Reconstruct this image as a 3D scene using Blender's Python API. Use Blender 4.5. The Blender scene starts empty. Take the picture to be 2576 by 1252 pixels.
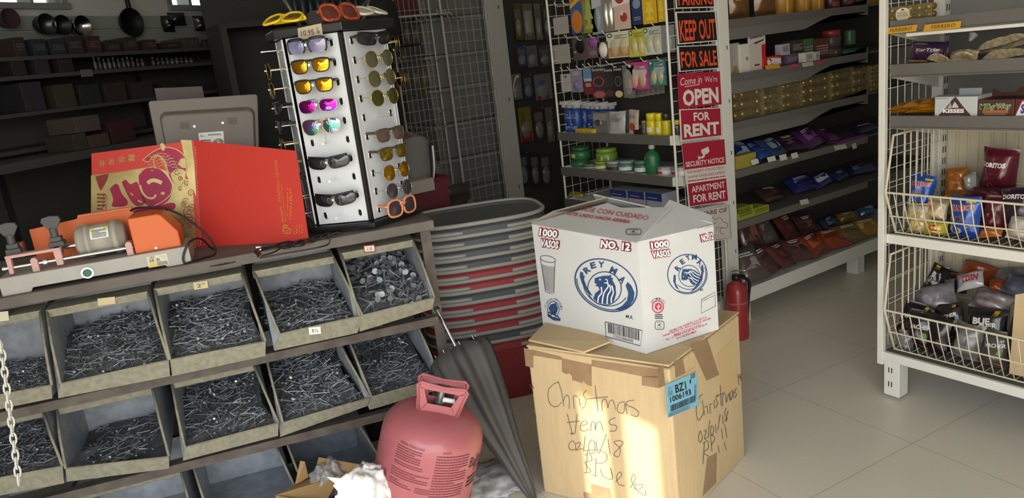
import bpy, bmesh, math, random
from mathutils import Vector as V, Matrix as Mx, noise
S = bpy.context.scene
COL = S.collection
R_ = math.radians
# ------------------------------------------------------------------ camera
FPX, CX, CY = 1900.0, 1288.0, 626.0
EYE = V((0, 0, 1.5))
def nz(x, y, z): return V((x, y, z)).normalized()
UP_I = -nz(879, 7337, FPX)                      # world up seen in the image basis (right, down, forward)
XI = nz(4286 - CX, -100 - CY, FPX); XI = (XI - UP_I * XI.dot(UP_I)).normalized()
YI = UP_I.cross(XI)
RW = Mx((XI, YI, UP_I))                         # image basis -> world
cam = bpy.data.cameras.new('camera'); co = bpy.data.objects.new('camera', cam); COL.objects.link(co)
cam.sensor_width = 36; cam.lens = FPX * 36 / 2576; cam.clip_start = .02
m3 = Mx((RW @ V((1, 0, 0)), RW @ V((0, -1, 0)), RW @ V((0, 0, -1)))).transposed()
co.matrix_world = Mx.Translation(EYE) @ m3.to_4x4()
S.camera = co
# ------------------------------------------------------------------ world, sun, exposure
SKY, SUN = 6.4, 10.0
S.view_settings.view_transform = 'Standard'; S.view_settings.look = 'None'
S.view_settings.exposure = 0.0; S.view_settings.gamma = 1; S.view_settings.use_curve_mapping = False
w = bpy.data.worlds.new('sky'); S.world = w; w.use_nodes = True
nt = w.node_tree; nt.nodes.clear()
tc = nt.nodes.new('ShaderNodeTexCoord'); sp = nt.nodes.new('ShaderNodeSeparateXYZ'); rp = nt.nodes.new('ShaderNodeValToRGB')
bg = nt.nodes.new('ShaderNodeBackground'); wo = nt.nodes.new('ShaderNodeOutputWorld'); mr = nt.nodes.new('ShaderNodeMapRange')
mr.inputs['From Min'].default_value = -1
nt.links.new(tc.outputs['Generated'], sp.inputs[0]); nt.links.new(sp.outputs['Z'], mr.inputs['Value']); nt.links.new(mr.outputs[0], rp.inputs[0])
cr = rp.color_ramp; cr.elements[0].position = .47; cr.elements[0].color = (.34, .30, .24, 1)
cr.elements[1].position = .52; cr.elements[1].color = (1, .97, .9, 1)
e = cr.elements.new(.8); e.color = (.62, .78, 1, 1)
nt.links.new(rp.outputs[0], bg.inputs[0]); bg.inputs[1].default_value = SKY; nt.links.new(bg.outputs[0], wo.inputs[0])
sl = bpy.data.lights.new('sun', 'SUN'); sl.energy = SUN; sl.angle = R_(.53); sl.color = (1, .93, .78)
so = bpy.data.objects.new('sun', sl); COL.objects.link(so)
SUN_TO = V((-.76, -.275, .60)).normalized()      # towards the sun
so.rotation_euler = SUN_TO.to_track_quat('Z', 'Y').to_euler(); so.location = (-3, -2, 4)
pl = bpy.data.lights.new('entrance_daylight', 'AREA'); pl.shape = 'RECTANGLE'; pl.size = 2.5; pl.size_y = 2.8
po = bpy.data.objects.new('entrance_daylight', pl); COL.objects.link(po)
po.location = (-.3, -1.36, 1.4); po.rotation_euler = (R_(90), 0, R_(0)); pl.cycles.is_portal = True
pl2 = bpy.data.lights.new('side_daylight', 'AREA'); pl2.shape = 'RECTANGLE'; pl2.size = 1.65; pl2.size_y = 2.6
po2 = bpy.data.objects.new('side_daylight', pl2); COL.objects.link(po2)
po2.location = (-1.66, -.475, 1.3); po2.rotation_euler = (R_(90), 0, R_(-90)); pl2.cycles.is_portal = True
# ------------------------------------------------------------------ helpers
def ray(px, py): return RW @ nz(px - CX, py - CY, FPX)
def PZ(px, py, z): d = ray(px, py); return EYE + d * ((z - EYE.z) / d.z)
def PX(px, py, x): d = ray(px, py); return EYE + d * (x / d.x)
def PY(px, py, y): d = ray(px, py); return EYE + d * (y / d.y)
U = V((.966, -.259, 0)); W = V((.259, .966, 0)); Z = V((0, 0, 1)); X = V((1, 0, 0)); Y = V((0, 1, 0))
def PV(px, py, v): d = ray(px, py); return EYE + d * (v / d.dot(W))       # on a plane parallel to the counter front
def CF(s, v, z): return U * s + W * v + Z * z
def srgb(c):
    if isinstance(c, str): c = [int(c[i:i + 2], 16) / 255 for i in (0, 2, 4)]
    return tuple(x / 12.92 if x <= .04045 else ((x + .055) / 1.055) ** 2.4 for x in c)
_mats = {}
def M(name, col='808080', rough=.5, metal=0., var=0., scale=30, col2=None, spec=.5, alpha=None, trans=0, bump=0, coat=0, emit=0, stretch=None, ior=1.45):
    if name in _mats: return _mats[name]
    m = bpy.data.materials.new(name); m.use_nodes = True; _mats[name] = m
    t = m.node_tree; b = t.nodes['Principled BSDF']; c = srgb(col)
    b.inputs['Base Color'].default_value = (*c, 1); b.inputs['Roughness'].default_value = rough; b.inputs['Metallic'].default_value = metal
    b.inputs['Specular IOR Level'].default_value = spec; b.inputs['IOR'].default_value = ior
    if coat: b.inputs['Coat Weight'].default_value = coat; b.inputs['Coat Roughness'].default_value = .08
    if trans: b.inputs['Transmission Weight'].default_value = trans
    if alpha is not None: b.inputs['Alpha'].default_value = alpha
    if emit: b.inputs['Emission Color'].default_value = (*c, 1); b.inputs['Emission Strength'].default_value = emit
    if var or bump or col2:
        tx = t.nodes.new('ShaderNodeTexCoord'); n = t.nodes.new('ShaderNodeTexNoise'); n.inputs['Scale'].default_value = scale; n.inputs['Detail'].default_value = 4
        src = tx.outputs['Object']
        if stretch:
            mp = t.nodes.new('ShaderNodeMapping'); mp.inputs['Scale'].default_value = stretch; t.links.new(src, mp.inputs[0]); src = mp.outputs[0]
        t.links.new(src, n.inputs['Vector'])
        if var or col2:
            r = t.nodes.new('ShaderNodeValToRGB'); t.links.new(n.outputs[0], r.inputs[0]); t.links.new(r.outputs[0], b.inputs['Base Color'])
            r.color_ramp.elements[0].position = .35; r.color_ramp.elements[1].position = .65
            c2 = srgb(col2) if col2 else tuple(min(1, x * (1 + var)) for x in c)
            c1 = c if col2 else tuple(x * (1 - var) for x in c)
            r.color_ramp.elements[0].color = (*c1, 1); r.color_ramp.elements[1].color = (*c2, 1)
        if bump:
            bp = t.nodes.new('ShaderNodeBump'); bp.inputs['Strength'].default_value = bump; bp.inputs['Distance'].default_value = .003
            t.links.new(n.outputs[0], bp.inputs['Height']); t.links.new(bp.outputs[0], b.inputs['Normal'])
    return m
_txt = {}
def glyphs(s, off=0.0, shear=0.0):
    k = (s, off, shear)
    if k in _txt: return _txt[k]
    c = bpy.data.curves.new('t', 'FONT'); c.body = s; c.offset = off; c.shear = shear; c.resolution_u = 2; c.align_x = 'CENTER'
    o = bpy.data.objects.new('t', c); COL.objects.link(o); bpy.context.view_layer.update()
    me = o.evaluated_get(bpy.context.evaluated_depsgraph_get()).to_mesh()
    vs = [(v.co.x, v.co.y) for v in me.vertices]; fs = [tuple(p.vertices) for p in me.polygons]
    bpy.data.objects.remove(o); bpy.data.curves.remove(c)
    if vs:
        x0 = min(v[0] for v in vs); x1 = max(v[0] for v in vs); y0 = min(v[1] for v in vs); y1 = max(v[1] for v in vs)
        vs = [((x - x0) / max(1e-6, x1 - x0), (y - y0) / max(1e-6, y1 - y0)) for x, y in vs]; asp = (x1 - x0) / max(1e-6, y1 - y0)
    else: asp = 1
    _txt[k] = (vs, fs, asp); return _txt[k]
class Fr:                                        # a flat frame: origin, unit axes and normal, for decals
    def __init__(s, o, ux, uy, lift=.0006):
        s.o = V(o); s.ux = V(ux); s.uy = V(uy); s.n = s.ux.cross(s.uy).normalized() * lift
    def __call__(s, x, y, k=1): return s.o + s.ux * x + s.uy * y + s.n * k
def bil(a, b, c, d, lift=.0006):                 # bilinear quad a(0,0) b(1,0) c(1,1) d(0,1)
    a, b, c, d = V(a), V(b), V(c), V(d); n = (b - a).cross(d - a).normalized() * lift
    return lambda x, y, k=1: a * (1 - x) * (1 - y) + b * x * (1 - y) + c * x * y + d * (1 - x) * y + n * k
class B:                                         # collects shapes and links them as ONE mesh object
    def __init__(s, m=None): s.v = []; s.f = []; s.fm = []; s.ms = []; s.k = 0; s.T = None; s.sm = []; s.smooth = False; s.use(m) if m else None
    def use(s, m):
        if m not in s.ms: s.ms.append(m)
        s.k = s.ms.index(m); return s
    def add(s, vs, fs):
        n = len(s.v)
        s.v += [tuple(s.T @ V(v)) for v in vs] if s.T else [tuple(v) for v in vs]
        for f in fs: s.f.append(tuple(i + n for i in f)); s.fm.append(s.k); s.sm.append(s.smooth)
        return s
    def hexa(s, p): return s.add(p, [(0, 3, 2, 1), (4, 5, 6, 7), (0, 1, 5, 4), (1, 2, 6, 5), (2, 3, 7, 6), (3, 0, 4, 7)])
    def box(s, x0, y0, z0, x1, y1, z1):
        return s.hexa([(x0, y0, z0), (x1, y0, z0), (x1, y1, z0), (x0, y1, z0), (x0, y0, z1), (x1, y0, z1), (x1, y1, z1), (x0, y1, z1)])
    def obox(s, o, a, b, c):                     # box from a corner and three edge vectors
        o, a, b, c = V(o), V(a), V(b), V(c)
        if a.cross(b).dot(c) < 0: a, b = b, a
        return s.hexa([o, o + a, o + a + b, o + b, o + c, o + a + c, o + a + b + c, o + b + c])
    def slab(s, a, b, c, d, t):                  # quad with thickness t along its normal
        a, b, c, d = map(V, (a, b, c, d)); n = (b - a).cross(d - a).normalized() * t
        return s.hexa([a, b, c, d, a + n, b + n, c + n, d + n])
    def quad(s, *p): return s.add(p, [tuple(range(len(p)))])
    def cyl(s, p, q, r, r2=None, n=12, cap=True, sm=True):
        p, q = V(p), V(q); r2 = r if r2 is None else r2; d = (q - p).normalized()
        a = d.orthogonal().normalized(); b = d.cross(a); vs = []
        for c, rr in ((p, r), (q, r2)):
            for i in range(n): t = 2 * math.pi * i / n; vs.append(c + (a * math.cos(t) + b * math.sin(t)) * rr)
        o = s.smooth; s.smooth = sm
        s.add(vs, [(i, (i + 1) % n, n + (i + 1) % n, n + i) for i in range(n)]); s.smooth = o
        if cap: s.add(vs[:n], [tuple(range(n))[::-1]]); s.add(vs[n:], [tuple(range(n))])
        return s
    def tube(s, pts, r, n=8, closed=False):
        pts = [V(p) for p in pts]; N = len(pts); vs = []; fs = []; pa = None; o = s.smooth; s.smooth = True
        for i, p in enumerate(pts):
            d = (pts[(i + 1) % N] - pts[i - 1]) if closed else (pts[min(i + 1, N - 1)] - pts[max(i - 1, 0)])
            d = d.normalized() if d.length > 1e-9 else V((0, 0, 1))
            a = (pa - d * pa.dot(d)) if pa else d.orthogonal()
            a = a.normalized() if a.length > 1e-6 else d.orthogonal().normalized(); pa = a; b = d.cross(a)
            rr = r[i] if isinstance(r, (list, tuple)) else r
            for j in range(n): t = 2 * math.pi * j / n; vs.append(p + (a * math.cos(t) + b * math.sin(t)) * rr)
        for i in range(N if closed else N - 1):
            for j in range(n): fs.append((i * n + j, i * n + (j + 1) % n, ((i + 1) % N) * n + (j + 1) % n, ((i + 1) % N) * n + j))
        if not closed: fs += [tuple(range(n))[::-1], tuple(range((N - 1) * n, N * n))]
        s.add(vs, fs); s.smooth = o; return s
    def lathe(s, prof, n=24, base=(0, 0, 0), axis=Z, sm=True):
        base = V(base); d = V(axis).normalized(); a = d.orthogonal().normalized(); b = d.cross(a); vs = []; fs = []; o = s.smooth; s.smooth = sm
        for r, z in prof:
            for j in range(n): t = 2 * math.pi * j / n; vs.append(base + d * z + (a * math.cos(t) + b * math.sin(t)) * max(r, 1e-5))
        for i in range(len(prof) - 1):
            for j in range(n): fs.append((i * n + j, i * n + (j + 1) % n, (i + 1) * n + (j + 1) % n, (i + 1) * n + j))
        fs += [tuple(range(n))[::-1], tuple(range((len(prof) - 1) * n, len(prof) * n))]
        s.add(vs, fs); s.smooth = o; return s
    def loft(s, rings, closed=True, caps=True):  # rings: lists of points of one length
        n = len(rings[0]); vs = [p for r in rings for p in r]; fs = []
        for i in range(len(rings) - 1):
            for j in range(n if closed else n - 1): fs.append((i * n + j, i * n + (j + 1) % n, (i + 1) * n + (j + 1) % n, (i + 1) * n + j))
        if caps: fs += [tuple(range(n))[::-1], tuple(range((len(rings) - 1) * n, len(rings) * n))]
        return s.add(vs, fs)
    def prism(s, poly, fr, h):                   # 2-D polygon on a frame function, extruded by h along its normal
        g = lambda x, y: V(fr(x, y, 0))
        o = g(0, 0); n = (g(.01, 0) - o).cross(g(0, .01) - o).normalized() * h
        a = [g(x, y) for x, y in poly]; b = [p + n for p in a]; N = len(poly)
        return s.add(a + b, [tuple(range(N))[::-1], tuple(range(N, 2 * N))] + [(i, (i + 1) % N, N + (i + 1) % N, N + i) for i in range(N)])
    def flat(s, poly, fr, k=1): return s.add([fr(x, y, k) for x, y in poly], [tuple(range(len(poly)))])
    def ring(s, fr, cx, cy, rx, ry, t, k=1, n=40, a0=0, a1=360):
        vs = []; full = a1 - a0 >= 360
        for i in range(n + 1): a = R_(a0 + (a1 - a0) * i / n); vs += [fr(cx + rx * math.cos(a), cy + ry * math.sin(a), k), fr(cx + (rx - t) * math.cos(a), cy + (ry - t * ry / rx) * math.sin(a), k)]
        return s.add(vs, [(2 * i, 2 * i + 2, 2 * i + 3, 2 * i + 1) for i in range(n)])
    def disc(s, fr, cx, cy, rx, ry=None, k=1, n=24):
        ry = rx if ry is None else ry
        return s.flat([(cx + rx * math.cos(2 * math.pi * i / n), cy + ry * math.sin(2 * math.pi * i / n)) for i in range(n)], fr, k)
    def stroke(s, pts, fr, t, k=1):              # a pen line on a frame
        vs = []
        for i, (x, y) in enumerate(pts):
            x0, y0 = pts[max(0, i - 1)]; x1, y1 = pts[min(len(pts) - 1, i + 1)]; dx, dy = x1 - x0, y1 - y0; l = math.hypot(dx, dy) or 1
            vs += [fr(x - dy / l * t / 2, y + dx / l * t / 2, k), fr(x + dy / l * t / 2, y - dx / l * t / 2, k)]
        return s.add(vs, [(2 * i, 2 * i + 1, 2 * i + 3, 2 * i + 2) for i in range(len(pts) - 1)])
    def text(s, t, fr, x, y, w, h=None, off=0.0, shear=0.0, k=1, rot=0, fn=None):
        vs, fs, asp = glyphs(t, off, shear)      # (x, y) lower left corner, w x h on the frame
        h = w / asp if h is None else h; c, sn = math.cos(R_(rot)), math.sin(R_(rot))
        pts = [(a * w, b * h) for a, b in vs]
        if fn: pts = [fn(a, b) for a, b in pts]
        return s.add([fr(x + a * c - b * sn, y + a * sn + b * c, k) for a, b in pts], fs)
    def lines(s, fr, x, y, w, h, n, rng, k=1, fill=.55, al=1.0):  # print too small to read: rows of short dashes
        for i in range(n):
            yy = y + h * (1 - (i + .8) / n); t = h / n * fill; xx = x; end = x + w * (al if rng.random() < .8 else rng.uniform(.4, 1))
            while xx < end:
                l = rng.uniform(.02, .09) * w; l = min(l, end - xx); s.flat([(xx, yy), (xx + l, yy), (xx + l, yy + t), (xx, yy + t)], fr, k); xx += l + .012 * w
        return s
    def obj(s, name, parent=None, bevel=0, loc=None, mod=None):
        me = bpy.data.meshes.new(name); v = s.v
        if loc is not None: v = [tuple(V(p) - V(loc)) for p in v]
        me.from_pydata(v, [], s.f)
        for m in s.ms: me.materials.append(m)
        me.polygons.foreach_set('material_index', s.fm); me.polygons.foreach_set('use_smooth', s.sm); me.update()
        o = bpy.data.objects.new(name, me); COL.objects.link(o)
        if loc is not None: o.location = loc
        if parent: o.parent = parent
        if bevel:
            d = o.modifiers.new('bevel', 'BEVEL'); d.width = bevel; d.segments = 2; d.limit_method = 'ANGLE'; d.angle_limit = R_(50)
        return o
def tag(o, label, cat, group=None, kind=None):
    if label: o['label'] = label
    if cat: o['category'] = cat
    if group: o['group'] = group
    if kind: o['kind'] = kind
    return o
def thing(name, label, cat, loc=(0, 0, 0), rz=0, group=None):
    o = bpy.data.objects.new(name, None); COL.objects.link(o); o.location = loc; o.rotation_euler = (0, 0, rz); o.empty_display_size = .05
    return tag(o, label, cat, group)
def struct(o): o['kind'] = 'structure'; return o
def dup(root, loc, rz=None, label=None, group=None, mats=None):
    r = root.copy(); COL.objects.link(r); r.location = loc
    if rz is not None: r.rotation_euler = (0, 0, rz)
    if label: r['label'] = label
    if group: r['group'] = group
    for ch in list(root.children):
        c = ch.copy(); COL.objects.link(c); c.parent = r
        for g in ch.children: d = g.copy(); COL.objects.link(d); d.parent = c
    return r
ORD = 'first second third fourth fifth sixth seventh eighth ninth tenth eleventh twelfth thirteenth fourteenth fifteenth sixteenth seventeenth eighteenth nineteenth twentieth'.split()
def bez(p, n=24):                                # smooth curve through points (Catmull-Rom)
    p = [V(q) for q in p]; out = []
    for i in range(len(p) - 1):
        a, b, c, d = p[max(0, i - 1)], p[i], p[i + 1], p[min(len(p) - 1, i + 2)]
        for j in range(n): t = j / n; out.append(.5 * ((2 * b) + (c - a) * t + (2 * a - 5 * b + 4 * c - d) * t * t + (3 * b - a - 3 * c + d) * t ** 3))
    return out + [p[-1]]
def bez2(p, n=12): return [(q.x, q.y) for q in bez([(a, b, 0) for a, b in p], n)]
# shared materials
GALV = M('galvanised', '837f6e', .6, .1, col2='96917d', scale=60, bump=.15)
GALVD = M('galvanised inside', '8f949a', .5, .15, col2='a4a8ac', scale=25)
WHITEM = M('white powder coat', 'd6d2c8', .4)
CREAMM = M('cream wire', 'cbc2a8', .45)
GREYRAIL = M('grey plastic rail', '605c57', .5)
BLACKP = M('black plastic', '1c1b1b', .35)
CHROME = M('chrome', 'd8d8d8', .15, 1)
GOLDM = M('gold metal', 'd8b65a', .22, 1)
WHITEP = M('white paper', 'e8e6e0', .6)
INK = M('ink black', '1e1e20', .6)
# ------------------------------------------------------------------ the setting
def tile_mat():
    m = M('floor tile', '9c9483', .28, 0, spec=.4)
    t = m.node_tree; b = t.nodes['Principled BSDF']; tx = t.nodes.new('ShaderNodeTexCoord'); br = t.nodes.new('ShaderNodeTexBrick')
    mp = t.nodes.new('ShaderNodeMapping'); mp.inputs['Rotation'].default_value = (0, 0, R_(4.6)); mp.inputs['Location'].default_value = (.108, .299, 0)
    br.offset = 0; br.inputs['Color1'].default_value = (*srgb('dcd4c2'), 1); br.inputs['Color2'].default_value = (*srgb('d7cfbd'), 1); br.inputs['Mortar'].default_value = (*srgb('b8af9e'), 1)
    br.inputs['Scale'].default_value = 1; br.inputs['Brick Width'].default_value = .6; br.inputs['Row Height'].default_value = .6; br.inputs['Mortar Size'].default_value = .0018
    t.links.new(tx.outputs['Object'], mp.inputs[0]); t.links.new(mp.outputs[0], br.inputs['Vector']); t.links.new(br.outputs[0], b.inputs['Base Color'])
    return m
RX0, RX1, RY0, RY1, RZ = -1.6, 6.5, -1.3, 6.6, 3.1
b = B(tile_mat()); b.box(RX0, RY0, -.1, RX1, RY1, 0); struct(b.obj('floor'))
WALLM = M('wall paint', 'b9b9b2', .8, var=.06, scale=3); CEILM = M('ceiling paint', 'c4c1ba', .9)
b = B(CEILM); b.box(RX0, RY0 - 1.6, RZ, RX1, RY1, RZ + .1); struct(b.obj('ceiling'))
SLAT = M('slatwall panel', '8a8f87', .7, var=.08, scale=4)
# plain back wall, and the oblique rear left wall with slat boards and two windows
b = B(WALLM); b.box(2.2, RY1, 0, RX1, RY1 + .12, RZ); struct(b.obj('wall_back'))
class Pl:                                         # a plane on which picture places are looked up
    def __init__(s, p, a, c): s.p = V(p); s.n = (V(a)).cross(V(c)).normalized()
    def hit(s, px, py):
        d = ray(px, py); return EYE + d * ((s.p - EYE).dot(s.n) / d.dot(s.n))
    def fr(s, x0=0, y0=0, sc=1, lift=.0007):
        n = s.n * lift if s.n.dot(EYE - s.p) > 0 else -s.n * lift
        return lambda x, y, k=1: s.hit(x0 + x / sc, y0 + y / sc) + n * k
OE = V((.827, .562, 0)); ON = V((.562, -.827, 0)); OW = PY(300, 40, 5.5); OW.z = 0; OPL = Pl(OW, OE, Z)
so_ = lambda px, py: (OPL.hit(px, py) - OW).dot(OE)
WZ0 = OPL.hit(300, 13).z; wins = [(so_(a, 13), so_(c, 13)) for a, c in ((-90, 76), (84, 155), (432, 474), (481, 546))]
def ob(b, s0, s1, z0, z1, t0, t1): return b.obox(OW + OE * s0 + ON * t0 + Z * z0, OE * (s1 - s0), ON * (t1 - t0), Z * (z1 - z0))
sl_, sr_ = -(OW.x + 1.6) / .827 - .2, (RY1 - OW.y) / .562 + .1
b = B(WALLM); ob(b, sl_, sr_, 0, WZ0, -.12, 0); ob(b, sl_, sr_, 2.95, RZ, -.12, 0)
for s0, s1 in ((sl_, wins[0][0]), (wins[1][1], wins[2][0]), (wins[3][1], sr_)): ob(b, s0, s1, WZ0, 2.95, -.12, 0)
struct(b.obj('wall_rear_left'))
b = B(SLAT)
for i in range(9): ob(b, sl_ + .3, so_(715, 60), WZ0 - .06 - .085 * (i + 1), WZ0 - .06 - .085 * i - .008, 0, .02)
struct(b.obj('trim_slat_boards'))
WFR = M('window frame', '7e817e', .5); GLASS = M('window glass', 'ffffff', .02, trans=1, ior=1.05)
for i in (0, 2):
    x0, x1, x2, x3 = wins[i] + wins[i + 1]; b = B(WFR)
    for u0, u1 in ((x0 - .04, x0), (x1, x2), (x3, x3 + .04)): ob(b, u0, u1, WZ0, 2.95, -.1, .01)
    ob(b, x0 - .04, x3 + .04, WZ0 - .03, WZ0 + .004, -.1, .03); ob(b, x0, x3, 2.92, 2.95, -.1, .01)
    o = struct(b.obj('window_%d' % (i // 2 + 1)))
    b = B(GLASS); ob(b, x0, x1, WZ0, 2.93, -.055, -.05); ob(b, x2, x3, WZ0, 2.93, -.055, -.05); b.obj('pane', o)
# right wall, unseen left wall with gaps added to shape the sun on carton and bag, front wall with the wide entrance
b = B(WALLM); b.box(RX1, RY0, 0, RX1 + .12, RY1 + .12, RZ); struct(b.obj('wall_right'))
def sun_hit(p): return p + SUN_TO * ((RX0 - p.x) / SUN_TO.x)          # where the sun ray through p crosses the left wall
gaps = []
bA, bB, bC = V((1.27, 1.996, .55)), V((1.464, 1.531, .55)), V((1.93, 1.655, .55))
def onface(t, z): p = bA.lerp(bB, t); return V((p.x, p.y, z))
for t0, t1, z in ((.36, .575, .43), (.67, .92, .385)):
    h0, h1 = sun_hit(onface(t0, z)), sun_hit(onface(t1, z)); gaps.append((min(h0.y, h1.y), max(h0.y, h1.y), (h0.z + h1.z) / 2))
hb = sun_hit(PZ(922, 1250, .28) + Z * .06); gaps.append((hb.y - .085, hb.y + .085, hb.z + .02))
gaps.sort()
b = B(WALLM); y = .35; b.box(RX0 - .05, RY0, 2.6, RX0, .35, RZ)
for g0, g1, zt in gaps:
    b.box(RX0 - .05, y, 0, RX0, g0, RZ); b.box(RX0 - .05, g0, zt, RX0, g1, RZ); y = g1
b.box(RX0 - .05, y, 0, RX0, RY1 + .12, RZ); struct(b.obj('wall_left'))
b = B(WALLM); b.box(RX0, RY0 - .12, 0, RX0 + .1, RY0, RZ); b.box(.95, RY0 - .12, 0, RX1, RY0, RZ); b.box(RX0, RY0 - .12, 2.8, RX1, RY0, RZ); struct(b.obj('wall_front'))
b = B(M('street concrete', 'b0a898', .9, var=.1, scale=2)); b.box(-14, -16, -.14, 14, RY0, -.02); o = struct(b.obj('trim_pavement'))
# ------------------------------------------------------------------ decals given by the place where they stand on a face
def tq(b, t, fr, bl, br, tr, tl, off=0.0, k=1, shear=0.0):
    vs, fs, asp = glyphs(t, off, shear)
    return b.add([fr(*[bl[i] * (1 - x) * (1 - y) + br[i] * x * (1 - y) + tr[i] * x * y + tl[i] * (1 - x) * y for i in (0, 1)], k) for x, y in vs], fs)
def tc_(b, t, fr, cx, cy, w, h, rot=0, off=0.0, k=1, sk=0):       # centred, rotated (degrees clockwise on the picture), sk shears the baseline
    c, s = math.cos(R_(rot)), math.sin(R_(rot)); q = []
    for x, y in ((-w / 2, h / 2), (w / 2, h / 2), (w / 2, -h / 2), (-w / 2, -h / 2)): y += x * sk; q.append((cx + x * c - y * s, cy + x * s + y * c))
    return tq(b, t, fr, *q, off=off, k=k)
def outl(b, fr, pts, t, k=1): return b.stroke(pts + [pts[0]], fr, t, k)
CARD = M('brown cardboard', 'c3aa82', .8, var=.04, scale=14, stretch=(6, 6, .6))
TAPE = M('brown packing tape', '94785a', .3, var=.08, scale=30)
CLEART = M('clear packing tape', 'c9aa78', .15)
WCARD = M('white cardboard', 'cdccca', .6, var=.025, scale=7)
CARDIN = M('raw cardboard edge', 'a78e68', .9)
PEN = M('ballpoint line', '57534f', .7)
# ---- brown carton
A, Bp, C = V((1.27, 1.996, 0)), V((1.464, 1.531, 0)), V((1.935, 1.665, 0)); D = A + C - Bp; H = V((0, 0, .55))
def faced(b, p, q, zt0, zt1, n=8, bulge=.008):   # a slightly bulging side as a grid
    nn = (q - p).cross(Z).normalized(); vs = []
    for j in range(n + 1):
        for i in range(n + 1):
            x, y = i / n, j / n; z = (zt0 * (1 - x) + zt1 * x) * y
            vs.append(p.lerp(q, x) + Z * z + nn * bulge * math.sin(math.pi * x) * math.sin(math.pi * y) * .0)
    return b.add(vs, [(j * (n + 1) + i, j * (n + 1) + i + 1, (j + 1) * (n + 1) + i + 1, (j + 1) * (n + 1) + i) for j in range(n) for i in range(n)])
root = thing('cardboard_box', 'large brown cardboard carton with handwritten pen notes on the tiled floor under the white carton', 'box', A.lerp(C, .5))
def ch(b, name, **k):                             # child of root, geometry given in world space
    o = b.obj(name, None, **k); o.parent = root; o.matrix_parent_inverse = Mx.Translation(root.location).inverted(); return o
def chof(par, b, name, **k):
    o = b.obj(name, None, **k); o.parent = par; l = par.location if par.parent is None else par.parent.location
    if par.parent is None: o.matrix_parent_inverse = (Mx.Translation(par.location) @ par.rotation_euler.to_matrix().to_4x4()).inverted()
    return o
b = B(CARD)
b.hexa([A, Bp, C, D, A + H, Bp + H * .985, C + H * .99, D + H]); ch(b, 'body', bevel=.006)
lf, rf = Pl(Bp, A - Bp, Z), Pl(Bp, C - Bp, Z)
f1 = lf.fr(1300, 780, 2.653, .0012); f2 = rf.fr(1300, 780, 2.653, .0012)
# lid flaps lying on top
b = B(CARD); t = V((0, 0, .006)); top = A + H + t
b.hexa([A + H, Bp + H, Bp.lerp(C, .5) + H, A.lerp(D, .5) + H, A + H + t, Bp + H + t, Bp.lerp(C, .49) + H + t, A.lerp(D, .49) + H + t])
b.hexa([A.lerp(D, .51) + H, Bp.lerp(C, .51) + H, C + H, D + H, A.lerp(D, .51) + H + t, Bp.lerp(C, .51) + H + t, C + H + t, D + H + t]); ch(b, 'lid_flap')
q = [PZ(1372, 815, .562), PZ(1330, 858, .562), PZ(1470, 888, .562), PZ(1535, 862, .575), PZ(1500, 835, .575)]
b = B(CARD); b.add(q + [p + t for p in q], [(0, 1, 2, 3, 4)[::-1], (5, 6, 7, 8, 9)] + [(i, (i + 1) % 5, 5 + (i + 1) % 5, 5 + i) for i in range(5)]); ch(b, 'torn_flap')
TNAME, TMAT = 'packing_tape', TAPE
def tp(fr, *pts): b = B(TMAT); b.flat(pts, fr, .7); ch(b, TNAME)
tp(f1, (48, 250), (110, 268), (112, 385), (60, 370)); tp(f1, (105, 262), (300, 310), (300, 332), (108, 300)); tp(f1, (300, 318), (372, 335), (370, 440), (352, 420), (330, 425), (302, 410))
tp(f1, (372, 335), (500, 362), (502, 506), (370, 465)); tp(f1, (500, 330), (940, 392), (940, 450), (835, 440), (500, 372)); tp(f1, (835, 440), (948, 440), (955, 520), (835, 500))
tp(f1, (445, 1210), (500, 1220), (500, 1300), (455, 1300)); tp(f1, (495, 1155), (620, 1190), (640, 1300), (505, 1300))
tp(f2, (935, 390), (975, 362), (990, 500), (948, 518)); tp(f2, (1155, 225), (1270, 190), (1350, 430), (1265, 470)); tp(f2, (1270, 985), (1335, 950), (1330, 1150), (1240, 1240)); tp(f2, (1050, 340), (1105, 318), (1125, 420), (1060, 450))
q = [V(f1(*p)) for p in ((48, 212), (300, 270), (940, 385), (940, 400), (300, 330), (52, 255))]
TNAME, TMAT = 'clear_tape', CLEART
tp(f1, (440, 470), (500, 520), (495, 700), (445, 690)); tp(f2, (1125, 420), (1180, 380), (1240, 620), (1190, 650)); tp(f2, (1340, 290), (1440, 190), (1480, 560), (1370, 560))
b = B(PEN); T = 3.6
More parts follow.
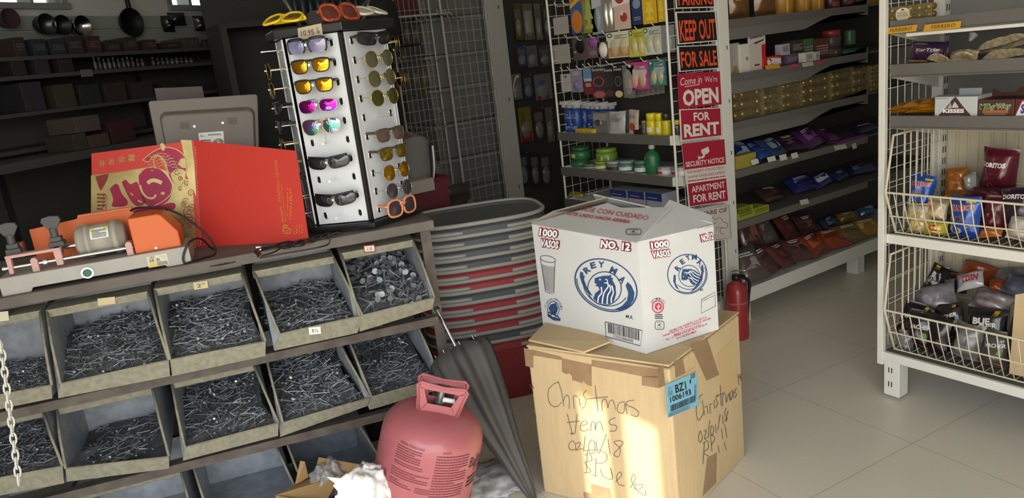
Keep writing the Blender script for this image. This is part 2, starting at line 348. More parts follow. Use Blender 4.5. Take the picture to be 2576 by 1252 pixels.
L1 = '''285,480 250,490 215,530 212,590 235,635 275,640 300,610|275,470 300,540 315,640|312,610 330,565 350,585 352,655|385,655 380,600 378,580 392,568 408,578|418,585 425,640|422,560 423,566|470,530 445,560 465,595 455,640 430,652|525,500 540,640 545,675|470,590 612,577|572,670 570,610 590,590 605,620 610,650 620,610 640,600 655,630 660,662|725,612 690,615 672,650 682,680 715,680 725,620 738,692|785,600 745,605 735,630 780,650 815,680 800,708 758,692|338,690 372,822 360,815|335,748 425,738|405,690 395,780 388,822 368,812|430,770 470,755 460,735 432,750 425,790 450,805 485,790|495,805 500,750 520,745 526,800 534,755 560,745 576,802|660,715 620,735 626,760 666,770 660,802 622,805|372,870 350,890 355,925 385,930 395,900 375,868|398,890 425,880 420,905 395,932 442,920|458,838 446,938|500,860 480,900 490,950 520,940 520,880 500,860|530,870 540,952|600,825 550,955|610,858 625,958|682,868 650,880 690,920 682,975 650,960 692,910 712,880 682,868|472,930 466,1078|455,965 492,958 500,1000 458,1010 472,1040 495,1075 450,1082|530,985 525,1108|450,935 540,930 600,960 590,1010 530,1020|500,1095 545,1105|560,1058 580,1108 640,1122 626,1048 642,1112|660,1145 700,1100 690,1078 668,1110 682,1160 722,1170|758,1185 792,1120 780,1090 765,1130 785,1172|800,1165 842,1160 820,1192 788,1180 800,1148|780,1180 830,1220 862,1232 858,1200|878,1212 880,1215'''
L2 = '''1238,560 1210,590 1195,660 1205,730 1225,720 1250,670|1235,600 1250,700|1250,650 1268,640 1272,690|1290,690 1288,630 1305,625|1315,600 1318,655|1340,560 1325,590 1340,620 1325,650|1355,500 1362,640|1335,575 1385,545|1372,640 1372,570 1390,560 1396,615 1412,555 1420,605|1438,530 1420,560 1428,600 1442,540 1446,590|1465,520 1450,545 1464,560 1455,585|1475,440 1480,500|1490,430 1494,470|1222,805 1210,850 1220,882 1236,850 1224,805|1245,810 1262,800 1250,860 1272,845|1285,735 1275,850|1298,770 1290,810 1302,835 1312,790 1298,770|1322,760 1330,820|1355,690 1340,800|1370,700 1375,760|1395,650 1385,690 1402,720 1390,740 1408,670|1250,880 1240,1025|1240,890 1270,870 1275,920 1245,950 1280,975|1290,830 1300,940|1285,830 1320,850 1296,900|1340,900 1350,950|1365,790 1372,860|1385,760 1400,850|1380,880 1395,930'''
for fr, L in ((f1, L1), (f2, L2)):
    b = B(PEN)
    for s in L.split('|'):
        p = [tuple(map(float, q.split(','))) for q in s.split()]
        b.stroke(bez2(p, 6) if len(p) > 2 else p, fr, T if fr is f1 else 3.4, 1.6)
    ch(b, 'handwriting')
for x, y in ((95, 505), (112, 695), (140, 935), (1480, 440)):
    b = B(M('staple metal', '6d6458', .4, .6))
    for d in (0, 12): b.stroke([(x + d - 6, y - 14), (x + d + 8, y + 16)], f1 if x < 900 else f2, 4, 2)
    ch(b, 'staple')
BLUE = M('blue label paper', '7fb9d2', .5); b = B(BLUE)
b.flat([(988, 498), (1195, 408), (1212, 630), (1003, 718)], f2, 1.7); lab = ch(b, 'shipping_label', ); tag(lab, 'pale blue shipping label with barcode', None)
b = B(INK); k = 2.4
tq(b, 'BZ1', f2, (1055, 552), (1128, 525), (1120, 472), (1050, 498), .02, k); tq(b, '1006193', f2, (1020, 617), (1160, 560), (1156, 522), (1016, 578), .02, k); tq(b, '1', f2, (1150, 488), (1158, 485), (1157, 460), (1149, 463), .02, k)
rng = random.Random(3); x = 0
while x < 165:
    wd = rng.choice((2, 3, 5)); p0 = (1020 + x, 635 - x * .42); b.flat([p0, (p0[0] + wd, p0[1] - wd * .42), (p0[0] + wd + 2, p0[1] + 42 - wd * .42), (p0[0] + 2, p0[1] + 42)], f2, k); x += wd + rng.choice((2, 3))
for i in range(14): y = 500 + i * 7; b.flat([(1180, y), (1194, y - 5), (1194, y - 2 - rng.random() * 3), (1180, y + 3)], f2, k)
for i in range(6): y = 515 + i * 11; b.flat([(1003, y + 4), (1003 + 30 + rng.random() * 15, y - 12), (1035, y - 8), (1003, y + 6)], f2, k)
for i in range(3): b.flat([(1010, 690 + i * 9), (1150, 632 + i * 9), (1150, 634 + i * 9), (1010, 693 + i * 9)], f2, k)
for i in range(4): b.flat([(1155, 430 + i * 8), (1185, 417 + i * 8), (1185, 420 + i * 8), (1155, 433 + i * 8)], f2, k)
o = b.obj('print'); o.parent = lab
# ---- white carton on top of it
zb = .5575
A, Bp, C = PZ(1366, 815, zb), PZ(1625, 890, zb), PZ(1808, 828, zb); D = A + C - Bp
root = thing('cardboard_box', 'white printed carton of cups with open top flaps, sitting on the brown carton', 'box', A.lerp(C, .5) - Z * 0)
lf, rf = Pl(Bp, A - Bp, Z), Pl(Bp, C - Bp, Z)
At, Bt, Ct = lf.hit(1357, 548), lf.hit(1609, 603), rf.hit(1799, 556)
At, Bt, Ct = A + Z * .372, Bp + Z * .36, C + Z * .352; Dt = D + Z * .36
b = B(WCARD)
b.hexa([A, Bp, C, D, At, Bt, Ct, Dt]); b.f = b.f[:1] + b.f[2:]; b.fm = b.fm[:5]; b.sm = b.sm[:5]        # open top
o = ch(b, 'body'); m = o.modifiers.new('wall', 'SOLIDIFY'); m.thickness = .004; m.offset = -1
inn = (Dt - At).normalized()
def flap(name, p, q, r, s, mat=WCARD, t=.004):
    b = B(mat); b.slab(p, q, r, s, t); return ch(b, name)
inw = ((Dt - At) + (Ct - Bt)).normalized(); inr = (At - Bt).normalized()
tpl = Pl(Bt, At - Bt, (At + Bt) / 2 + inw * .14 + Z * .03 - Bt); e1, e2 = tpl.hit(1687, 521), tpl.hit(1528, 510); e3 = tpl.hit(1562, 522)
rpl = Pl(Bt, Ct - Bt, (Ct + Bt) / 2 + inr * .14 + Z * .045 - Bt)
b = B(WCARD); pp_ = [Bt, e1, e3, e2, At]; nn_ = Z * .004; b.add(pp_ + [p - nn_ for p in pp_], [(0, 1, 2, 3, 4), (9, 8, 7, 6, 5)] + [(i, (i + 1) % 5, 5 + (i + 1) % 5, 5 + i) for i in range(5)]); ch(b, 'top_flap')
flap('top_flap', Ct, Bt, rpl.hit(1684, 502), rpl.hit(1790, 541))
flap('top_flap', Dt, At, PZ(1392, 533, .95), PZ(1528, 497, .985), M('white cardboard inside', '9a8f80', .8))
g0, g1 = PZ(1492, 490, .985), PZ(1640, 524, .96)
flap('top_flap', Ct, Dt, g0, g1)
f1 = lf.fr(1330, 480, 2.98, .001); f2 = rf.fr(1330, 480, 2.98, .001)
f3 = tpl.fr(1330, 480, 2.98, .0006)
b4 = Pl(Dt, Ct - Dt, g0 - Dt); f4 = b4.fr(1330, 480, 2.98, .0052)
RED = M('print red', 'c0304f', .6); NAVY = M('print navy', '2f4b74', .6); WINK = M('print white', 'e9e7e4', .6); INK2 = M('print black', '2a2a30', .6)
b = B(RED)
tq(b, 'UESE CON CUIDADO', f3, (380, 150), (890, 225), (905, 192), (400, 118), 0, 5.5); tq(b, 'ESTE LADO HACIA ARRIBA', f3, (285, 183), (755, 250), (768, 226), (300, 160), .02, 5.5)
tq(b, 'CO', f4, (848, 102), (775, 62), (790, 42), (866, 82), 0, 1.5); tq(b, 'O H', f4, (925, 128), (868, 100), (880, 86), (938, 114), 0, 1.5)
def plate(fr, txt, cx, cy, w, h, rot, sk=0, two=None):
    rows = [(txt, cy)] if not two else [(txt, cy - h * .27), (two, cy + h * .27)]
    hh = h if not two else h * .47
    for t, y in rows:
        dx = 0 if t == txt else h * .06
        w0, h0 = w * .86, hh * .74
        for m_, o_, k_, s_ in ((RED, .16, 1, 0), (INK2, .10, 2, 1.5), (WINK, .045, 3, 0)): g_ = 2 * o_ / .73 * h0; b.use(m_); tc_(b, t, fr, cx + dx + s_, y + s_, w0 + g_, h0 + g_, rot, o_, k_, sk)
plate(f1, 'NO. 12', 655, 407, 250, 72, 6.5); plate(f1, '1000', 152, 355, 150, 150, 8, 0, 'VASOS')
plate(f2, '1000', 980, 435, 150, 130, -7, 0, 'VASOS'); plate(f2, 'NO. 12', 1335, 345, 98, 62, -13)
b.use(NAVY)
def logo(fr, cx, cy, rx, ry, rot, icx, icy, irx, iry, lets, cres):
    c, s = math.cos(R_(rot)), math.sin(R_(rot)); f = lambda x, y, kk=1: fr(cx + x * rx * c - y * ry * s, cy + x * rx * s + y * ry * c, kk)
    b.ring(f, 0, 0, 1, 1, .045); b.ring(f, 0, 0, .94, .93, .035, 1, 40, 20, 160); [b.flat(q, fr, 1) for q in cres]; b.ring(f, 0, .0, .72, .82, .03, 1, 30, 5, 175)
    g = lambda x, y, kk=1: fr(icx + x * irx * c - y * iry * s, icy + x * irx * s + y * iry * c, kk)
    b.ring(g, 0, 0, 1, 1, .06)
    for t, (x, y, r, w_, h_) in zip('REYMA', lets): tc_(b, t, fr, x, y, w_, h_, r, .04, 1)
    h = [(-.78, -.25), (-.62, -.42), (-.4, -.62), (-.12, -.78), (-.02, -.9), (.05, -.72), (.16, -.78), (.17, -.65), (.5, -.42), (.74, -.02), (.82, .42), (.66, .66), (.34, .86), (.0, .93), (-.3, .84), (-.34, .5), (-.22, .2), (-.36, .08), (-.55, .12), (-.5, -.0), (-.68, -.02), (-.7, -.12)]
    b.use(NAVY).flat(h, g, 1); b.use(WINK)
    for p in ([(-.02, -.42), (.14, -.2), (.1, .2), (.2, .6), (.32, .84)], [(.16, -.34), (.36, -.1), (.36, .25), (.5, .6), (.56, .74)], [(.3, -.36), (.56, -.05), (.62, .3), (.74, .55)], [(-.2, .0), (-.02, .3), (-.06, .6), (.06, .92)]): b.stroke(bez2(p, 5), g, .075, 2)
    b.stroke(bez2([(-.2, -.5), (-.06, -.52), (-.04, -.34), (-.16, -.3)], 5), g, .05, 2); b.disc(g, -.46, -.34, .05, k=2, n=10); b.use(NAVY)
logo(f1, 581, 706, 250, 186, 28, 570, 730, 130, 128, ((438, 592, -36, 46, 50), (484, 557, -16, 40, 48), (546, 551, 2, 48, 46), (637, 596, 26, 52, 48), (702, 664, 44, 46, 52)), ([(388, 604), (410, 612), (414, 660), (440, 724), (484, 792), (438, 758), (402, 696), (384, 640)], [(744, 682), (772, 710), (794, 762), (788, 818), (752, 868), (690, 894), (640, 890), (700, 862), (738, 820), (748, 764), (728, 706)])); logo(f2, 1188, 623, 152, 150, -42, 1203, 637, 80, 84, ((1115, 578, -52, 34, 40), (1150, 530, -38, 30, 40), (1192, 499, -22, 34, 40), (1241, 496, 2, 38, 40), (1278, 532, 28, 34, 42)), ([(1086, 628), (1102, 632), (1100, 690), (1128, 744), (1100, 722), (1082, 676)], [(1290, 566), (1304, 548), (1312, 600), (1294, 668), (1258, 728), (1210, 760), (1250, 712), (1282, 656), (1294, 606)]))
b.use(INK2); tq(b, 'M.R.', f1, (728, 950), (785, 963), (788, 938), (732, 925), .01); tq(b, 'M.R.', f2, (1284, 752), (1310, 747), (1308, 727), (1282, 733), .01)
for p in ((575, 980), (852, 1046)), : b.stroke([(575, 980), (852, 1046), (838, 1160), (580, 1090), (575, 980)], f1, 5)
x = 0; rng = random.Random(5)
while x < 228:
    wd = rng.choice((3, 4, 8)); b.flat([(594 + x, 990 + x * .235), (594 + x + wd, 990 + (x + wd) * .235), (598 + x * .985 + wd, 1062 + (x + wd) * .25), (598 + x * .985, 1062 + x * .25)], f1); x += wd + rng.choice((3, 4, 6))
tq(b, '17502208800098', f1, (634, 1095), (782, 1136), (784, 1116), (636, 1076))
outl(b, f1, [(88 + 57 * (1 - math.cos(a)), 500 + 24 * math.sin(a) + 20 * (.5 - .5 * math.cos(a))) for a in [i * math.pi / 12 for i in range(24)]], 4)
b.stroke([(90, 510), (128, 755), (162, 768), (190, 766), (199, 530)], f1, 4)
for i in range(26): t = i / 26; b.stroke([(98 + t * 30, 550 + t * 195), (150 + t * 12, 568 + t * 198), (198 - t * 6, 570 + t * 190)], f1, 2.4)
b.use(NAVY)
b.ring(f1, 186, 888, 46, 64, 5); b.flat([(165, 850), (205, 838), (222, 880), (205, 930), (170, 920), (150, 880)], f1); b.stroke([(145, 905), (230, 945)], f1, 9); b.stroke([(150, 940), (215, 895)], f1, 8)
b.flat([(140, 915), (190, 950), (240, 950), (238, 975), (188, 970), (145, 940)], f1)
for i, t in enumerate('Productos Desechables'):
    a = R_(-165 + i * 8.2); tc_(b, t, f1, 186 + 62 * math.cos(a), 890 + 82 * math.sin(a), 8, 15, -75 + i * 8.2) if t != ' ' else None
b.use(RED); b.ring(f2, 967, 867, 45, 50, 6); b.ring(f2, 967, 868, 36, 40, 2); b.disc(f2, 970, 866, 26, 28); b.use(WINK); b.stroke([(970, 848), (970, 890)], f2, 6, 2); b.stroke([(958, 860), (962, 872), (978, 868), (982, 855)], f2, 5, 2)
b.use(INK2)
for i, t in enumerate('CERTIFICADO'): a = R_(-150 + i * 12); tc_(b, t, f2, 967 + 57 * math.cos(a), 868 + 62 * math.sin(a), 9, 13, -60 + i * 12)
b.lines(lambda x, y, k=1: f2(x, 945 - y, k), 945, -15, 60, 40, 3, rng)
for fr, cx, cy in ((f2, 980, 1006), (f3, 788, 312)):
    kk = 1 if fr is f2 else 5.5; w_, h_ = (34, 32) if fr is f2 else (56, 22); rr = [(cx + w_ * (abs(math.cos(a)) ** .5) * (1 if math.cos(a) > 0 else -1), cy + h_ * (abs(math.sin(a)) ** .5) * (1 if math.sin(a) > 0 else -1)) for a in [i * math.pi / 14 for i in range(28)]]
    outl(b, fr, rr, 4, kk); b.flat([(cx - 18, cy), (cx + 15, cy - 12), (cx, cy), (cx + 18, cy + 10)], fr, kk); tc_(b, 'HECHO EN', fr, cx, cy - h_ * .6, w_ * 1.1, 7, 0, 0, kk); tc_(b, 'MEXICO', fr, cx, cy + h_ * .6, w_ * 1.1, 7, 0, 0, kk)
b.stroke([(1295, 815), (1395, 757), (1398, 862), (1292, 918), (1295, 815)], f2, 3.5); tq(b, 'APROBADO DE CALIDAD', f2, (1306, 828), (1392, 785), (1392, 778), (1306, 820))
tq(b, 'ESTE LADO HACIA ARRIBA', f2, (1262, 286), (1390, 248), (1390, 238), (1262, 276)); tq(b, 'NO DEJAR CAER', f2, (1318, 284), (1390, 262), (1390, 253), (1318, 275))
b.use(RED)
for t, x0, y0, x1, y1 in (('REYMA DEL SURESTE, S.A. DE C.V.', 1056, 1062, 1334, 952), ('TABLAJE 13520 S/N, COL. FRACC. TIXCACAL OPICHEN,', 1003, 1098, 1368, 962), ('MERIDA, YUCATAN, C.P. 97314', 1088, 1090, 1290, 1012), ('TEL.: 01 (999) 9-19-29-76, 9-19-29-41', 1024, 1128, 1338, 1006), ('R.F.C. RSU970310MDA', 1110, 1114, 1255, 1060)):
    sl_ = (y1 - y0) / (x1 - x0); tq(b, t, f2, (x0, y0), (x1, y1), (x1 - 2, y1 - 17), (x0 - 2, y0 - 17), .015)
for pick in (lambda d0, d1: d0 < .004 and d0 <= d1, lambda d0, d1: d1 < .004 and d1 < d0, lambda d0, d1: min(d0, d1) >= .004):
    nb = B(); 
    for f, mi in zip(b.f, b.fm):
        c = sum((V(b.v[i]) for i in f), V()) / len(f)
        if pick(abs((c - lf.p).dot(lf.n)), abs((c - rf.p).dot(rf.n))): nb.use(b.ms[mi]).add([b.v[i] for i in f], [tuple(range(len(f)))])
    ch(nb, 'printing')
# ------------------------------------------------------------------ counter with the nail hoppers
DUSTY = M('dusty counter laminate', '665e58', .75, var=.12, scale=12); IRON = M('dusty angle iron', '4f4640', .7, col2='62584f', scale=20)
CT = .97
root = thing('counter', 'dusty dark counter under the key machine and sunglasses rack, with nail hoppers along its front', 'counter', CF(0, 2.9, 0))
b = B(DUSTY); o_ = CF(-1.6, 2.56, CT - .035); b.obox(o_, U * 2.12, W * .68, Z * .035); ch(b, 'counter_top', bevel=.004)
for s, v in ((.47, 2.58), (.47, 3.18), (-1.55, 3.18)):
    b = B(IRON); b.obox(CF(s, v, 0), U * .03, W * .006, Z * (CT - .035)); b.obox(CF(s + .03, v, 0), U * .006, W * .035, Z * (CT - .035)); ch(b, 'leg')
for z in (.628, .318):
    b = B(IRON); b.obox(CF(-1.55, 2.53, z - .03), U * 2.03, W * .03, Z * .03); ch(b, 'rail')
b = B(M('dark plywood', '2e2a27', .9)); b.obox(CF(-1.6, 2.92, .02), U * 2.08, W * .02, Z * .9); ch(b, 'back_panel')
HOP = []
def sz(px, py, v): p = PV(px, py, v); return p.dot(U), p.z
def hopper(tl, tr, tpl_, tpr, bl, br, label, fill, slope, sticker=None, band=.028):
    (s0, z0), (s1, z1) = sz(*tl, 2.63), sz(*tr, 2.63); (a0, y0), (a1, y1) = sz(*tpl_, 2.49), sz(*tpr, 2.49); (c0, x0), (c1, x1) = sz(*bl, 2.49), sz(*br, 2.49)
    g = .004; zt = min((z0 + z1) / 2, CT - .05 if z0 > .8 else 9); vb = 2.9; zf = (x0 + x1) / 2
    r = thing('nail_bin', label, 'bin', CF((s0 + s1) / 2, 2.7, zf), 0, 'steel nail hoppers'); global root; root = r
    # corner points (s, v, z)
    P = dict(RL=CF(s0, 2.63, zt), RR=CF(s1, 2.63, zt), LL=CF(a0, 2.49, y0), LR=CF(a1, 2.49, y1), BL=CF(c0, 2.50, x0), BR=CF(c1, 2.50, x1))
    for sd in (0, 1):
        b = B(GALVD); rp = P['RR'] if sd else P['RL']; lp = P['LR'] if sd else P['LL']; bp = P['BR'] if sd else P['BL']; s_ = s1 if sd else s0; d = U * (-g if sd else g)
        mid = rp.lerp(lp, .45) - W * .012
        poly = [rp, mid, lp, bp, CF(s_, vb, zf), CF(s_, vb, zt)]; n = 6
        b.add(poly + [p + d for p in poly], [tuple(range(n)), tuple(range(n, 2 * n))[::-1]] + [(i, (i + 1) % n, n + (i + 1) % n, n + i) for i in range(n)]); ch(b, 'side_wall')
        b = B(GALV); b.tube([rp + d, mid + d * .5, lp], .0045, 6); ch(b, 'rolled_edge')
    b = B(GALV); b.slab(P['BL'], P['BR'], P['LR'], P['LL'], .004); b.tube([P['LL'], P['LR']], .003, 6); ch(b, 'front_lip')
    b = B(GALV); b.hexa([CF(s0, 2.628, zt - band), CF(s1, 2.628, zt - band), CF(s1, 2.70, zt - band + .02), CF(s0, 2.70, zt - band + .02), CF(s0, 2.622, zt), CF(s1, 2.622, zt), CF(s1, 2.70, zt + .006), CF(s0, 2.70, zt + .006)]); ch(b, 'top_band', bevel=.004)
    b = B(GALVD); b.obox(CF(s0, vb - .004, zf), U * (s1 - s0), W * .004, Z * (zt - zf)); b.hexa([P['BL'], P['BR'], CF(s1, vb, zf), CF(s0, vb, zf), P['BL'] + Z * .004, P['BR'] + Z * .004, CF(s1, vb, zf + .004), CF(s0, vb, zf + .004)]); ch(b, 'back_wall')
    if sticker:
        x, y, wd, hh, col, txt, rt, pen = sticker; pv = 2.62 if abs(y - (tl[1] + tr[1]) / 2) < 60 else 2.487
        f = lambda x, y, k=1: PV(x, y, pv) - W * .0012 * k
        b = B(M('sticker ' + col, col, .7)); c, s = math.cos(R_(rt)), math.sin(R_(rt))
        b.flat([(x + u * c - v * s, y + u * s + v * c) for u, v in ((-wd, hh), (wd, hh), (wd, -hh), (-wd, -hh))], f, 1); st = ch(b, 'price_sticker')
        if txt:
            if pen: b = B(M('sticker red border', 'b33c38', .7)); outl(b, f, [(x + u * c - v * s, y + u * s + v * c) for u, v in ((-wd, hh), (wd, hh), (wd, -hh), (-wd, -hh))], 3, 2); o = b.obj('border'); o.parent = st; pass
            b = B(INK); tc_(b, txt, f, x, y, wd * 1.1, hh * 1.0, rt, 0, 2); o = b.obj('lettering'); o.parent = st; pass
    HOP.append((s0, s1, a0, a1, (y0 + y1) / 2, zf, fill, slope)); return r
ST = 'c9b98e'
hopper((-160, 830), (104, 776), (-130, 1018), (130, 968), (-140, 1058), (130, 1003), 'steel hopper of fine bright nails at the left end of the upper row', .0, .16, (8, 795, 14, 12, 'cfc8b0', '', -6, 0))
hopper((112, 775), (375, 735), (152, 965), (425, 905), (145, 1003), (427, 947), 'steel nail hopper below the key machine in the upper row, with a blank cream sticker', .0, .36, (268, 757, 22, 9, ST, '', -7, 0))
hopper((385, 725), (610, 685), (428, 905), (668, 858), (433, 947), (668, 896), 'steel nail hopper in the upper row with a 2 inch sticker, under the red calendar', .0, .42, (505, 717, 18, 9, ST, '2"', -9, 0))
hopper((635, 685), (840, 640), (703, 840), (912, 793), (690, 883), (900, 838), 'upper row steel nail hopper with a white 3 1/2 sticker on its lip', .0, .25, (792, 831, 15, 9, 'e6e3da', '3½', -6, 0))
hopper((855, 640), (1040, 598), (905, 795), (1093, 748), (905, 835), (1088, 778), 'steel hopper full of broad headed roofing nails at the upper right, priced 5.00', .0, .42, (929, 625, 13, 8, 'e4dfd4', '5.00', -5, 1))
hopper((-150, 1080), (112, 1032), (-110, 1222), (158, 1172), (-115, 1270), (160, 1217), 'steel nail hopper at the left end of the middle row behind the white chain', .0, .28)
hopper((140, 1028), (385, 968), (165, 1178), (425, 1148), (168, 1213), (425, 1180), 'nearly empty steel nail hopper with a bare grey back in the middle row', .0, .05)
hopper((430, 968), (638, 905), (465, 1125), (700, 1063), (460, 1160), (700, 1097), 'steel nail hopper in the middle row to the left of the one marked 3', .0, .30)
hopper((665, 895), (850, 850), (712, 1063), (930, 1000), (705, 1100), (925, 1022), 'steel nail hopper marked with a yellow 3 sticker in the middle row', .0, .42, (762, 877, 15, 8, 'c9a55a', '3', -8, 0))
hopper((870, 848), (1045, 798), (935, 998), (1108, 950), (930, 1032), (1102, 982), 'middle row steel nail hopper with a tan 3 1/2 sticker, behind the gas cylinder', .0, .30, (949, 822, 13, 7, 'b09a72', '3½', -10, 0))
hopper((-60, 1290), (165, 1245), (-40, 1440), (190, 1395), (-40, 1475), (190, 1430), 'empty steel nail hopper at the left of the bottom row', None, 0)
hopper((180, 1250), (455, 1172), (220, 1420), (500, 1340), (220, 1455), (500, 1375), 'empty steel nail hopper second from the left in the bottom row', None, 0)
hopper((480, 1165), (690, 1103), (540, 1330), (760, 1260), (540, 1365), (760, 1295), 'empty steel nail hopper in the bottom row just left of the torn brown carton', None, 0)
hopper((715, 1108), (900, 1052), (780, 1260), (985, 1200), (780, 1295), (985, 1235), 'empty steel nail hopper in the bottom row behind the torn carton and white bag', None, 0)
# ---- nails
NAIL = M('bright nail steel', 'b4b8bc', .35, .6); NAILD = M('dull nail steel', '8c8d90', .45, .5); PILE = M('nail heap shade', '56575a', .6, .2, var=.5, scale=90)
def nail_mesh(b, L, r, hr, n=5):
    b.cyl((0, 0, -L / 2), (0, 0, L / 2 - .006), r, None, n, False); b.cyl((0, 0, L / 2 - .006), (0, 0, L / 2), r, .0003, n, False); b.cyl((0, 0, -L / 2 - .0012), (0, 0, -L / 2), hr, hr, 8)
def pose(rng, s, v, z, sl, tilt):
    az = rng.uniform(0, 2 * math.pi); el = rng.gauss(0, tilt); d = (U * math.cos(az) + W * math.sin(az) + Z * (sl * math.sin(az))).normalized(); d = (d + Z * el).normalized()
    if rng.random() < .5: d = -d
    q = d.to_track_quat('Z', 'Y'); return Mx.Translation(CF(s, v, z)) @ q.to_matrix().to_4x4()
SPEC = {0: (.026, .0011, .0026, 500), 1: (.055, .0016, .0042, 300), 2: (.055, .0019, .0045, 240), 3: (.08, .0021, .005, 200), 4: (.062, .0021, .0115, 60), 5: (.04, .0013, .003, 260), 6: (.05, .0015, .0035, 150), 7: (.05, .0017, .004, 240), 8: (.066, .0019, .0045, 190), 9: (.06, .0018, .0042, 200)}
IND = {4: (110, 'galvanised roofing nail with a broad round head in the full hopper priced 5.00'), 8: (100, 'bright steel nail lying in the hopper with the yellow 3 sticker'), 2: (90, 'dark steel nail lying in the hopper with the 2 inch sticker')}
heap = B(PILE); rng = random.Random(11)
for i, (s0, s1, a0, a1, zl, zf, fill, sl) in enumerate(HOP):
    if fill is None: continue
    L, r, hr, cnt = SPEC[i]; n = 10; vs = []
    def hz(x, t, sl=sl, zl=zl, zf=zf):           # heap height: x across 0..1, t front 0..1 back
        base = zl - .014 + sl * t * .37 * (1.15 - .5 * t); lo = zf + .012
        if i == 6: base = zf + .055 * max(0, x - .05) * (1 - .5 * t) + .012
        if i in (0, 5): base = zl - .02 + sl * t * .3 - .05 * t * t
        return max(lo, base + .008 * math.sin(7 * x + i) * math.sin(9 * t + 2 * i))
    def sx(x, t): return (a0 + .006) * (1 - t) + (s0 + .006) * t + x * ((a1 - a0 - .012) * (1 - t) + (s1 - s0 - .012) * t)
    for j in range(n + 1):
        for k in range(n + 1): x, t = k / n, j / n; vs.append(CF(sx(x, min(1, t * 2.4)), 2.499 + .39 * t, hz(x, t)))
    heap.use(PILE).add(vs, [(j * (n + 1) + k, j * (n + 1) + k + 1, (j + 1) * (n + 1) + k + 1, (j + 1) * (n + 1) + k) for j in range(n) for k in range(n)])
    for k in range(cnt):
        x, t = rng.uniform(.06, .94), rng.uniform(.04, .98) ** 1.0; s = sx(x, min(1, t * 2.4)); m = min(s - sx(0, min(1, t * 2.4)), sx(1, min(1, t * 2.4)) - s)
        heap.use(NAIL if rng.random() < .4 and i != 4 else NAILD); heap.T = pose(rng, s, 2.499 + .38 * t + (.01 if t < .1 else 0), hz(x, t) + rng.uniform(0, .006), sl * .5, .3)
        nail_mesh(heap, L * rng.uniform(.85, 1.05), r, hr, 4); heap.T = None
    if i in IND:
        num, lab = IND[i]; protos = []
        for m_ in (NAIL, NAILD):
            nb = B(m_ if i != 4 else (GALVD if m_ is NAILD else NAILD)); nail_mesh(nb, L, r, hr, 6); protos.append(nb)
        first = [None, None]
        for k in range(num):
            x, t = rng.uniform(.06, .94), rng.uniform(.03, .9); s = sx(x, min(1, t * 2.4)); mt = pose(rng, s, 2.51 + .36 * t, hz(x, t) + rng.uniform(.006, .012), sl * .5, .28 if i != 4 else .6)
            q = 0 if rng.random() < .55 else 1
            if first[q] is None: o = protos[q].obj('nail'); first[q] = o; tag(o, lab, 'nail', 'nails in ' + lab.split(' in ')[-1])
            else: o = first[q].copy(); COL.objects.link(o)
            o.matrix_world = mt
heap.obj('loose_nails'); tag(bpy.data.objects['loose_nails'], 'heaped loose steel nails filling the rest of the steel hoppers', 'nails', None, 'stuff')
# ---- white chain hanging at the left
CH = M('white plastic chain', 'd6d2c6', .5); b = B(CH)
p0, p1 = PV(2, 862, 2.36), PV(48, 1216, 2.30); n = 17
for i in range(n):
    c = p0.lerp(p1, (i + .5) / n); d = (p1 - p0) / n; l = d.length * .72; d.normalize(); a = (U if i % 2 else W); a = (a - d * a.dot(d)).normalized()
    b.tube([c + d * l * math.cos(t) + a * .0075 * math.sin(t) for t in [k * math.pi / 7 for k in range(14)]], .0028, 6, True)
b.tube([p0, p0 + Z * .62 - U * .06], .003, 6)
tag(b.obj('chain'), 'white plastic chain hanging in front of the hoppers at the left', 'chain')
# ------------------------------------------------------------------ key cutting machine
root = None
O = PV(8, 752, 2.578); O.z = CT; e = PV(486, 676, 2.578) - O; e.z = 0; LX = .52; e1 = e.normalized(); e2 = V((-e1.y, e1.x, 0)); KX = e.length / .52
KT = Mx(((e1.x * KX, e2.x, 0, O.x), (e1.y * KX, e2.y, 0, O.y), (0, 0, 1, O.z), (0, 0, 0, 1)))
root = thing('key_cutting_machine', 'orange and pale grey key cutting machine on the counter left of the red calendar', 'machine', KT @ V((.26, .08, 0)))
KW = M('worn grey white enamel', 'a39f97', .5, var=.06, scale=9); KO = M('orange enamel', 'cf6228', .45); KP = M('pink primer metal', 'c79d95', .6); KG = M('dark grey cast iron', '4c4b4b', .55); MOT = M('motor grey', 'a19b8e', .45)
def kb(m): b = B(m); b.T = KT; return b
b = kb(KW); fr = lambda x, z, k=1: (x, 0 - .001 * k, z)
b.prism([(0, 0), (.075, 0), (.082, .012), (.44, .012), (.45, .0), (.52, 0), (.52, .055), (0, .055)], lambda x, z, k=1: (x, .003, z), .003)
b.box(0, .003, .05, .52, .16, .055); b.box(0, .003, 0, .004, .16, .05); b.box(.516, .003, 0, .52, .16, .05); b.box(0, .157, 0, .52, .16, .05); ch(b, 'base', bevel=.003)
b = kb(CHROME); b.cyl((.232, .0, .028), (.232, -.006, .028), .0175, n=24); sw = ch(b, 'switch'); b = kb(M('green button', '2c5a44', .3)); b.cyl((.232, -.0055, .028), (.232, -.0085, .028), .0125, n=20); o = b.obj('button'); o.parent = sw
b = kb(M('machine plate', 'b9b29c', .5, col2='d2cbb6', scale=60)); b.box(.398, -.0012, .008, .456, .0005, .045); pn = ch(b, 'name_plate')
fk = lambda x, z, k=1: V((x, -.0012 - .0005 * k, z)); fkT = lambda x, z, k=1: KT @ fk(x, z, k)
b = B(INK); b.text('德欣', fkT, .408, .036, .013, .006); b.text('DE', fkT, .404, .026, .014, .0085, .03, .25); b.text('IN', fkT, .424, .026, .009, .0085, .03, .25); b.stroke([(.404, .0238), (.436, .0238)], fkT, .0008); rng = random.Random(2); b.lines(fkT, .423, .010, .03, .012, 4, rng); o = b.obj('print'); o.parent = pn
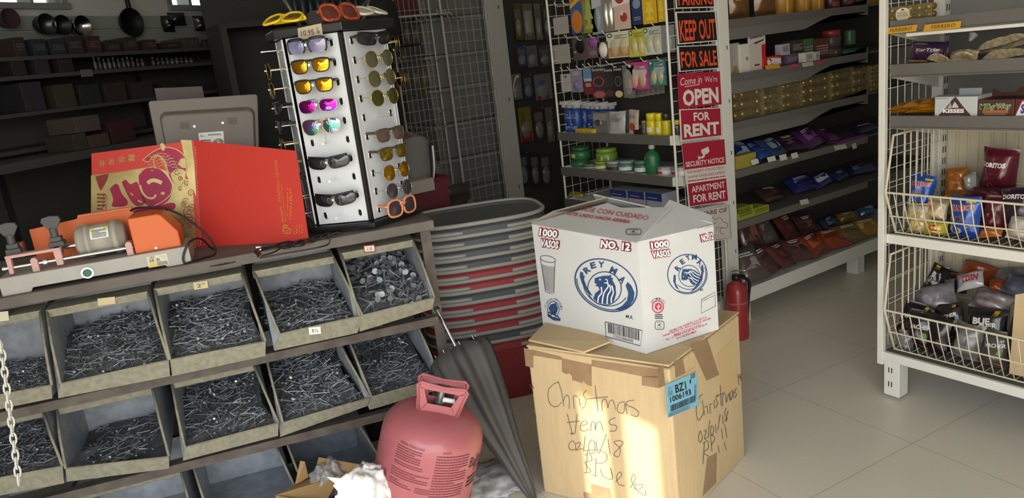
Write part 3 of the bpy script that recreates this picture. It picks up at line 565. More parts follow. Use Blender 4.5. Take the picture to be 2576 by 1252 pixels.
b = B(M('plate yellow', 'd0b423', .6)); b.text('X', fkT, .4185, .026, .006, .0085, .03, .25); b.flat([(.402, .010), (.420, .010), (.420, .021), (.402, .021)], fkT); o = b.obj('emblem'); o.parent = pn
b = kb(KO); b.prism([(.368, .055), (.500, .055), (.500, .105), (.462, .165), (.452, .170), (.368, .170)], lambda x, z, k=1: (x, .02, z), -.125); o = ch(b, 'motor_cover', bevel=.004)
b = kb(CHROME); b.cyl((.428, .0195, .064), (.428, .017, .064), .0035); ch(b, 'screw')
b = kb(KO); b.prism([(.075, .055), (.37, .055), (.37, .192), (.215, .186), (.208, .178), (.075, .168)], lambda x, z, k=1: (x, .150, z), .004); b.box(.215, .135, .184, .37, .154, .19); ch(b, 'back_plate')
b = kb(MOT); b.lathe([(.018, 0), (.042, .004), (.05, .014), (.05, .03), (.053, .031), (.053, .042), (.049, .043), (.049, .105), (.053, .106), (.053, .120), (.049, .121), (.04, .138), (.02, .142)], 32, (.205, .085, .112), X); mo = ch(b, 'motor')
b = B(WHITEP); pm = lambda x, z, k=1: KT @ V((x, .085 - (.0495 + .0006 * k) * math.cos(z), .112 + (.0495 + .0006 * k) * math.sin(z)))
def patch(b, x0, x1, a0, a1, f, k=1, n=6): b.add([f(x, a0 + (a1 - a0) * j / n, k) for j in range(n + 1) for x in (x0, x1)], [(2 * j, 2 * j + 1, 2 * j + 3, 2 * j + 2) for j in range(n)])
patch(b, .255, .305, .2, .95, pm); ml = b.obj('rating_label'); ml.parent = mo
b = B(M('label yellow', 'd8cf3a', .6)); patch(b, .256, .268, .7, .92, pm, 2, 3); patch(b, .293, .304, .74, .95, pm, 2, 3); o = b.obj('label_mark'); o.parent = mo
b = B(INK); b.lines(lambda x, y, k=1: pm(x, y, 2), .26, .25, .04, .55, 7, rng); o = b.obj('print'); o.parent = mo
b = kb(CHROME); b.cyl((.17, .085, .105), (.205, .085, .105), .008); b.cyl((.165, .085, .105), (.172, .085, .105), .0055); ch(b, 'shaft'); b = kb(KG); b.cyl((.152, .085, .105), (.160, .085, .105), .026, n=24); ch(b, 'cutting_wheel')
b = kb(CHROME); b.cyl((.02, .03, .078), (.365, .03, .078), .0062); b.cyl((.012, .03, .078), (.022, .03, .078), .008); b.cyl((.12, .03, .078), (.13, .03, .078), .013); ch(b, 'guide_rod')
for x in (.088, .345):
    b = kb(KP); b.prism([(x, .055), (x + .019, .055), (x + .019, .092), (x + .014, .098), (x + .005, .098), (x, .092)], lambda a, z, k=1: (a, .018, z), -.03); ch(b, 'rod_support', bevel=.002)
b = kb(KP); b.box(.028, .015, .108, .172, .05, .117); b.prism([(.028, .06), (.040, .06), (.042, .11), (.028, .115)], lambda a, z, k=1: (a, .018, z), -.02); b.prism([(.154, .062), (.172, .062), (.174, .117), (.152, .117)], lambda a, z, k=1: (a, .018, z), -.02); ch(b, 'carriage', bevel=.002)
b = kb(M('rusty block', '8b4a42', .7)); b.box(.05, .06, .10, .07, .085, .145); ch(b, 'guide_block')
for x in (.046, .160):
    b = kb(KG); b.box(x - .018, .035, .117, x + .022, .075, .132); b.box(x - .014, .04, .132, x + .017, .07, .147); v = ch(b, 'key_vise', bevel=.002)
    b = kb(KG); b.cyl((x, .055, .147), (x, .055, .175), .011); b.prism([(x - .012, .172), (x + .012, .172), (x + .026, .196), (x + .022, .208), (x, .212), (x - .022, .208), (x - .026, .196)], lambda a, z, k=1: (a, .049, z), -.012); o = b.obj('wing_knob'); o.parent = v
b = B(BLACKP)
zc = lambda x, y, v: PV(x, y, v)
cord = [KT @ V((.365, .14, .178)), zc(352, 522, 2.70), zc(420, 526, 2.68), zc(478, 555, 2.66), zc(528, 600, 2.64), zc(542, 635, 2.62), zc(520, 668, 2.60), zc(492, 679, 2.58), zc(466, 668, 2.57), zc(462, 640, 2.57), zc(478, 607, 2.58), zc(505, 600, 2.63), zc(530, 622, 2.66), zc(545, 645, 2.70)]
for p in cord: p.z = max(p.z, CT + .004)
b.tube(bez(cord, 8), .0036, 8); ch(b, 'power_cord')
# ------------------------------------------------------------------ red spiral calendar
CRED = M('red calendar card', 'c0382f', .4); CGOLD = M('gold foil print', 'c9b27a', .3, .6, col2='a99a64', scale=12); CMAG = M('magenta foil', '8f1d4a', .3, .2, col2='a4243f', scale=8); CDK = M('dark red line', '7c2a1c', .5)
S0, rb, lb = PZ(505, 621, CT), PZ(778, 606, CT), PZ(236, 655, CT)
S1 = PV(490, 353, 2.865); rt = Pl(S0, rb - S0, S1 - S0).hit(745, 379); lt = Pl(S0, lb - S0, S1 - S0).hit(232, 386)
root = thing('calendar', 'open red spiral bound calendar with a gold carp, propped on the counter behind the machine', 'calendar', S0)
b = B(CRED); b.slab(S0, rb, rt, S1, .0025); pr_ = ch(b, 'right_page')
b = B(CRED); b.slab(lb, S0, S1, lt, .006); pl_ = ch(b, 'left_page')
b = B(CHROME)
for i in range(52):
    c = S0.lerp(S1, .02 + .92 * i / 51); a = (rb - S0).normalized(); n = (rb - S0).cross(S1 - S0).normalized(); b.tube([c + a * .006 * math.cos(t) + n * .006 * math.sin(t) for t in [j * math.pi / 4 for j in range(8)]], .0009, 5, True)
ch(b, 'spiral')
nr = (rb - S0).cross(rt - S0); 
frr = Pl(S0.lerp(rt, .5), rb - S0, S1 - S0).fr(220, 340, 4.174, .006); fl = Pl(S0, lb - S0, S1 - S0).fr(220, 340, 4.174, .004)
def qd(a, b_, c, d, lift): return bil(a, b_, c, d, lift)
fR = qd(S0, rb, rt, S1, .0035); fL0 = qd(lb, S0, S1, lt, .001); fL = lambda x, y, k=1: fL0(x, y, 6.4 + .7 * k)
def inv(a, b_, c, d, px, py):                     # crop pixel -> page coordinates
    x, y = .5, .5
    P4 = [project(q) for q in (a, b_, c, d)]; tx, ty = 220 + px / 4.174, 340 + py / 4.174
    for _ in range(12):
        f = lambda u, v: tuple(P4[0][i] * (1 - u) * (1 - v) + P4[1][i] * u * (1 - v) + P4[2][i] * u * v + P4[3][i] * (1 - u) * v for i in (0, 1))
        g = f(x, y); e = .001; gx = f(x + e, y); gy = f(x, y + e); a11, a21 = (gx[0] - g[0]) / e, (gx[1] - g[1]) / e; a12, a22 = (gy[0] - g[0]) / e, (gy[1] - g[1]) / e; dt = a11 * a22 - a12 * a21
        dx, dy = tx - g[0], ty - g[1]; x += (dx * a22 - dy * a12) / dt; y += (dy * a11 - dx * a21) / dt
    return x, y
def project(p): q = RW.transposed() @ (V(p) - EYE); return q.x / q.z * FPX + CX, q.y / q.z * FPX + CY
pgR = lambda x, y, k=1: fR(*inv(S0, rb, rt, S1, x, y), k); pgL = lambda x, y, k=1: fL(*inv(lb, S0, S1, lt, x, y), k)
b = B(M('calendar gold ink', 'cf8f3a', .4, .3))
tq(b, "QUAN'S", pgR, (2085, 915), (2058, 735), (2030, 738), (2055, 915), .01, 1, .2); tq(b, 'TRADING CENTER', pgR, (2050, 700), (2005, 260), (1975, 262), (2020, 700), 0, 1, .15)
b.stroke([(2098, 910), (2045, 500)], pgR, 4); b.stroke([(2075, 1010), (2068, 950), (2090, 930), (2098, 955)], pgR, 12); b.stroke(bez2([(2098, 1035), (2075, 1020), (2068, 985), (2098, 970), (2140, 985), (2140, 1020), (2112, 1030), (2100, 1005), (2125, 1000)], 6), pgR, 9); tq(b, 'C', pgR, (2112, 975), (2108, 935), (2075, 932), (2080, 975), .03)
rng = random.Random(9)
for j, (x, y0, y1) in enumerate(((2110, 850, 560), (2135, 880, 560), (2150, 850, 600), (2180, 1040, 980), (2205, 1030, 950), (2232, 1030, 945), (2258, 1030, 950))):
    y = y0
    while y > y1: l = rng.uniform(8, 26); b.flat([(x, y), (x + 8, y), (x + 5, y - l), (x - 3, y - l)], pgR); y -= l + rng.uniform(4, 22)
o = ch(b, 'back_print')
b = B(CGOLD)
b.flat([(48, 420), (330, 385), (690, 325), (720, 330), (1110, 480), (1150, 1190), (1000, 1190), (48, 1190)], pgL, .6)
b.flat([(985, 50), (1100, 52), (1130, 300), (1150, 640), (1050, 420), (1010, 150)], pgL, .7)
for t, x, y, s in (('年', 165, 295, 70), ('年', 265, 275, 70), ('有', 368, 255, 75), ('餘', 470, 235, 78)): tc_(b, t, pgL, x, y, s, s * .95, -90, .01)
b.use(CMAG)
def blob(pts, k=2): b.flat(bez2(pts + [pts[0]], 6)[:-1], pgL, k)
blob([(545, 420), (620, 350), (730, 340), (820, 400), (885, 500), (890, 580), (870, 660), (800, 720), (690, 760), (600, 690), (560, 560)]); blob([(245, 560), (310, 505), (360, 560), (420, 660), (430, 720), (380, 745), (270, 740), (280, 670)])
blob([(370, 490), (410, 465), (460, 510), (530, 490), (580, 600), (620, 700), (540, 740), (470, 690), (400, 560)]); blob([(480, 800), (600, 750), (740, 740), (880, 705), (930, 720), (920, 770), (850, 790), (700, 800), (520, 830)])
b.use(CGOLD)
b.stroke(bez2([(640, 500), (690, 470), (750, 480), (790, 500)], 6), pgL, 40, 3); b.stroke(bez2([(560, 520), (590, 600), (640, 650), (700, 655), (730, 620)], 6), pgL, 22, 3); b.disc(pgL, 800, 605, 22, 16, 3); b.stroke(bez2([(350, 520), (380, 600), (430, 660), (440, 680)], 6), pgL, 22, 3); b.stroke(bez2([(460, 600), (490, 630)], 3), pgL, 12, 3); b.stroke(bez2([(540, 680), (580, 700)], 3), pgL, 18, 3); b.stroke(bez2([(710, 735), (800, 690), (880, 620), (895, 560)], 6), pgL, 10, 3)
body = [(590, 260), (690, 180), (800, 130), (920, 140), (1010, 200), (1050, 290), (1040, 400), (1010, 500), (950, 520), (890, 470), (850, 380), (830, 280), (760, 210), (690, 230), (650, 280)]
b.use(CMAG); blob(body, 2.4); b.use(CGOLD); outl(b, pgL, bez2(body + [body[0]], 6), 9, 3)
blob([(880, 400), (950, 350), (1030, 370), (1040, 440), (1000, 510), (940, 510), (900, 460)], 3); blob([(770, 95), (800, 85), (825, 120), (815, 160), (790, 155)], 3.2); blob([(960, 300), (1000, 240), (1080, 275), (1070, 330), (1010, 340)], 3)
for i in range(9):
    for j in range(5):
        t = i / 9; cx = 650 + 330 * t + j * 12 - 10; cy = 235 - 110 * math.sin(t * 2.2) + j * 30 + 170 * t * t
        if (cx - 690) / 360 > -.1: b.stroke([(cx + 17 * math.cos(a), cy + 15 * math.sin(a)) for a in [R_(20 + 14 * q) for q in range(11)]], pgL, 5, 3)
b.stroke(bez2([(720, 330), (705, 260), (740, 215), (800, 260), (840, 340), (870, 400)], 6), pgL, 8, 3)
for i in range(12): b.stroke([(770 + i * 6, 250 + i * 13), (800 + i * 6, 238 + i * 13)], pgL, 4, 3.4)
b.use(CDK); b.ring(pgL, 985, 450, 24, 24, 8, 3.6, 16); b.disc(pgL, 988, 448, 8, k=3.6, n=10); b.ring(pgL, 950, 390, 26, 26, 6, 3.6, 18, 0, 300)
for x, y, r in ((1040, 690, 34), (1020, 720, 30), (1075, 800, 60), (1100, 760, 40), (1065, 870, 50), (1100, 900, 44), (1095, 600, 34), (985, 555, 24), (1050, 500, 26), (1000, 910, 40), (1080, 940, 30)): b.ring(pgL, x, y, r, r, 6, 1.4, 20, rng.uniform(0, 90), rng.uniform(280, 420)); b.ring(pgL, x + 4, y + 4, r * .5, r * .5, 5, 1.4, 16, 0, 300)
b.flat([(95, 430), (230, 400), (225, 450), (190, 520), (150, 580), (120, 520)], pgL, 1.2); tc_(b, 'Happy', pgL, 175, 700, 170, 30, -90); tc_(b, 'New Year', pgL, 205, 700, 160, 26, -90); b.lines(lambda x, y, k=1: pgL(x, y, k), 110, 600, 90, 190, 5, rng)
ch(b, 'front_artwork')
# ------------------------------------------------------------------ monitor seen from the back
MG = M('grey monitor plastic', '6f675e', .5); MGD = M('dark monitor groove', '2d2a27', .6)
m0, m1, m2, m3_ = PV(372, 254, 3.08), PV(648, 236, 3.08), PV(652, 372, 3.05), PV(398, 384, 3.05)
root = thing('monitor', 'grey computer monitor seen from behind with a white sticker, behind the red calendar', 'monitor', V((((m2 + m3_) / 2).x, ((m2 + m3_) / 2).y, CT)))
ex = (m1 - m0); ey = (m3_ - m0); lo = 1.22; m2 = m1 + (m2 - m1) * lo; m3_ = m0 + ey * lo; nn = -(ex.cross(ey).normalized()); nn = nn if nn.dot(EYE - m0) > 0 else -nn
mf = lambda x, y, k=1: m0 * (1 - x) * (1 - y) + m1 * x * (1 - y) + m2 * x * y + m3_ * (1 - x) * y + nn * .001 * k
def rr(x0, y0, x1, y1, r, n=5):
    o = []
    for cx, cy, a in ((x1 - r, y0 + r * 1.6, -90), (x1 - r, y1 - r * 1.6, 0), (x0 + r, y1 - r * 1.6, 90), (x0 + r, y0 + r * 1.6, 180)): o += [(cx + r * math.cos(R_(a + 90 * i / n)), cy + 1.6 * r * math.sin(R_(a + 90 * i / n))) for i in range(n + 1)]
    return o
b = B(MG); p = rr(0, 0, 1, 1, .03); b.loft([[mf(x, y, -38) for x, y in p], [mf(x, y, -30) for x, y in p], [mf(x, y, 0) for x, y in p]]); ch(b, 'bezel', bevel=.003)
b = B(MG); q = rr(.075, .18, .965, .92, .07); qi = rr(.09, .25, .955, .90, .06); b.loft([[mf(x, y, 0) for x, y in q], [mf(x, y, 22) for x, y in qi], [mf(x, y, 24) for x, y in rr(.1, .27, .945, .88, .05)]]); bk = ch(b, 'rear_housing', bevel=.002)
b = B(MGD)
for (cx, cy) in ((.30, .43), (.75, .40)):
    for i in range(9):
        for j in range(7): b.box(0, 0, 0, 0, 0, 0) if 0 else b.flat([(cx - .042 + i * .0095, cy - .05 + j * .015), (cx - .036 + i * .0095, cy - .05 + j * .015), (cx - .036 + i * .0095, cy - .042 + j * .015), (cx - .042 + i * .0095, cy - .042 + j * .015)], mf, 24.6)
for i in range(60): x = .17 + i * .0115; b.stroke([(x, .205), (x + .006, .238)], mf, .003, 17)
o = b.obj('vents'); o.parent = bk
for cx, cy in ((.385, .45), (.655, .42)): b = B(CHROME); b.cyl(mf(cx, cy, 24), mf(cx, cy, 26.5), .004); o = b.obj('screw'); o.parent = bk
b = B(WHITEP); lp = [(.415, .555), (.655, .545), (.655, .845), (.415, .835)]; b.flat(lp, mf, 25); st = b.obj('sticker'); st.parent = bk
b = B(INK); b.ring(mf, .44, .60, .010, .016, .004, 26, 14); b.stroke([(.447, .61), (.452, .622)], mf, .004, 26); tq(b, 'QIAN', mf, (.455, .612), (.485, .612), (.485, .60), (.455, .60), .02, 26); rng = random.Random(8); b.lines(lambda x, y, k=1: mf(x, 1.17 - y, 26), .505, .565, .125, .03, 2, rng); b.lines(lambda x, y, k=1: mf(x, 1.48 - y, 26), .425, .66, .10, .16, 6, rng); o = b.obj('print'); o.parent = bk
b = B(M('sticker grey', '8a8680', .6)); c_ = [(.60 + .062 * math.cos(t), .745 + .09 * math.sin(t)) for t in [i * math.pi / 16 for i in range(32)]]; b.flat([(min(x, .654), y) for x, y in c_], mf, 25.6); b.use(WHITEP); b.flat([(.57, .75), (.60, .70), (.635, .745), (.605, .80)], mf, 26); b.stroke(bez2([(.56, .83), (.565, .76), (.60, .69), (.57, .68)], 5), mf, .008, 26); b.stroke([(.60, .80), (.63, .81)], mf, .008, 26); b.stroke([(.635, .745), (.654, .71)], mf, .008, 26); o = b.obj('emblem'); o.parent = bk
b = B(BLACKP); c0 = mf(.5, .9, -20); b.obox(V((c0.x - .03, c0.y, CT + .012)), V((.06, 0, 0)), V((0, .03, 0)), V((0, 0, c0.z - CT - .01))); b.obox(V((c0.x - .12, c0.y - .06, CT)), V((.24, 0, 0)), V((0, .18, 0)), V((0, 0, .013))); ch(b, 'stand', bevel=.003)
# grey cardboard thing behind the monitor
b = B(M('grey box lid', '5d5453', .8)); p4 = [PV(388, 222, 3.22), PV(508, 217, 3.22), PV(514, 250, 3.22), PV(394, 262, 3.22)]; b.slab(p4[3] - Z * (p4[3].z - CT - .001), p4[2] - Z * (p4[2].z - CT - .001), p4[1], p4[0], -.02); tag(b.obj('box_lid'), 'dull grey carton lid sticking up behind the monitor', 'box')
# cables on the counter
root = thing('cable_bundle', 'tangle of thin black cables with a two pin plug lying along the counter edge', 'cable', PZ(720, 620, CT)); rng = random.Random(4); b = B(BLACKP)
for j in range(5):
    pts = [PZ(650 + i * 34 + rng.uniform(-6, 6), 640 - i * 9.2 + rng.uniform(-9, 9) - j * 2, CT + .004 + .003 * (j % 3)) for i in range(7)]; b.tube(bez(pts, 6), .0028, 6)
b.tube(bez([PZ(656, 648, CT + .004), PZ(700, 640, CT + .004), PZ(810, 620, CT + .004), PZ(830, 605, CT + .006), PZ(826, 590, CT + .01), PZ(860, 585, CT + .008)], 6), .0028, 6); ch(b, 'cable')
b = B(BLACKP); p = PZ(646, 633, CT + .012); b.cyl(p, PZ(656, 645, CT + .008), .009, .006); pg = ch(b, 'plug'); b = B(CHROME)
for d in (0, 7): b.obox(PZ(644, 624 + d, CT + .012), U * .016, W * .0015, Z * .005)
o = b.obj('prong'); o.parent = pg
# oval badge on the counter front area
b = B(M('silver badge', 'c9c6c0', .6)); c = PZ(561, 664, CT + .001); fo = lambda x, y, k=1: c + U * x + W * y + Z * .0008 * k
b.ring(fo, 0, 0, .047, .021, .003); b.ring(fo, 0, 0, .040, .016, .0015); b.use(M('badge black', '2c2a29', .8, spec=.1)).disc(fo, 0, 0, .04, .0155, .4); b.use(M('silver badge', 'b9b5ae'))
tq(b, 'DECORATED', fo, (-.03, -.006), (.03, -.006), (.03, .006), (-.03, .006), .02, 2); tag(b.obj('badge'), 'oval black and silver badge lying on the counter before the calendar', 'badge')
# ------------------------------------------------------------------ gas cylinder, umbrella, tubs, torn carton, bags
PT = M('dusty pink red paint', 'a2555a', .42, col2='aa6064', scale=5, coat=.25); PTD = M('dust on shoulder', '8f5a50', .8)
tn = V((.53, .85, 0)); tp0 = V((.92, 1.93, 0)); tpl2 = Pl(tp0, V((.85, -.53, 0)), Z)
q0, q1 = tpl2.hit(1056, 1235), tpl2.hit(1103, 1022); ax = (q1 - q0).normalized(); top = q1; TR = .157; TL = .50; base = top - ax * TL
root = thing('gas_cylinder', 'leaning dusty pink red balloon gas cylinder with a handle, before the hoppers', 'gas cylinder', base)
TS = ax.cross(Z); TS = (V((.85, -.53, 0)) - ax * V((.85, -.53, 0)).dot(ax)).normalized(); TF = TS.cross(ax); TF = TF if TF.dot(EYE - base) > 0 else -TF
DH, EX_ = .105, 2.6; hs = TL - DH; prof = [(.09, 0), (.13, .005), (TR - .01, .025), (TR, .06), (TR, hs)] + [(max(.001, TR * abs(math.cos(a)) ** (2 / EX_)), hs + DH * math.sin(a) ** (2 / EX_)) for a in [R_(d) for d in range(5, 91, 5)]]
b = B(PT); b.lathe(prof, 48, base, ax); ch(b, 'body')
b = B(M('weld seam', 'a33f44', .5)); b.tube([base + ax * .235 + (TS * math.cos(t) + TF * math.sin(t)) * (TR + .0006) for t in [i * math.pi / 24 for i in range(48)]], .0018, 6, True); ch(b, 'seam')
th = lambda a, h, k=1: base + ax * h + (TS * math.sin(R_(a)) + TF * math.cos(R_(a))) * ((TR if h <= hs else TR * (1 - ((h - hs) / DH) ** EX_) ** (1 / EX_)) + .0008 * k)
b = B(M('tank print', '6d2a31', .6)); rng = random.Random(6)
for a0, a1, h0, h1, n in ((-38, -8, .38, .425, 6), (-38, -4, .362, .376, 2), (-40, 4, .322, .352, 4), (-40, -12, .295, .317, 3), (-8, 8, .292, .312, 3), (8, 48, .285, .425, 16), (-40, -12, .085, .22, 10), (0, 46, .09, .22, 14)): b.lines(th, a0, h0, a1 - a0, h1 - h0, n, rng, fill=.42)
def wtxt(t, a, h, w, hh): b.text(t, lambda x, y, k=1: th(x, y, k), a, h, w, hh, .0)
wtxt('WARNING CHOKING HAZARD', -36, .428, 30, .007); wtxt('DANGER', 14, .428, 10, .006)
b.use(INK); wtxt('Balloon', 52, .37, 38, .034); wtxt('Time', 60, .35, 22, .02); wtxt('Balloon', 52, .20, 38, .034); b.lines(th, 54, .30, 20, .04, 3, rng); ch(b, 'printing')
hp = Pl(top + TF * .04, TS, ax)
def hfr(off): return lambda x, y, k=1: top + TS * x + ax * y + TF * off
outer = [(-.058, -.006), (.058, -.006), (.075, .075), (.068, .085), (0, .078), (-.068, .085), (-.075, .075)]; hole = [(-.036, .022), (.036, .022), (.056, .066), (-.056, .066)]
for off, nm in ((.034, 'handle'), (-.022, 'handle')):
    b = B(PT); bars = [((-.058, -.012), (.058, -.012), (.040, .022), (-.040, .022)), ((-.064, .066), (.064, .066), (.068, .085), (-.068, .085)), ((-.058, -.012), (-.036, .022), (-.054, .066), (-.076, .082)), ((.036, .022), (.058, -.012), (.076, .082), (.054, .066))]
    for q in bars: b.prism(q, hfr(off), .004)
    b.tube([hfr(off)(x, y) + TF * .003 for x, y in ((-.056, -.012), (-.076, .078), (-.066, .087), (0, .080), (.066, .087), (.076, .078), (.056, -.012))], .005, 8); ch(b, nm)
b = B(PT)
for sx in (-1, 1): b.prism([(sx * .056, -.012), (sx * .064, -.012), (sx * .072, .03), (sx * .064, .03)], hfr(-.022), .056)
ch(b, 'handle_side')
b = B(M('valve steel', '8d9290', .35, .8)); b.cyl(top - ax * .005, top + ax * .058, .011); b.cyl(top, top + ax * .02, .018); v_ = ch(b, 'valve'); b = B(WHITEP); b.cyl(top + ax * .026, top + ax * .026 + TS * .045, .0075); o = b.obj('nozzle'); o.parent = v_
UM = M('black umbrella nylon', '4b4845', .6, var=.12, scale=6)
u0, u1 = PZ(1150, 878, .50), PZ(1343, 1256, .012); ua = (u1 - u0).normalized(); us = ua.cross(EYE - u0).normalized(); uf = us.cross(ua)
root = thing('umbrella', 'folded black umbrella leaning upside down between the gas cylinder and the brown carton', 'umbrella', u1)
b = B(UM); L = (u1 - u0).length; rings = []
for i in range(15):
    t = i / 14; R = (.085 * (1 - t) ** .75 + .012) * (1 if t > .02 else .93); R *= .82 + .18 * math.sin(math.pi * min(1, .25 + t * 1.1)); ring = []
    for j in range(48): a = 2 * math.pi * j / 48; q = R * (1 + .22 * math.cos(8 * a + 1.5 * t) * (1 - .4 * t)); ring.append(u0 + ua * (L * t + (.012 * math.cos(8 * a) if i == 0 else 0)) + (us * math.cos(a) * 1.1 + uf * math.sin(a) * .8) * q)
    rings.append(ring)
b.smooth = True; b.loft(rings); ch(b, 'canopy')
b = B(CHROME); b.cyl(u0 + ua * .02, u0 - ua * .16, .0065); ch(b, 'shaft'); b = B(BLACKP); b.cyl(u0 - ua * .16, u0 - ua * .26, .012, .014); ch(b, 'grip')
for j in range(8): a = 2 * math.pi * j / 8 + .2; p = u0 + (us * math.cos(a) * 1.1 + uf * math.sin(a) * .8) * .075; b = B(CHROME); b.cyl(p, p - ua * .016, .0016); ch(b, 'rib_tip')
# tubs
TG = M('grey plastic tub', '56585a', .5); TRM = M('light grey tub rim', 'a09f96', .5); TRD = M('red plastic tub', '9c3d42', .45)
tcn, ta = V((1.635, 2.865, 0)), R_(-22); tu, tw = V((math.cos(ta), math.sin(ta), 0)), V((-math.sin(ta), math.cos(ta), 0))
def trr(a, b_, z, n=44, e=3.4):
    o = []
    for i in range(n): t = 2 * math.pi * i / n; c, s = math.cos(t), math.sin(t); o.append(tu * a * abs(c) ** (2 / e) * (1 if c > 0 else -1) + tw * b_ * abs(s) ** (2 / e) * (1 if s > 0 else -1) + Z * z)
    return o
def tub(z, bm, label, hw=.30, hd=.215):
    global root; root = thing('laundry_tub', label, 'tub', tcn + Z * z, 0, 'nested plastic tubs')
    def mk(b, n): o = b.obj(n); o.parent = root; return o
    b = B(bm); b.smooth = True
    b.loft([trr(hw * .8, hd * .78, -.30), trr(hw - .022, hd - .022, -.03), trr(hw - .014, hd - .014, 0), trr(hw - .022, hd - .022, -.004), trr(hw - .03, hd - .03, -.03), trr(hw * .8 - .006, hd * .78 - .006, -.294)], True, True); mk(b, 'body')
    b = B(TRM); b.tube(trr(hw - .006, hd - .006, 0), .0095, 8, True); mk(b, 'rim')
    b = B(bm); b.loft([trr(hw - .012, hd - .012, -.012), trr(hw - .002, hd - .002, -.020), trr(hw - .002, hd - .002, -.042), trr(hw - .016, hd - .016, -.043)]); mk(b, 'skirt')
    for s0, s1 in ((-.24, -.09), (.10, .245)):
        b = B(TRM); m_ = []
        for i in range(9): x = s0 + (s1 - s0) * i / 8; y = -(hd - .002) * (max(0, 1 - (abs(x) / (hw - .002)) ** 3.4)) ** (1 / 3.4); m_.append(tu * x + tw * (y - .0015) + Z * -.031)
        b.tube(m_, .0085, 8); mk(b, 'grip_pad')
TC = [TG, TG, TG, TG, TRD, TRD, TG, TRD, TRD, TRD, TG, TRD]
for i, m_ in enumerate(TC): tub(.835 - i * .0485, m_, ('top grey laundry tub of the tall nested stack beside the counter' if i == 0 else '%s laundry tub, %s from the top of the nested stack' % ('grey' if m_ is TG else 'red', ORD[i])))
# torn carton with plastic bags at the bottom of the picture
def chp(b, n, **k): return ch(b, n, **k)
z0 = .17; c0, c1, c2, c3 = PZ(692, 1245, z0), PZ(790, 1196, z0), PZ(968, 1196, z0), PZ(900, 1290, z0)
root = thing('cardboard_box', 'torn open low brown carton on the floor before the empty hoppers', 'box', (c0 + c2) / 2 - Z * z0)
TORN = M('torn cardboard', 'a08055', .85, var=.08, scale=8)
b = B(TORN)
for p, q in ((c0, c1), (c1, c2), (c2, c3), (c3, c0)): b.slab(V((p.x, p.y, .002)), V((q.x, q.y, .002)), q, p, .005)
b.quad(*[V((p.x, p.y, .003)) for p in (c0, c1, c2, c3)]); ch(b, 'body')
b = B(TORN); b.slab(c0, c1, c1 + V((.06, -.12, .03)), c0 + V((.08, -.15, -.05)), .004); ch(b, 'front_flap')
b = B(TORN); p, q = PZ(742, 1218, .18), PZ(775, 1200, .18); b.slab(p, q, PV(766, 1160, p.dot(W) + .02), PV(755, 1158, p.dot(W) + .02), .003); ch(b, 'torn_strip')
b = B(TORN); b.slab(c1, c2, c2 + V((-.03, .02, .04)), c1 + V((.03, .0, .06)), .004); ch(b, 'back_flap')
def crumple(m, c, rx, ry, rz, seed, amp=.35, n=26, fq=3.0, sub=2):
    b = B(m); b.smooth = True; rings = []
    for i in range(1, n):
        t = math.pi * i / n; ring = []
        for j in range(2 * n):
            a = math.pi * j / n; d = V((math.sin(t) * math.cos(a), math.sin(t) * math.sin(a), math.cos(t))); k = 1 + amp * (noise.fractal(d * fq + V((seed, seed * .7, 0)), .9, 2.0, 4) * .8 - .5 * abs(noise.noise(d * fq * 1.7 + V((seed, 3, 1))))); p = V((d.x * rx, d.y * ry, d.z * rz)) * k; ring.append(V(c) + V((p.x, p.y, max(p.z, -rz * .9))))
        rings.append(ring)
    return b.loft(rings)
BAGW = M('white plastic bag', 'e9e7e2', .45); CLR = M('clear plastic', 'b9b7b8', .12, alpha=.55)
pb = PZ(922, 1250, .28); b = crumple(BAGW, pb, .095, .07, .10, 3.1, .38); b.add([pb + V((-.05, .03, .03)), pb + V((-.09, .05, .085)), pb + V((-.02, .04, .05))], [(0, 1, 2)]); tag(b.obj('plastic_bag'), 'crumpled white plastic bag glaring in the sun on top of the torn carton', 'plastic bag')
pc = PZ(832, 1206, .165); b = crumple(CLR, pc, .07, .06, .065, 7.7, .4); tag(b.obj('plastic_bag'), 'clear plastic bag stuffed into the torn carton, beside the white bag', 'plastic bag')
ps = PZ(1235, 1225, 0) + Z * .028; b = crumple(M('grey white sheet plastic', 'b5b2b0', .5), ps, .14, .12, .03, 12.3, .35); tag(b.obj('plastic_sheet'), 'crumpled greyish plastic sheet on the floor right of the gas cylinder', 'plastic sheet')
# ------------------------------------------------------------------ six sided sunglasses rack on the counter
RC = V((1.015, 2.632, 0)); PHI0 = -130.8; AP = .175; RZ0, RZT = 1.0, 1.632; ROWZ = [1.602 - .0636 * i for i in range(10)]
PANEL = M('brushed aluminium panel', 'd0d2d5', .4, .2); DKCORE = M('dark rack core', '3b3834', .4, .3)
def face_T(k):                                    # local x to the right, y up, z outwards
    a = R_(PHI0 + 60 * k); n = V((math.cos(a), math.sin(a), 0)); t = V((-math.sin(a), math.cos(a), 0)); o = RC + n * AP
    return Mx(((t.x, 0, n.x, o.x), (t.y, 0, n.y, o.y), (0, 1, 0, 0), (0, 0, 0, 1)))
root = thing('sunglasses_rack', 'tall revolving six sided metal sunglasses rack standing on the counter', 'display rack', RC + Z * CT)
def hexpoly(r, z, rot=30): return [RC + V((r * math.cos(R_(PHI0 + rot + 60 * i)), r * math.sin(R_(PHI0 + rot + 60 * i)), z)) for i in range(6)]
b = B(DKCORE); b.loft([hexpoly(.185, RZ0 - .002), hexpoly(.185, RZT)]); ch(b, 'core')
b = B(BLACKP); b.loft([hexpoly(.236, RZT + .003), hexpoly(.236, RZT + .030), hexpoly(.225, RZT + .034)]); ch(b, 'top_cap', bevel=.003)
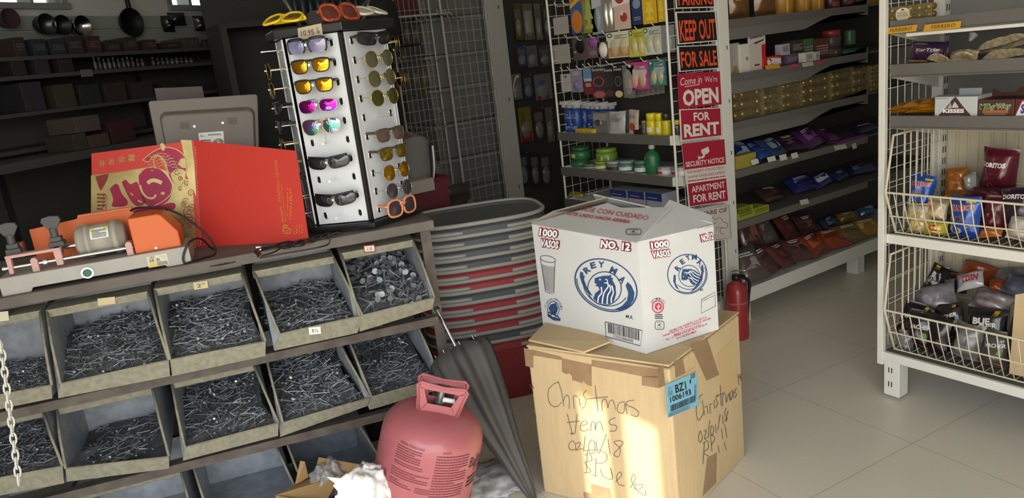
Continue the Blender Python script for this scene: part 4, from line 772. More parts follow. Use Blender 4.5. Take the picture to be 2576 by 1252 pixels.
b = B(BLACKP); b.loft([hexpoly(.232, RZ0 - .022), hexpoly(.236, RZ0 - .006), hexpoly(.232, RZ0 - .003)]); ch(b, 'bottom_tray', bevel=.002)
b = B(M('black turntable', '23211f', .5)); b.lathe([(.17, CT), (.19, CT + .002), (.185, CT + .008)], 40, RC); ch(b, 'turntable_base')
EMPTY = {0: (5, 7, 9), 1: (4,), 5: (9,), 4: (), 2: (), 3: ()}
for k in range(6):
    b = B(PANEL); b.T = face_T(k); hw = .0895
    b.box(-hw, RZ0, -.002, hw, RZT, .0008); b.box(-hw, RZ0, 0, -hw + .004, RZT, .004); b.box(hw - .004, RZ0, 0, hw, RZT, .004); p = ch(b, 'panel', bevel=.0008)
    b = B(CHROME); b.T = face_T(k); d = B(M('slot darkness', '0b0b0b', .9)); d.T = b.T
    for z in ROWZ:
        for sx in (-.062, .064):
            st = [(sx + .0065 * math.cos(t), z + (.0065 * math.sin(t) + (.005 if math.sin(t) > 0 else -.005))) for t in [i * math.pi / 10 + .01 for i in range(20)]]
            b.tube([(x, y, .0012) for x, y in st], .0016, 5, True); d.add([(x, y, .0013) for x, y in st], [tuple(range(20))])
    o = b.obj('slot_rims'); o.parent = p; d = d.obj('slots'); d.parent = p
    if k in (0, 1, 5, 2):
        for z in (ROWZ if k != 2 else (ROWZ[0] - .014, ROWZ[2] - .014)):
            b = B(CHROME); b.T = face_T(k); b.cyl((0, z, 0), (0, z, .058), .003); b.cyl((0, z, .058), (0, z, .066), .0042); ch(b, 'peg')
# paper price tag on the cap
T0 = face_T(0); b = B(M('torn price paper', 'b9ab8e', .8)); b.T = T0
b.hexa([(-.035, RZT - .012, .028), (.05, RZT - .008, .028), (.052, RZT + .032, .031), (-.03, RZT + .026, .031), (-.035, RZT - .012, .0285), (.05, RZT - .008, .0285), (.052, RZT + .032, .0315), (-.03, RZT + .026, .0315)]); tg = ch(b, 'price_tag')
b = B(M('marker grey', '4d4640', .7)); fr = lambda x, y, k=1: T0 @ V((x, y, .0318 + .0004 * k))
b.text('10.95', fr, -.022, RZT + .0, .045, .017, 0, .1, 3); b.stroke([(.036, RZT + .022), (.037, RZT + .002), (.032, RZT + .008)], fr, .0018, 3); b.stroke([(.037, RZT + .002), (.043, RZT + .009)], fr, .0018, 3); o = b.obj('lettering'); o.parent = tg
# ---- sunglasses
def lens_shape(kind):
    n = 28; out = []
    for i in range(n):
        t = 2 * math.pi * i / n; c, s = math.cos(t), math.sin(t)
        def se(a, b_, e): return (a * abs(c) ** (2 / e) * (1 if c >= 0 else -1), b_ * abs(s) ** (2 / e) * (1 if s >= 0 else -1))
        if kind == 'square': x, y = se(.027, .0215, 3.2); x *= 1 + .12 * y / .0215
        elif kind == 'half': x, y = se(.029, .024, 3.6); x *= 1 + .04 * y / .024
        elif kind == 'round': x, y = se(.0265, .0265, 2)
        elif kind == 'aviator': x, y = se(.030, .0255, 2.3); x += .004 * (-y / .0255) * (-1) * .0; y -= .0; x *= 1 + .16 * y / .0255; y += -.004 * (x < 0) * 0
        elif kind == 'rectav': x, y = se(.0295, .0205, 2.6); x *= 1 + .05 * y / .02
        elif kind == 'wrap': x, y = se(.034, .0185, 3.0); y += .10 * x; x *= 1 + .10 * y / .0185
        elif kind == 'big': x, y = se(.031, .029, 2.8); x *= 1 - .06 * y / .03
        out.append((x, y))
    return out
CURV = {'wrap': 3.2}
def sunglasses(T, kind, fm, lm, label, group, rim=.0016, name='sunglasses', sep=.036, lift=.058, arm=True, extra=None, folded=False):
    loc = T @ V((0, 0, lift)); r = thing(name, label, 'sunglasses', loc, 0, group); global root; root = r; shp = lens_shape(kind); kc = CURV.get(kind, 1.5)
    if kind == 'wrap': sep = .0385
    zc = lambda x: -kc * x * x
    b = B(fm); b.T = T
    dy = {'aviator': -.012, 'round': -.008, 'rectav': -.008}.get(kind, -.006)
    for sg in (-1, 1):
        pts = [(sg * (sep + x), y + dy) for x, y in shp]
        if kind == 'half': pts_r = [p for i, p in enumerate(pts) if shp[i][1] > -.02]; top = sorted(range(28), key=lambda i: i); seq = [pts[(i - 4) % 28] for i in range(23)]; b.tube([(x, y, lift + zc(x)) for x, y in seq], [.0030] * 23, 6)
        else: b.tube([(x, y, lift + zc(x)) for x, y in pts], rim, 6, True)
    x0 = sep - .022; yb = dy + (.012 if kind != 'round' else .006)
    b.tube([(-x0, yb - .001, lift), (-x0 / 2, yb + .003, lift + .001), (x0 / 2, yb + .003, lift + .001), (x0, yb - .001, lift)], max(rim, .0015), 6)
    if kind in ('aviator', 'rectav'): b.tube([(-sep * .8, dy + .022, lift), (sep * .8, dy + .022, lift)], .0012, 6)
    if kind == 'wrap': b.tube([(x, dy + .016 + .1 * abs(x), lift + zc(x)) for x in [i * .0075 for i in range(-9, 10)]], .0035, 6)
    if kind in ('square', 'half'): b.tube([(x, dy + .018, lift + zc(x)) for x in [i * .008 for i in range(-8, 9)]], .0026, 6)
    ch(b, 'frame')
    for sg in (-1, 1):
        b = B(lm); b.T = T; b.smooth = True; rings = []
        for q in (1, .6, .25): rings.append([(sg * (sep + x * q), y * q + dy, lift + zc(sep + x * q) + .004 * (1 - q * q)) for x, y in shp])
        b.loft(rings, caps=False); n = 28; b.add([(sg * sep, dy, lift + zc(sep) + .0044)] + rings[2], [(0, 1 + i, 1 + (i + 1) % n) for i in range(n)]); ch(b, 'lens')
    for sg in (-1, 1):
        b = B(fm); b.T = T; xe = sep + (.034 if kind in ('wrap', 'big') else .030); ye = dy + (.012 if kind in ('square', 'half', 'wrap', 'big') else .006); a = .0032 if rim > .0018 or kind in ('half', 'wrap', 'square') else .001
        xin = .064
        pts = [(sg * (xe - .004), ye, lift + zc(xe)), (sg * xe, ye, lift + zc(xe) - .006), (sg * (xe * .4 + xin * .6), ye, lift * .4), (sg * xin, ye - .002, -.004), (sg * xin * .95, ye - .012, -.02)]
        if folded: pts = [(sg * (xe - .004), ye, lift + zc(xe)), (sg * xe, ye, lift + zc(xe) - .008), (sg * (xe - .01), ye, lift - .016 - .004 * sg), (-sg * .045, ye - .004, lift - .016 - .004 * sg)]
        b.tube(bez(pts, 5), [a * (1.5 if a > .002 else 1)] * (5 * (len(pts) - 1) + 1), 6); ch(b, 'temple')
    if extra: extra(T, lift, dy, sep)
    return r
BLK = M('black gloss frame', '161515', .25); BLKM = M('matte black frame', '26241f', .45); DLENS = M('dark smoke lens', '1d1b20', .06, coat=.6); SIL = M('silver frame', 'bdbcb8', .25, 1)
GRAD = M('blue smoke lens', '565a86', .05, coat=.8, col2='8e86a0', scale=9); OMIR = M('orange mirror lens', 'e0901c', .05, 1, col2='f0b030', scale=25); PMIR = M('magenta mirror lens', 'c02878', .05, 1, col2='7a28d0', scale=30)
RMIR = M('rainbow mirror lens', '4fa884', .05, 1, col2='a06cc0', scale=28); GLENS = M('green grey lens', '4c4b38', .05, coat=.8); TLENS = M('teal gold lens', '4a5a38', .05, .6, col2='5d5220', scale=30); BRLENS = M('brown lens', '54453a', .06, coat=.7)
YMIR = M('yellow mirror lens', '8a7a24', .06, .8, col2='a08c34', scale=30); AMIR = M('amber mirror lens', '94691c', .06, .8, col2='c08e18', scale=25); VLENS = M('violet smoke lens', '3a3038', .05, coat=.7); ORF = M('coral orange frame', 'dd8a5e', .4); BRF = M('brown horn frame', '4a4036', .4)
def wtag(T, lift, dy, sep):
    b = B(WHITEP); b.T = T; b.box(sep - .004, dy - .014, lift + .004, sep + .013, dy - .006, lift + .0052); t = ch(b, 'brand_tag')
    b = B(M('tag red', 'c2485a', .6)); b.T = T; b.box(sep - .001, dy - .012, lift + .0053, sep + .010, dy - .009, lift + .0057); o = b.obj('print'); o.parent = t
def strap(T, lift, dy, sep):
    b = B(M('clear tag strip', 'a8a49a', .3)); b.T = T; b.box(.006, dy - .06, lift - .004, .010, dy - .008, lift - .003); ch(b, 'hang_tag')
G0, G1, G5 = 'sunglasses on the bright front panel', 'sunglasses on the right panel of the rack', 'sunglasses on the left side of the rack'
F0 = [(0, 'half', BLK, GRAD, 'black half rim sunglasses with blue smoke lenses, topmost on the front panel', .0025, None), (1, 'square', BLKM, OMIR, 'black sunglasses with orange mirror lenses, upper of the two orange pairs', .0022, None),
      (2, 'square', BLKM, OMIR, 'black sunglasses with orange mirror lenses, lower of the two orange pairs', .0022, None), (3, 'rectav', SIL, PMIR, 'thin framed sunglasses with magenta mirror lenses and a small white tag', .0011, wtag),
      (4, 'aviator', GOLDM, RMIR, 'gold aviator sunglasses with green and purple mirror lenses', .0012, strap), (6, 'wrap', BLK, DLENS, 'black wraparound sunglasses, upper of two on the front panel', .0022, None), (8, 'wrap', BLK, DLENS, 'black wraparound sunglasses, lower of two on the front panel', .0022, None)]
F1 = [(0, 'wrap', BLK, DLENS, 'dark wraparound sunglasses topmost on the right panel', .0024, None), (1, 'round', GOLDM, GLENS, 'round gold sunglasses with green grey lenses, upper of that pair on the right panel', .0011, None), (2, 'round', GOLDM, GLENS, 'round gold sunglasses with green grey lenses, lower of that pair on the right panel', .0011, None),
      (3, 'round', GOLDM, TLENS, 'round gold sunglasses with teal and yellow lenses above the empty peg', .0012, None), (5, 'square', BRF, BRLENS, 'brown horn rimmed square sunglasses just under the empty peg of the right panel', .0022, None), (6, 'square', BRF, YMIR, 'brown square sunglasses with yellow green mirror lenses', .0022, None),
      (7, 'round', SIL, AMIR, 'round sunglasses with amber orange mirror lenses', .0011, None), (8, 'round', SIL, VLENS, 'round thin framed sunglasses with violet grey lenses above the orange pair', .0011, None), (9, 'big', ORF, VLENS, 'oversized coral orange sunglasses at the bottom of the right panel', .0042, None)]
for k, L, g in ((0, F0, G0), (1, F1, G1)):
    for row, kind, fm, lm, lab, rim, ex in L: sunglasses(face_T(k) @ Mx.Translation((0, ROWZ[row] + .004, 0)), kind, fm, lm, lab, g, rim, extra=ex)
for row, kind, fm, nm in ((1, 'round', GOLDM, 'gold'), (2, 'round', GOLDM, 'gold'), (3, 'wrap', BLK, 'black'), (4, 'square', BLK, 'black'), (5, 'round', GOLDM, 'gold'), (6, 'round', GOLDM, 'gold'), (7, 'square', BLK, 'black'), (8, 'round', GOLDM, 'gold')):
    sunglasses(face_T(5) @ Mx.Translation((0, ROWZ[row] + .004, 0)), kind, fm, DLENS, '%s framed sunglasses seen edge on at the left of the rack, %s from its top' % (nm, ORD[row - 1]), G5, .0012 if nm == 'gold' else .0022)
for row in (0, 2): sunglasses(face_T(2) @ Mx.Translation((0, ROWZ[row] - .01, 0)), 'round', GOLDM, DLENS, 'gold framed sunglasses at the far right edge of the rack, %s one' % ('upper' if row == 0 else 'lower'), 'sunglasses on the far side of the rack', .0012)
# ---- things lying on the rack's cap
tz = RZT + .034
def cap_T(k, x, z, tilt, rz=0): return face_T(k) @ Mx.Translation((x, tz + .020, z)) @ Mx.Rotation(R_(rz), 4, 'Y') @ Mx.Rotation(R_(-tilt), 4, 'X')
YEL = M('yellow plastic frame', 'e2c31c', .35)
sunglasses(cap_T(0, -.075, .012, 62, -8), 'big', YEL, M('amber lens', '6b4a18', .08, alpha=.75), 'bright yellow sunglasses lying on top of the rack', None, .0045, lift=.016, folded=True)
sunglasses(cap_T(0, .03, -.09, 38, 20), 'big', M('dark beaded frame', '3a2b2c', .3), VLENS, 'dark sunglasses with pale beads behind the yellow pair on the rack', None, .003, lift=.016, folded=True)
sunglasses(cap_T(1, -.085, -.015, 30, -10) @ Mx.Translation((0, .008, 0)), 'big', M('orange leopard frame', 'c2502e', .4, col2='5a2418', scale=160), M('leopard lens', '5b2e22', .1), 'orange leopard patterned sunglasses standing on the cap of the rack', None, .006, lift=.016, folded=True)
sunglasses(cap_T(1, .05, -.02, 64, 6), 'big', M('milky white frame', 'c9c5b4', .4), M('milky lens', 'a9a594', .3), 'milky white sunglasses at the right of the cap of the rack', None, .005, lift=.016, folded=True)
# ------------------------------------------------------------------ goods helpers: each good is placed from where it stands on its shelf plane
class Face:                                       # a shelf front: axis 'x' or 'y', value; rz turns a good so that its front looks out
    def __init__(s, ax, c): s.ax, s.c = ax, c; s.rz = R_(-90) if ax == 'x' else 0; s.n = V((-1, 0, 0)) if ax == 'x' else V((0, -1, 0))
    def hit(s, px, py): return PX(px, py, s.c) if s.ax == 'x' else PY(px, py, s.c)
    def bb(s, x0, y0, x1, y1, z=None):
        xm, ym = (x0 + x1) / 2, (y0 + y1) / 2; a, b_ = s.hit(x0, ym), s.hit(x1, ym); p = s.hit(xm, y1); t = s.hit(xm, y0)
        if z is not None: p.z = z
        return p, (b_ - a).length, max(.004, t.z - p.z)
def lc(b, name, parent=None, **k): o = b.obj(name, **k); o.parent = parent or root; return o
def start(name, label, cat, face, p, d, group=None, tilt=0, yaw=0):
    global root; root = thing(name, label, cat, p - face.n * d / 2, 0, group); root.rotation_euler = (R_(tilt), 0, face.rz + R_(yaw)); return root
def PM(c, r=.5): return M('print ' + c + str(r), c, r)
def PL(c): return M('plastic ' + c, c, .35)
def FO(c, c2=None): return M('foil ' + c, c, .28, .15, coat=.5, col2=c2, scale=18)
def g_box(name, label, cat, face, bb, col, d=.06, z=None, group=None, art=None, yaw=0, top=None, part='print'):
    p, w, h = face.bb(*bb, z); start(name, label, cat, face, p, d, group, 0, yaw); b = B(PM(col)); b.box(-w / 2, -d / 2, 0, w / 2, d / 2, h)
    lc(b, 'carton', bevel=min(.002, w * .05))
    if top: b = B(PM(top)); b.box(-w / 2 + .002, -d / 2 + .002, h, w / 2 - .002, d / 2 - .002, h + .002); lc(b, 'lid')
    if art: b = B(); art(b, lambda x, y, k=1: V((-w / 2 + w * x, -d / 2 - .0006 * k, h * y))); lc(b, part)
    return root
def g_can(name, label, cat, face, bb, col, cap=None, z=None, group=None, capf=.2, art=None, shape='can', band=None, trigger=None):
    p, w, h = face.bb(*bb, z); r = w / 2; start(name, label, cat, face, p, w, group); hb = h * (1 - capf) if cap else h
    pr = {'can': [(r * .93, 0), (r, .004), (r, hb - .006), (r * .92, hb)], 'spray': [(r * .93, 0), (r, .004), (r, hb * .86), (r * .85, hb * .95), (r * .6, hb)], 'jar': [(r * .85, 0), (r, .006), (r, hb * .82), (r * .85, hb)], 'bottle': [(r * .9, 0), (r, .006), (r, hb * .7), (r * .8, hb * .84), (r * .35, hb * .93), (r * .35, hb)]}[shape]
    b = B(PL(col)); b.lathe(pr, 20); lc(b, 'body')
    if cap:
        cr = r * (.95 if shape in ('can', 'jar') else .62 if shape == 'spray' else .42); b = B(PL(cap)); b.lathe([(cr, hb), (cr, h - .003), (cr * .9, h)], 18); c = lc(b, 'lid')
        if trigger: b = B(PL(cap)); b.box(-cr * 1.1, -cr * 2.2, h - .018, cr * 1.1, cr * .9, h); b.box(-cr * .5, -cr * 2.1, h - .034, cr * .5, -cr * 1.7, h - .016); o = lc(b, 'trigger')
    f = lambda x, y, k=1: V(((r + .0006 * k) * math.sin((x - .5) * 2.6), -(r + .0006 * k) * math.cos((x - .5) * 2.6), h * y))
    if band: b = B(PM(band[0])); n = 10; b.add([f(i / n, yy) for yy in (band[1], band[2]) for i in range(n + 1)], [(i, i + 1, n + 2 + i, n + 1 + i) for i in range(n)]); lc(b, 'label')
    if art: b = B(); art(b, lambda x, y, k=1: f(x, y, k + 1)); lc(b, 'print')
    return root
def pil(w, h, d, seed, flat=.07):
    def f(x, y, k=0, s=-1):
        q = (1 - abs(2 * x - 1) ** 3.2) * max(0, 1 - abs(2 * y - 1) ** 4) if flat < y < 1 - flat else 0
        nn = noise.noise(V((x * 3.2 + seed * 3.7, y * 4.1, seed * 1.3 + s))) * .35 * q
        return V(((x - .5) * w * (1 - .05 * math.sin(math.pi * y)) + .01 * w * math.sin(9 * y + seed), s * d / 2 * (q * (1 + nn)) + s * (.0006 + .0006 * k) + .12 * d * math.sin(4 * x + seed) * (1 - q), y * h + .012 * h * math.sin(5 * x + seed)))
    return f
def g_bag(name, label, cat, face, bb, col, d=.05, z=None, group=None, art=None, tilt=0, yaw=0, seed=0, roll=0, col2=None, mat=None, clear=None):
    p, w, h = face.bb(*bb, z); r = start(name, label, cat, face, p, d, group, tilt, yaw); r.rotation_euler.y = R_(roll); f = pil(w, h, d, seed); b = B(mat or FO(col, col2)); b.smooth = True; nx, ny = 12, 16
    for s in (-1, 1): b.add([f(i / nx, j / ny, 0, s) for j in range(ny + 1) for i in range(nx + 1)], [(j * (nx + 1) + i, j * (nx + 1) + i + 1, (j + 1) * (nx + 1) + i + 1, (j + 1) * (nx + 1) + i) for j in range(ny) for i in range(nx)])
    lc(b, 'wrapper')
    if clear: b = B(clear[0]); clear[1](b, w, h, d); lc(b, clear[2])
    if art: b = B(); art(b, lambda x, y, k=1: f(min(1, max(0, x)), min(1, max(0, y)), k)); lc(b, 'print')
    return root
def g_card(name, label, face, bb, col, group, art=None, blister=None, hook=True, cat='blister pack', bumps=1):
    p, w, h = face.bb(*bb); start(name, label, cat, face, p, .012, group); b = B(PM(col)); b.box(-w / 2, -.0005, 0, w / 2, .0005, h); lc(b, 'card')
    f = lambda x, y, k=1: V((-w / 2 + w * x, -.0006 - .0006 * k, h * y))
    if art: b = B(); art(b, f); lc(b, 'print')
    if blister:
        bm, x0, y0, x1, y1, dd = blister; b = B(bm); b.smooth = True; sw = (x1 - x0) / bumps
        for i in range(bumps):
            cx, cy, rx, ry = (x0 + sw * (i + .5)), (y0 + y1) / 2, sw * .46, (y1 - y0) / 2
            rings = [[V((-w / 2 + w * (cx + rx * q * math.cos(t)), -.001 - dd * (1 - q * q), h * (cy + ry * q * math.sin(t)))) for t in [2 * math.pi * j / 18 for j in range(18)]] for q in (1, .92, .75, .45, .02)]
            b.loft(rings, True, False)
        lc(b, 'blister')
    return root
def poly(col, pts, k=1): return lambda b, f: b.use(PM(col)).flat(pts, f, k)
def word(col, t, x, y, w, h, off=.02, sh=0, k=2, rot=0): return lambda b, f: b.use(PM(col)).text(t, f, x, y, w, h, off, sh, k, rot)
def dot(col, x, y, rx, ry=None, k=1): return lambda b, f: b.use(PM(col)).disc(f, x, y, rx, ry, k, 18)
def rect(col, x0, y0, x1, y1, k=1): return poly(col, [(x0 + (x1 - x0) * i / 6, y0) for i in range(7)] + [(x1 - (x1 - x0) * i / 6, y1) for i in range(7)], k)
def fine(col, x, y, w, h, n, seed=1, k=2): return lambda b, f: b.use(PM(col)).lines(f, x, y, w, h, n, random.Random(seed), k)
def mix(*a): return lambda b, f: [q(b, f) for q in a]
CLRB = M('clear blister plastic', 'cfccc4', .08, alpha=.35, coat=.5)
# ------------------------------------------------------------------ middle gondola: its end with the signs, left bay with car goods, right bay with sweets
XF, XB, YE, YFAR = 2.515, 2.87, 2.5, 3.385
RAILM = GREYRAIL; WPM = WHITEM; BACKM = M('dark pegboard back', '4a453f', .8)
root = thing('gondola', 'white metal gondola with the column of signs on its end post and shelves both ways', 'shelving unit', V((2.9, 2.9, 0)))
b = B(WPM); b.box(2.852, YE, 0, 2.922, YE + .05, 2.35); up = ch(b, 'upright', bevel=.002); b = B(M('slot darkness', '0b0b0b')); 
for z in [.15 + i * .25 for i in range(9)]: b.box(2.90, YE - .0006, z, 2.905, YE + .001, z + .018)
o = b.obj('slots'); o.parent = up
def mesh_panel(name, x0, x1, y, z0, z1, nx, dz, m=CREAMM, r=.0016, frame=.006):
    b = B(m); 
    for x in (x0, x1): b.cyl((x, y, z0), (x, y, z1), frame, None, 8)
    for i in range(1, nx): x = x0 + (x1 - x0) * i / nx; b.cyl((x, y, z0), (x, y, z1), r, None, 5)
    z = z0
    while z < z1: b.cyl((x0, y + .002, z), (x1, y + .002, z), r, None, 5); z += dz
    return ch(b, name)
mesh_panel('end_mesh', 2.54, 2.852, YE + .02, .1, 2.3, 6, .058, WPM); mesh_panel('side_mesh', XF + .02, XB, YFAR, .1, 2.3, 6, .058, WPM)
b = B(BACKM); b.box(XB, YE + .05, .1, XB + .012, YFAR, 2.3); b.box(2.93, 2.96, .1, 5.0, 2.972, 2.3); ch(b, 'back_panel')
zL = [PX(1550, 354, XF).z, PX(1550, 449, XF).z, PX(1550, 527, XF).z]; zL[2] = zL[1] - .18
for z in zL:
    b = B(WPM); b.box(XF + .012, YE + .03, z + .02, XB, YFAR - .005, z + .026); s = ch(b, 'shelf'); b = B(RAILM); b.box(XF, YE + .03, z - .012, XF + .012, YFAR - .005, z + .032); o = b.obj('price_rail'); o.parent = s
    for y in (YE + .028, YFAR - .008): b = B(WPM); b.slab((XF + .005, y, z + .03), (XF + .005, y, z - .012), (XB, y, z - .07), (XB, y, z + .03), .002); o = b.obj('bracket'); o.parent = s
b = B(WPM); b.box(XF - .03, YE + .03, .03, XB, YFAR, .16); ch(b, 'base')
zR = [PY(1990, 34, YE).z, (PY(1850, 168, YE).z + PY(2170, 152, YE).z) / 2, (PY(1850, 282, YE).z + PY(2180, 262, YE).z) / 2, (PY(1853, 397, YE).z + PY(2187, 372, YE).z) / 2, (PY(1934, 515, YE).z + PY(2191, 473, YE).z) / 2]
for i, z in enumerate(zR):
    b = B(RAILM if i else M('grey shelf paint', '6b6862', .5)); b.box(2.925, YE + .02, z - .006, 4.9, 2.955, z); s = ch(b, 'shelf'); b = B(RAILM); b.box(2.925, YE, z - .034, 4.05, YE + .02, z + .004); o = b.obj('price_rail'); o.parent = s
    if i < 3:
        b = B(M('grey shelf paint', '6b6862', .5)); b.prism([(2.925, z - .09), (3.5, z - .085), (3.62, z - .055), (4.03, z - .04), (4.05, z + .03), (4.062, z + .03), (4.06, z - .055), (3.9, z - .034), (2.925, z - .034)], lambda x, y, k=1: (x, YE + .012, y), .006); o = b.obj('bracket'); o.parent = s
b = B(WPM); b.box(2.925, YE - .02, .135, 4.75, 2.955, .20); b.box(2.925, YE - .024, .125, 4.75, YE - .018, .2); ch(b, 'base_deck'); zBase = .2
for x in (3.98, 2.95): b = B(WPM); b.box(x, YE + .02, 0, x + .07, YE + .09, .135); ch(b, 'leg')
# signs hanging on the end mesh
def sign(label, q, bgc, brd, art, lift=.0):
    global root; pts = [PY(*p, YE - .001 - lift) for p in q]; c = sum(pts, V()) / 4; root = thing('sign', label, 'sign', c, 0, 'signs on the end of the gondola')
    b = B(PM('d9d2c8' if brd else bgc)); b.slab(*[p - c for p in pts], .0012); lc(b, 'board'); f0 = bil(*[p - c for p in pts], .0004); f = lambda x, y, k=1: f0(x, y, 0) + V((0, -.0016 - .0004 * k, 0))
    if brd: b = B(PM(bgc)); b.flat([(brd, brd), (1 - brd, brd), (1 - brd, 1 - brd), (brd, 1 - brd)], f, 1); lc(b, 'printed_field')
    b = B(); art(b, lambda x, y, k=1: f(x, y, k + 1)); lc(b, 'lettering')
OR_, WH, RD = 'e2512c', 'ddd3ca', 'a51f38'
sign('black sign with orange letters PARKING cut by the top of the picture', [(1700, 22), (1798, 19), (1792, -75), (1694, -72)], '1a1617', .03, word(OR_, 'PARKING', .06, .08, .88, .36))
sign('black sign reading KEEP OUT in orange', [(1705, 112), (1807, 103), (1800, 27), (1698, 30)], '1a1617', .035, word(OR_, 'KEEP OUT', .06, .08, .88, .66))
sign('black sign reading FOR SALE in orange', [(1708, 181), (1810, 172), (1805, 112), (1703, 116)], '1a1617', .035, word(OR_, 'FOR SALE', .06, .14, .88, .64))
sign('red sign reading Come in We are OPEN in white', [(1708, 275), (1815, 262), (1810, 179), (1703, 186)], RD, 0, mix(word(WH, 'OPEN', .09, .06, .84, .48, .04), word(WH, 'Come in', .06, .66, .5, .22, .0, .3, 2, 4), word(WH, "We're", .62, .70, .30, .18, .0, 0, 2, 0), lambda b, f: b.stroke([(.15, .62), (.5, .66)], f, .02, 2)))
sign('red sign reading FOR RENT in white', [(1712, 355), (1817, 342), (1814, 270), (1708, 275)], RD, .03, mix(word(WH, 'RENT', .08, .10, .84, .42, .04), word(WH, 'FOR', .32, .60, .38, .28, .03)))
cam_art = lambda b, f: (b.flat([(.42, .80), (.60, .86), (.62, .74), (.56, .68), (.44, .70)], f, 2), b.flat([(.46, .70), (.52, .69), (.48, .60), (.36, .58), (.36, .63), (.45, .64)], f, 2), b.flat([(.34, .56), (.37, .56), (.37, .66), (.34, .66)], f, 2))
def secur(b, f):
    rect(RD, .0, .36, 1, 1)(b, f); b.use(PM(WH)); cam_art(b, f); word(WH, 'SECURITY NOTICE', .04, .42, .92, .13)(b, f); word(RD, 'THIS PROPERTY IS PROTECTED BY', .05, .25, .9, .07, .0)(b, f); word(RD, '24 HOUR SURVEILLANCE CAMERAS', .06, .13, .9, .07, .0)(b, f); fine(RD, .05, .04, .9, .05, 1)(b, f)
sign('white and red SECURITY NOTICE sign with a camera drawing', [(1725, 463), (1828, 448), (1821, 350), (1714, 362)], 'd9d0c6', .02, secur, .002)
sign('red sign reading APARTMENT FOR RENT in white', [(1732, 521), (1834, 506), (1828, 442), (1726, 459)], RD, .03, mix(word(WH, 'APARTMENT', .1, .56, .82, .25), word(WH, 'FOR RENT', .12, .14, .8, .32, .03)))
dogart = lambda b, f: (word('6b6058', 'BEWARE OF', .05, .78, .86, .13)(b, f), b.use(PM('6b6058')), [b.stroke(bez2(q, 5), f, .012, 2) for q in ([(.3, .1), (.42, .3), (.4, .5), (.52, .7), (.6, .62), (.72, .66), (.8, .52), (.9, .45), (.86, .34), (.74, .36), (.7, .26), (.78, .16)], [(.5, .56), (.56, .5), (.62, .54)], [(.74, .36), (.64, .4), (.6, .32)], [(.46, .3), (.52, .2), (.6, .16)], [(.35, .6), (.44, .66), (.5, .6)])], [b.stroke(q, f, .012, 2) for q in ([(.04, .04), (.96, .04), (.96, .96), (.04, .96), (.04, .04)],)])
sign('grey and white BEWARE OF dog sign at the bottom, partly behind the white carton', [(1740, 616), (1842, 600), (1836, 512), (1732, 528)], 'cfc6bb', 0, dogart, .002)
# goods hanging and standing in the left bay
FL = Face('x', 2.60)
tree = lambda c: (lambda b, f: b.use(PM(c)).flat([(.5, .80), (.62, .66), (.56, .66), (.72, .48), (.6, .48), (.8, .28), (.58, .28), (.58, .16), (.74, .16), (.74, .08), (.26, .08), (.26, .16), (.42, .16), (.42, .28), (.2, .28), (.4, .48), (.28, .48), (.44, .66), (.38, .66)], f, 2))
H1, H2, H3 = 'packs on the top row of hooks', 'packs on the middle row of hooks', 'packs on the lower row of hooks'
aw = lambda c, c2: mix(dot('2f5a3a', .16, .88, .11, .09, 2), dot('d8d8cc', .16, .88, .06, .05, 3), rect(c2, .05, .04, .95, .40), fine(c, .35, .72, .55, .16, 3, 4))
GLB = M('scent oil glass', 'd8c89a', .06, alpha=.55, coat=.5)
g_card('air_freshener', 'orange round air freshener on an orange and blue card, leftmost of the top row', FL, (1437, -45, 1468, 85), '3d5f93', H1, mix(poly('c87f33', [(0, .62), (1, .8), (1, 1), (0, 1)]), poly('d6a64a', [(0, .5), (1, .68), (1, .78), (0, .6)]), dot('cf7f33', .5, .24, .46, .23, 2)))
g_card('air_freshener', 'yellow green card with a pale green tree air freshener', FL, (1463, -45, 1502, 83), '8d8f2a', H1, mix(poly('c0504c', [(0, .62), (1, .76), (1, .92), (0, .80)]), tree('a9b06a')), cat='air freshener')
g_card('air_freshener', 'silver blue blister pack with one pale bulb, next to the green tree card', FL, (1489, -45, 1518, 86), '8d99a3', H1, poly('b9bec0', [(.1, .5), (.9, .55), (.9, .95), (.1, .95)]), (CLRB, .2, .08, .8, .55, .012))
g_card('air_freshener', 'clear blister pack with two silver bulbs in the top row', FL, (1517, -45, 1546, 80), '8a7f6c', H1, None, (M('silver bulb', 'b9b4aa', .2, .5), .1, .08, .9, .62, .014), bumps=2)
g_card('air_freshener', 'pale pink card with red hearts in the top row', FL, (1545, -45, 1586, 74), 'd2b3a4', H1, mix(poly('e5ddd5', [(-.08, .5), (1.02, .56), (1.02, 1), (-.08, 1)]), dot('a83434', .42, .7, .3, .14, 2), dot('a83434', .6, .26, .22, .1, 2), dot('dccbbd', .5, .36, .1, .06, 3)))
g_card('air_freshener', 'dark blue card in the top row left of the lemon cards', FL, (1589, -45, 1616, 62), '27335f', H1, mix(dot('7f8ea6', .5, .5, .36, .12), fine('8f9bb0', .2, .1, .6, .1, 2)))
for i, (x0, x1, y) in enumerate(((1616, 1652, 60), (1654, 1672, 55))): g_card('air_freshener', 'yellow card with a lemon tree air freshener, %s' % ('nearer the aisle, seen whole' if i == 0 else 'half hidden by the gondola post'), FL, (x0, -45, x1, y), 'd8ab22', H1, mix(tree('e8c93a'), dot('d9a520', .5, .62, .2, .1, 3), dot('7a8a2e', .5, .72, .2, .03, 4)))
g_card('car_accessory', 'blister pack with a round black car gadget in the middle row', FL, (1441, 95, 1476, 152), '5b504a', H2, rect('cfc9bd', .1, .36, .25, .42), (BLACKP, .18, .3, .92, .95, .014))
g_card('car_accessory', 'blister pack with a violet crystal gadget in the middle row', FL, (1476, 93, 1508, 146), '6e5a58', H2, dot('8d6f86', .5, .25, .3, .13), (M('violet crystal', '7f3f86', .2, col2='a060a8', scale=150), .15, .5, .9, .98, .014))
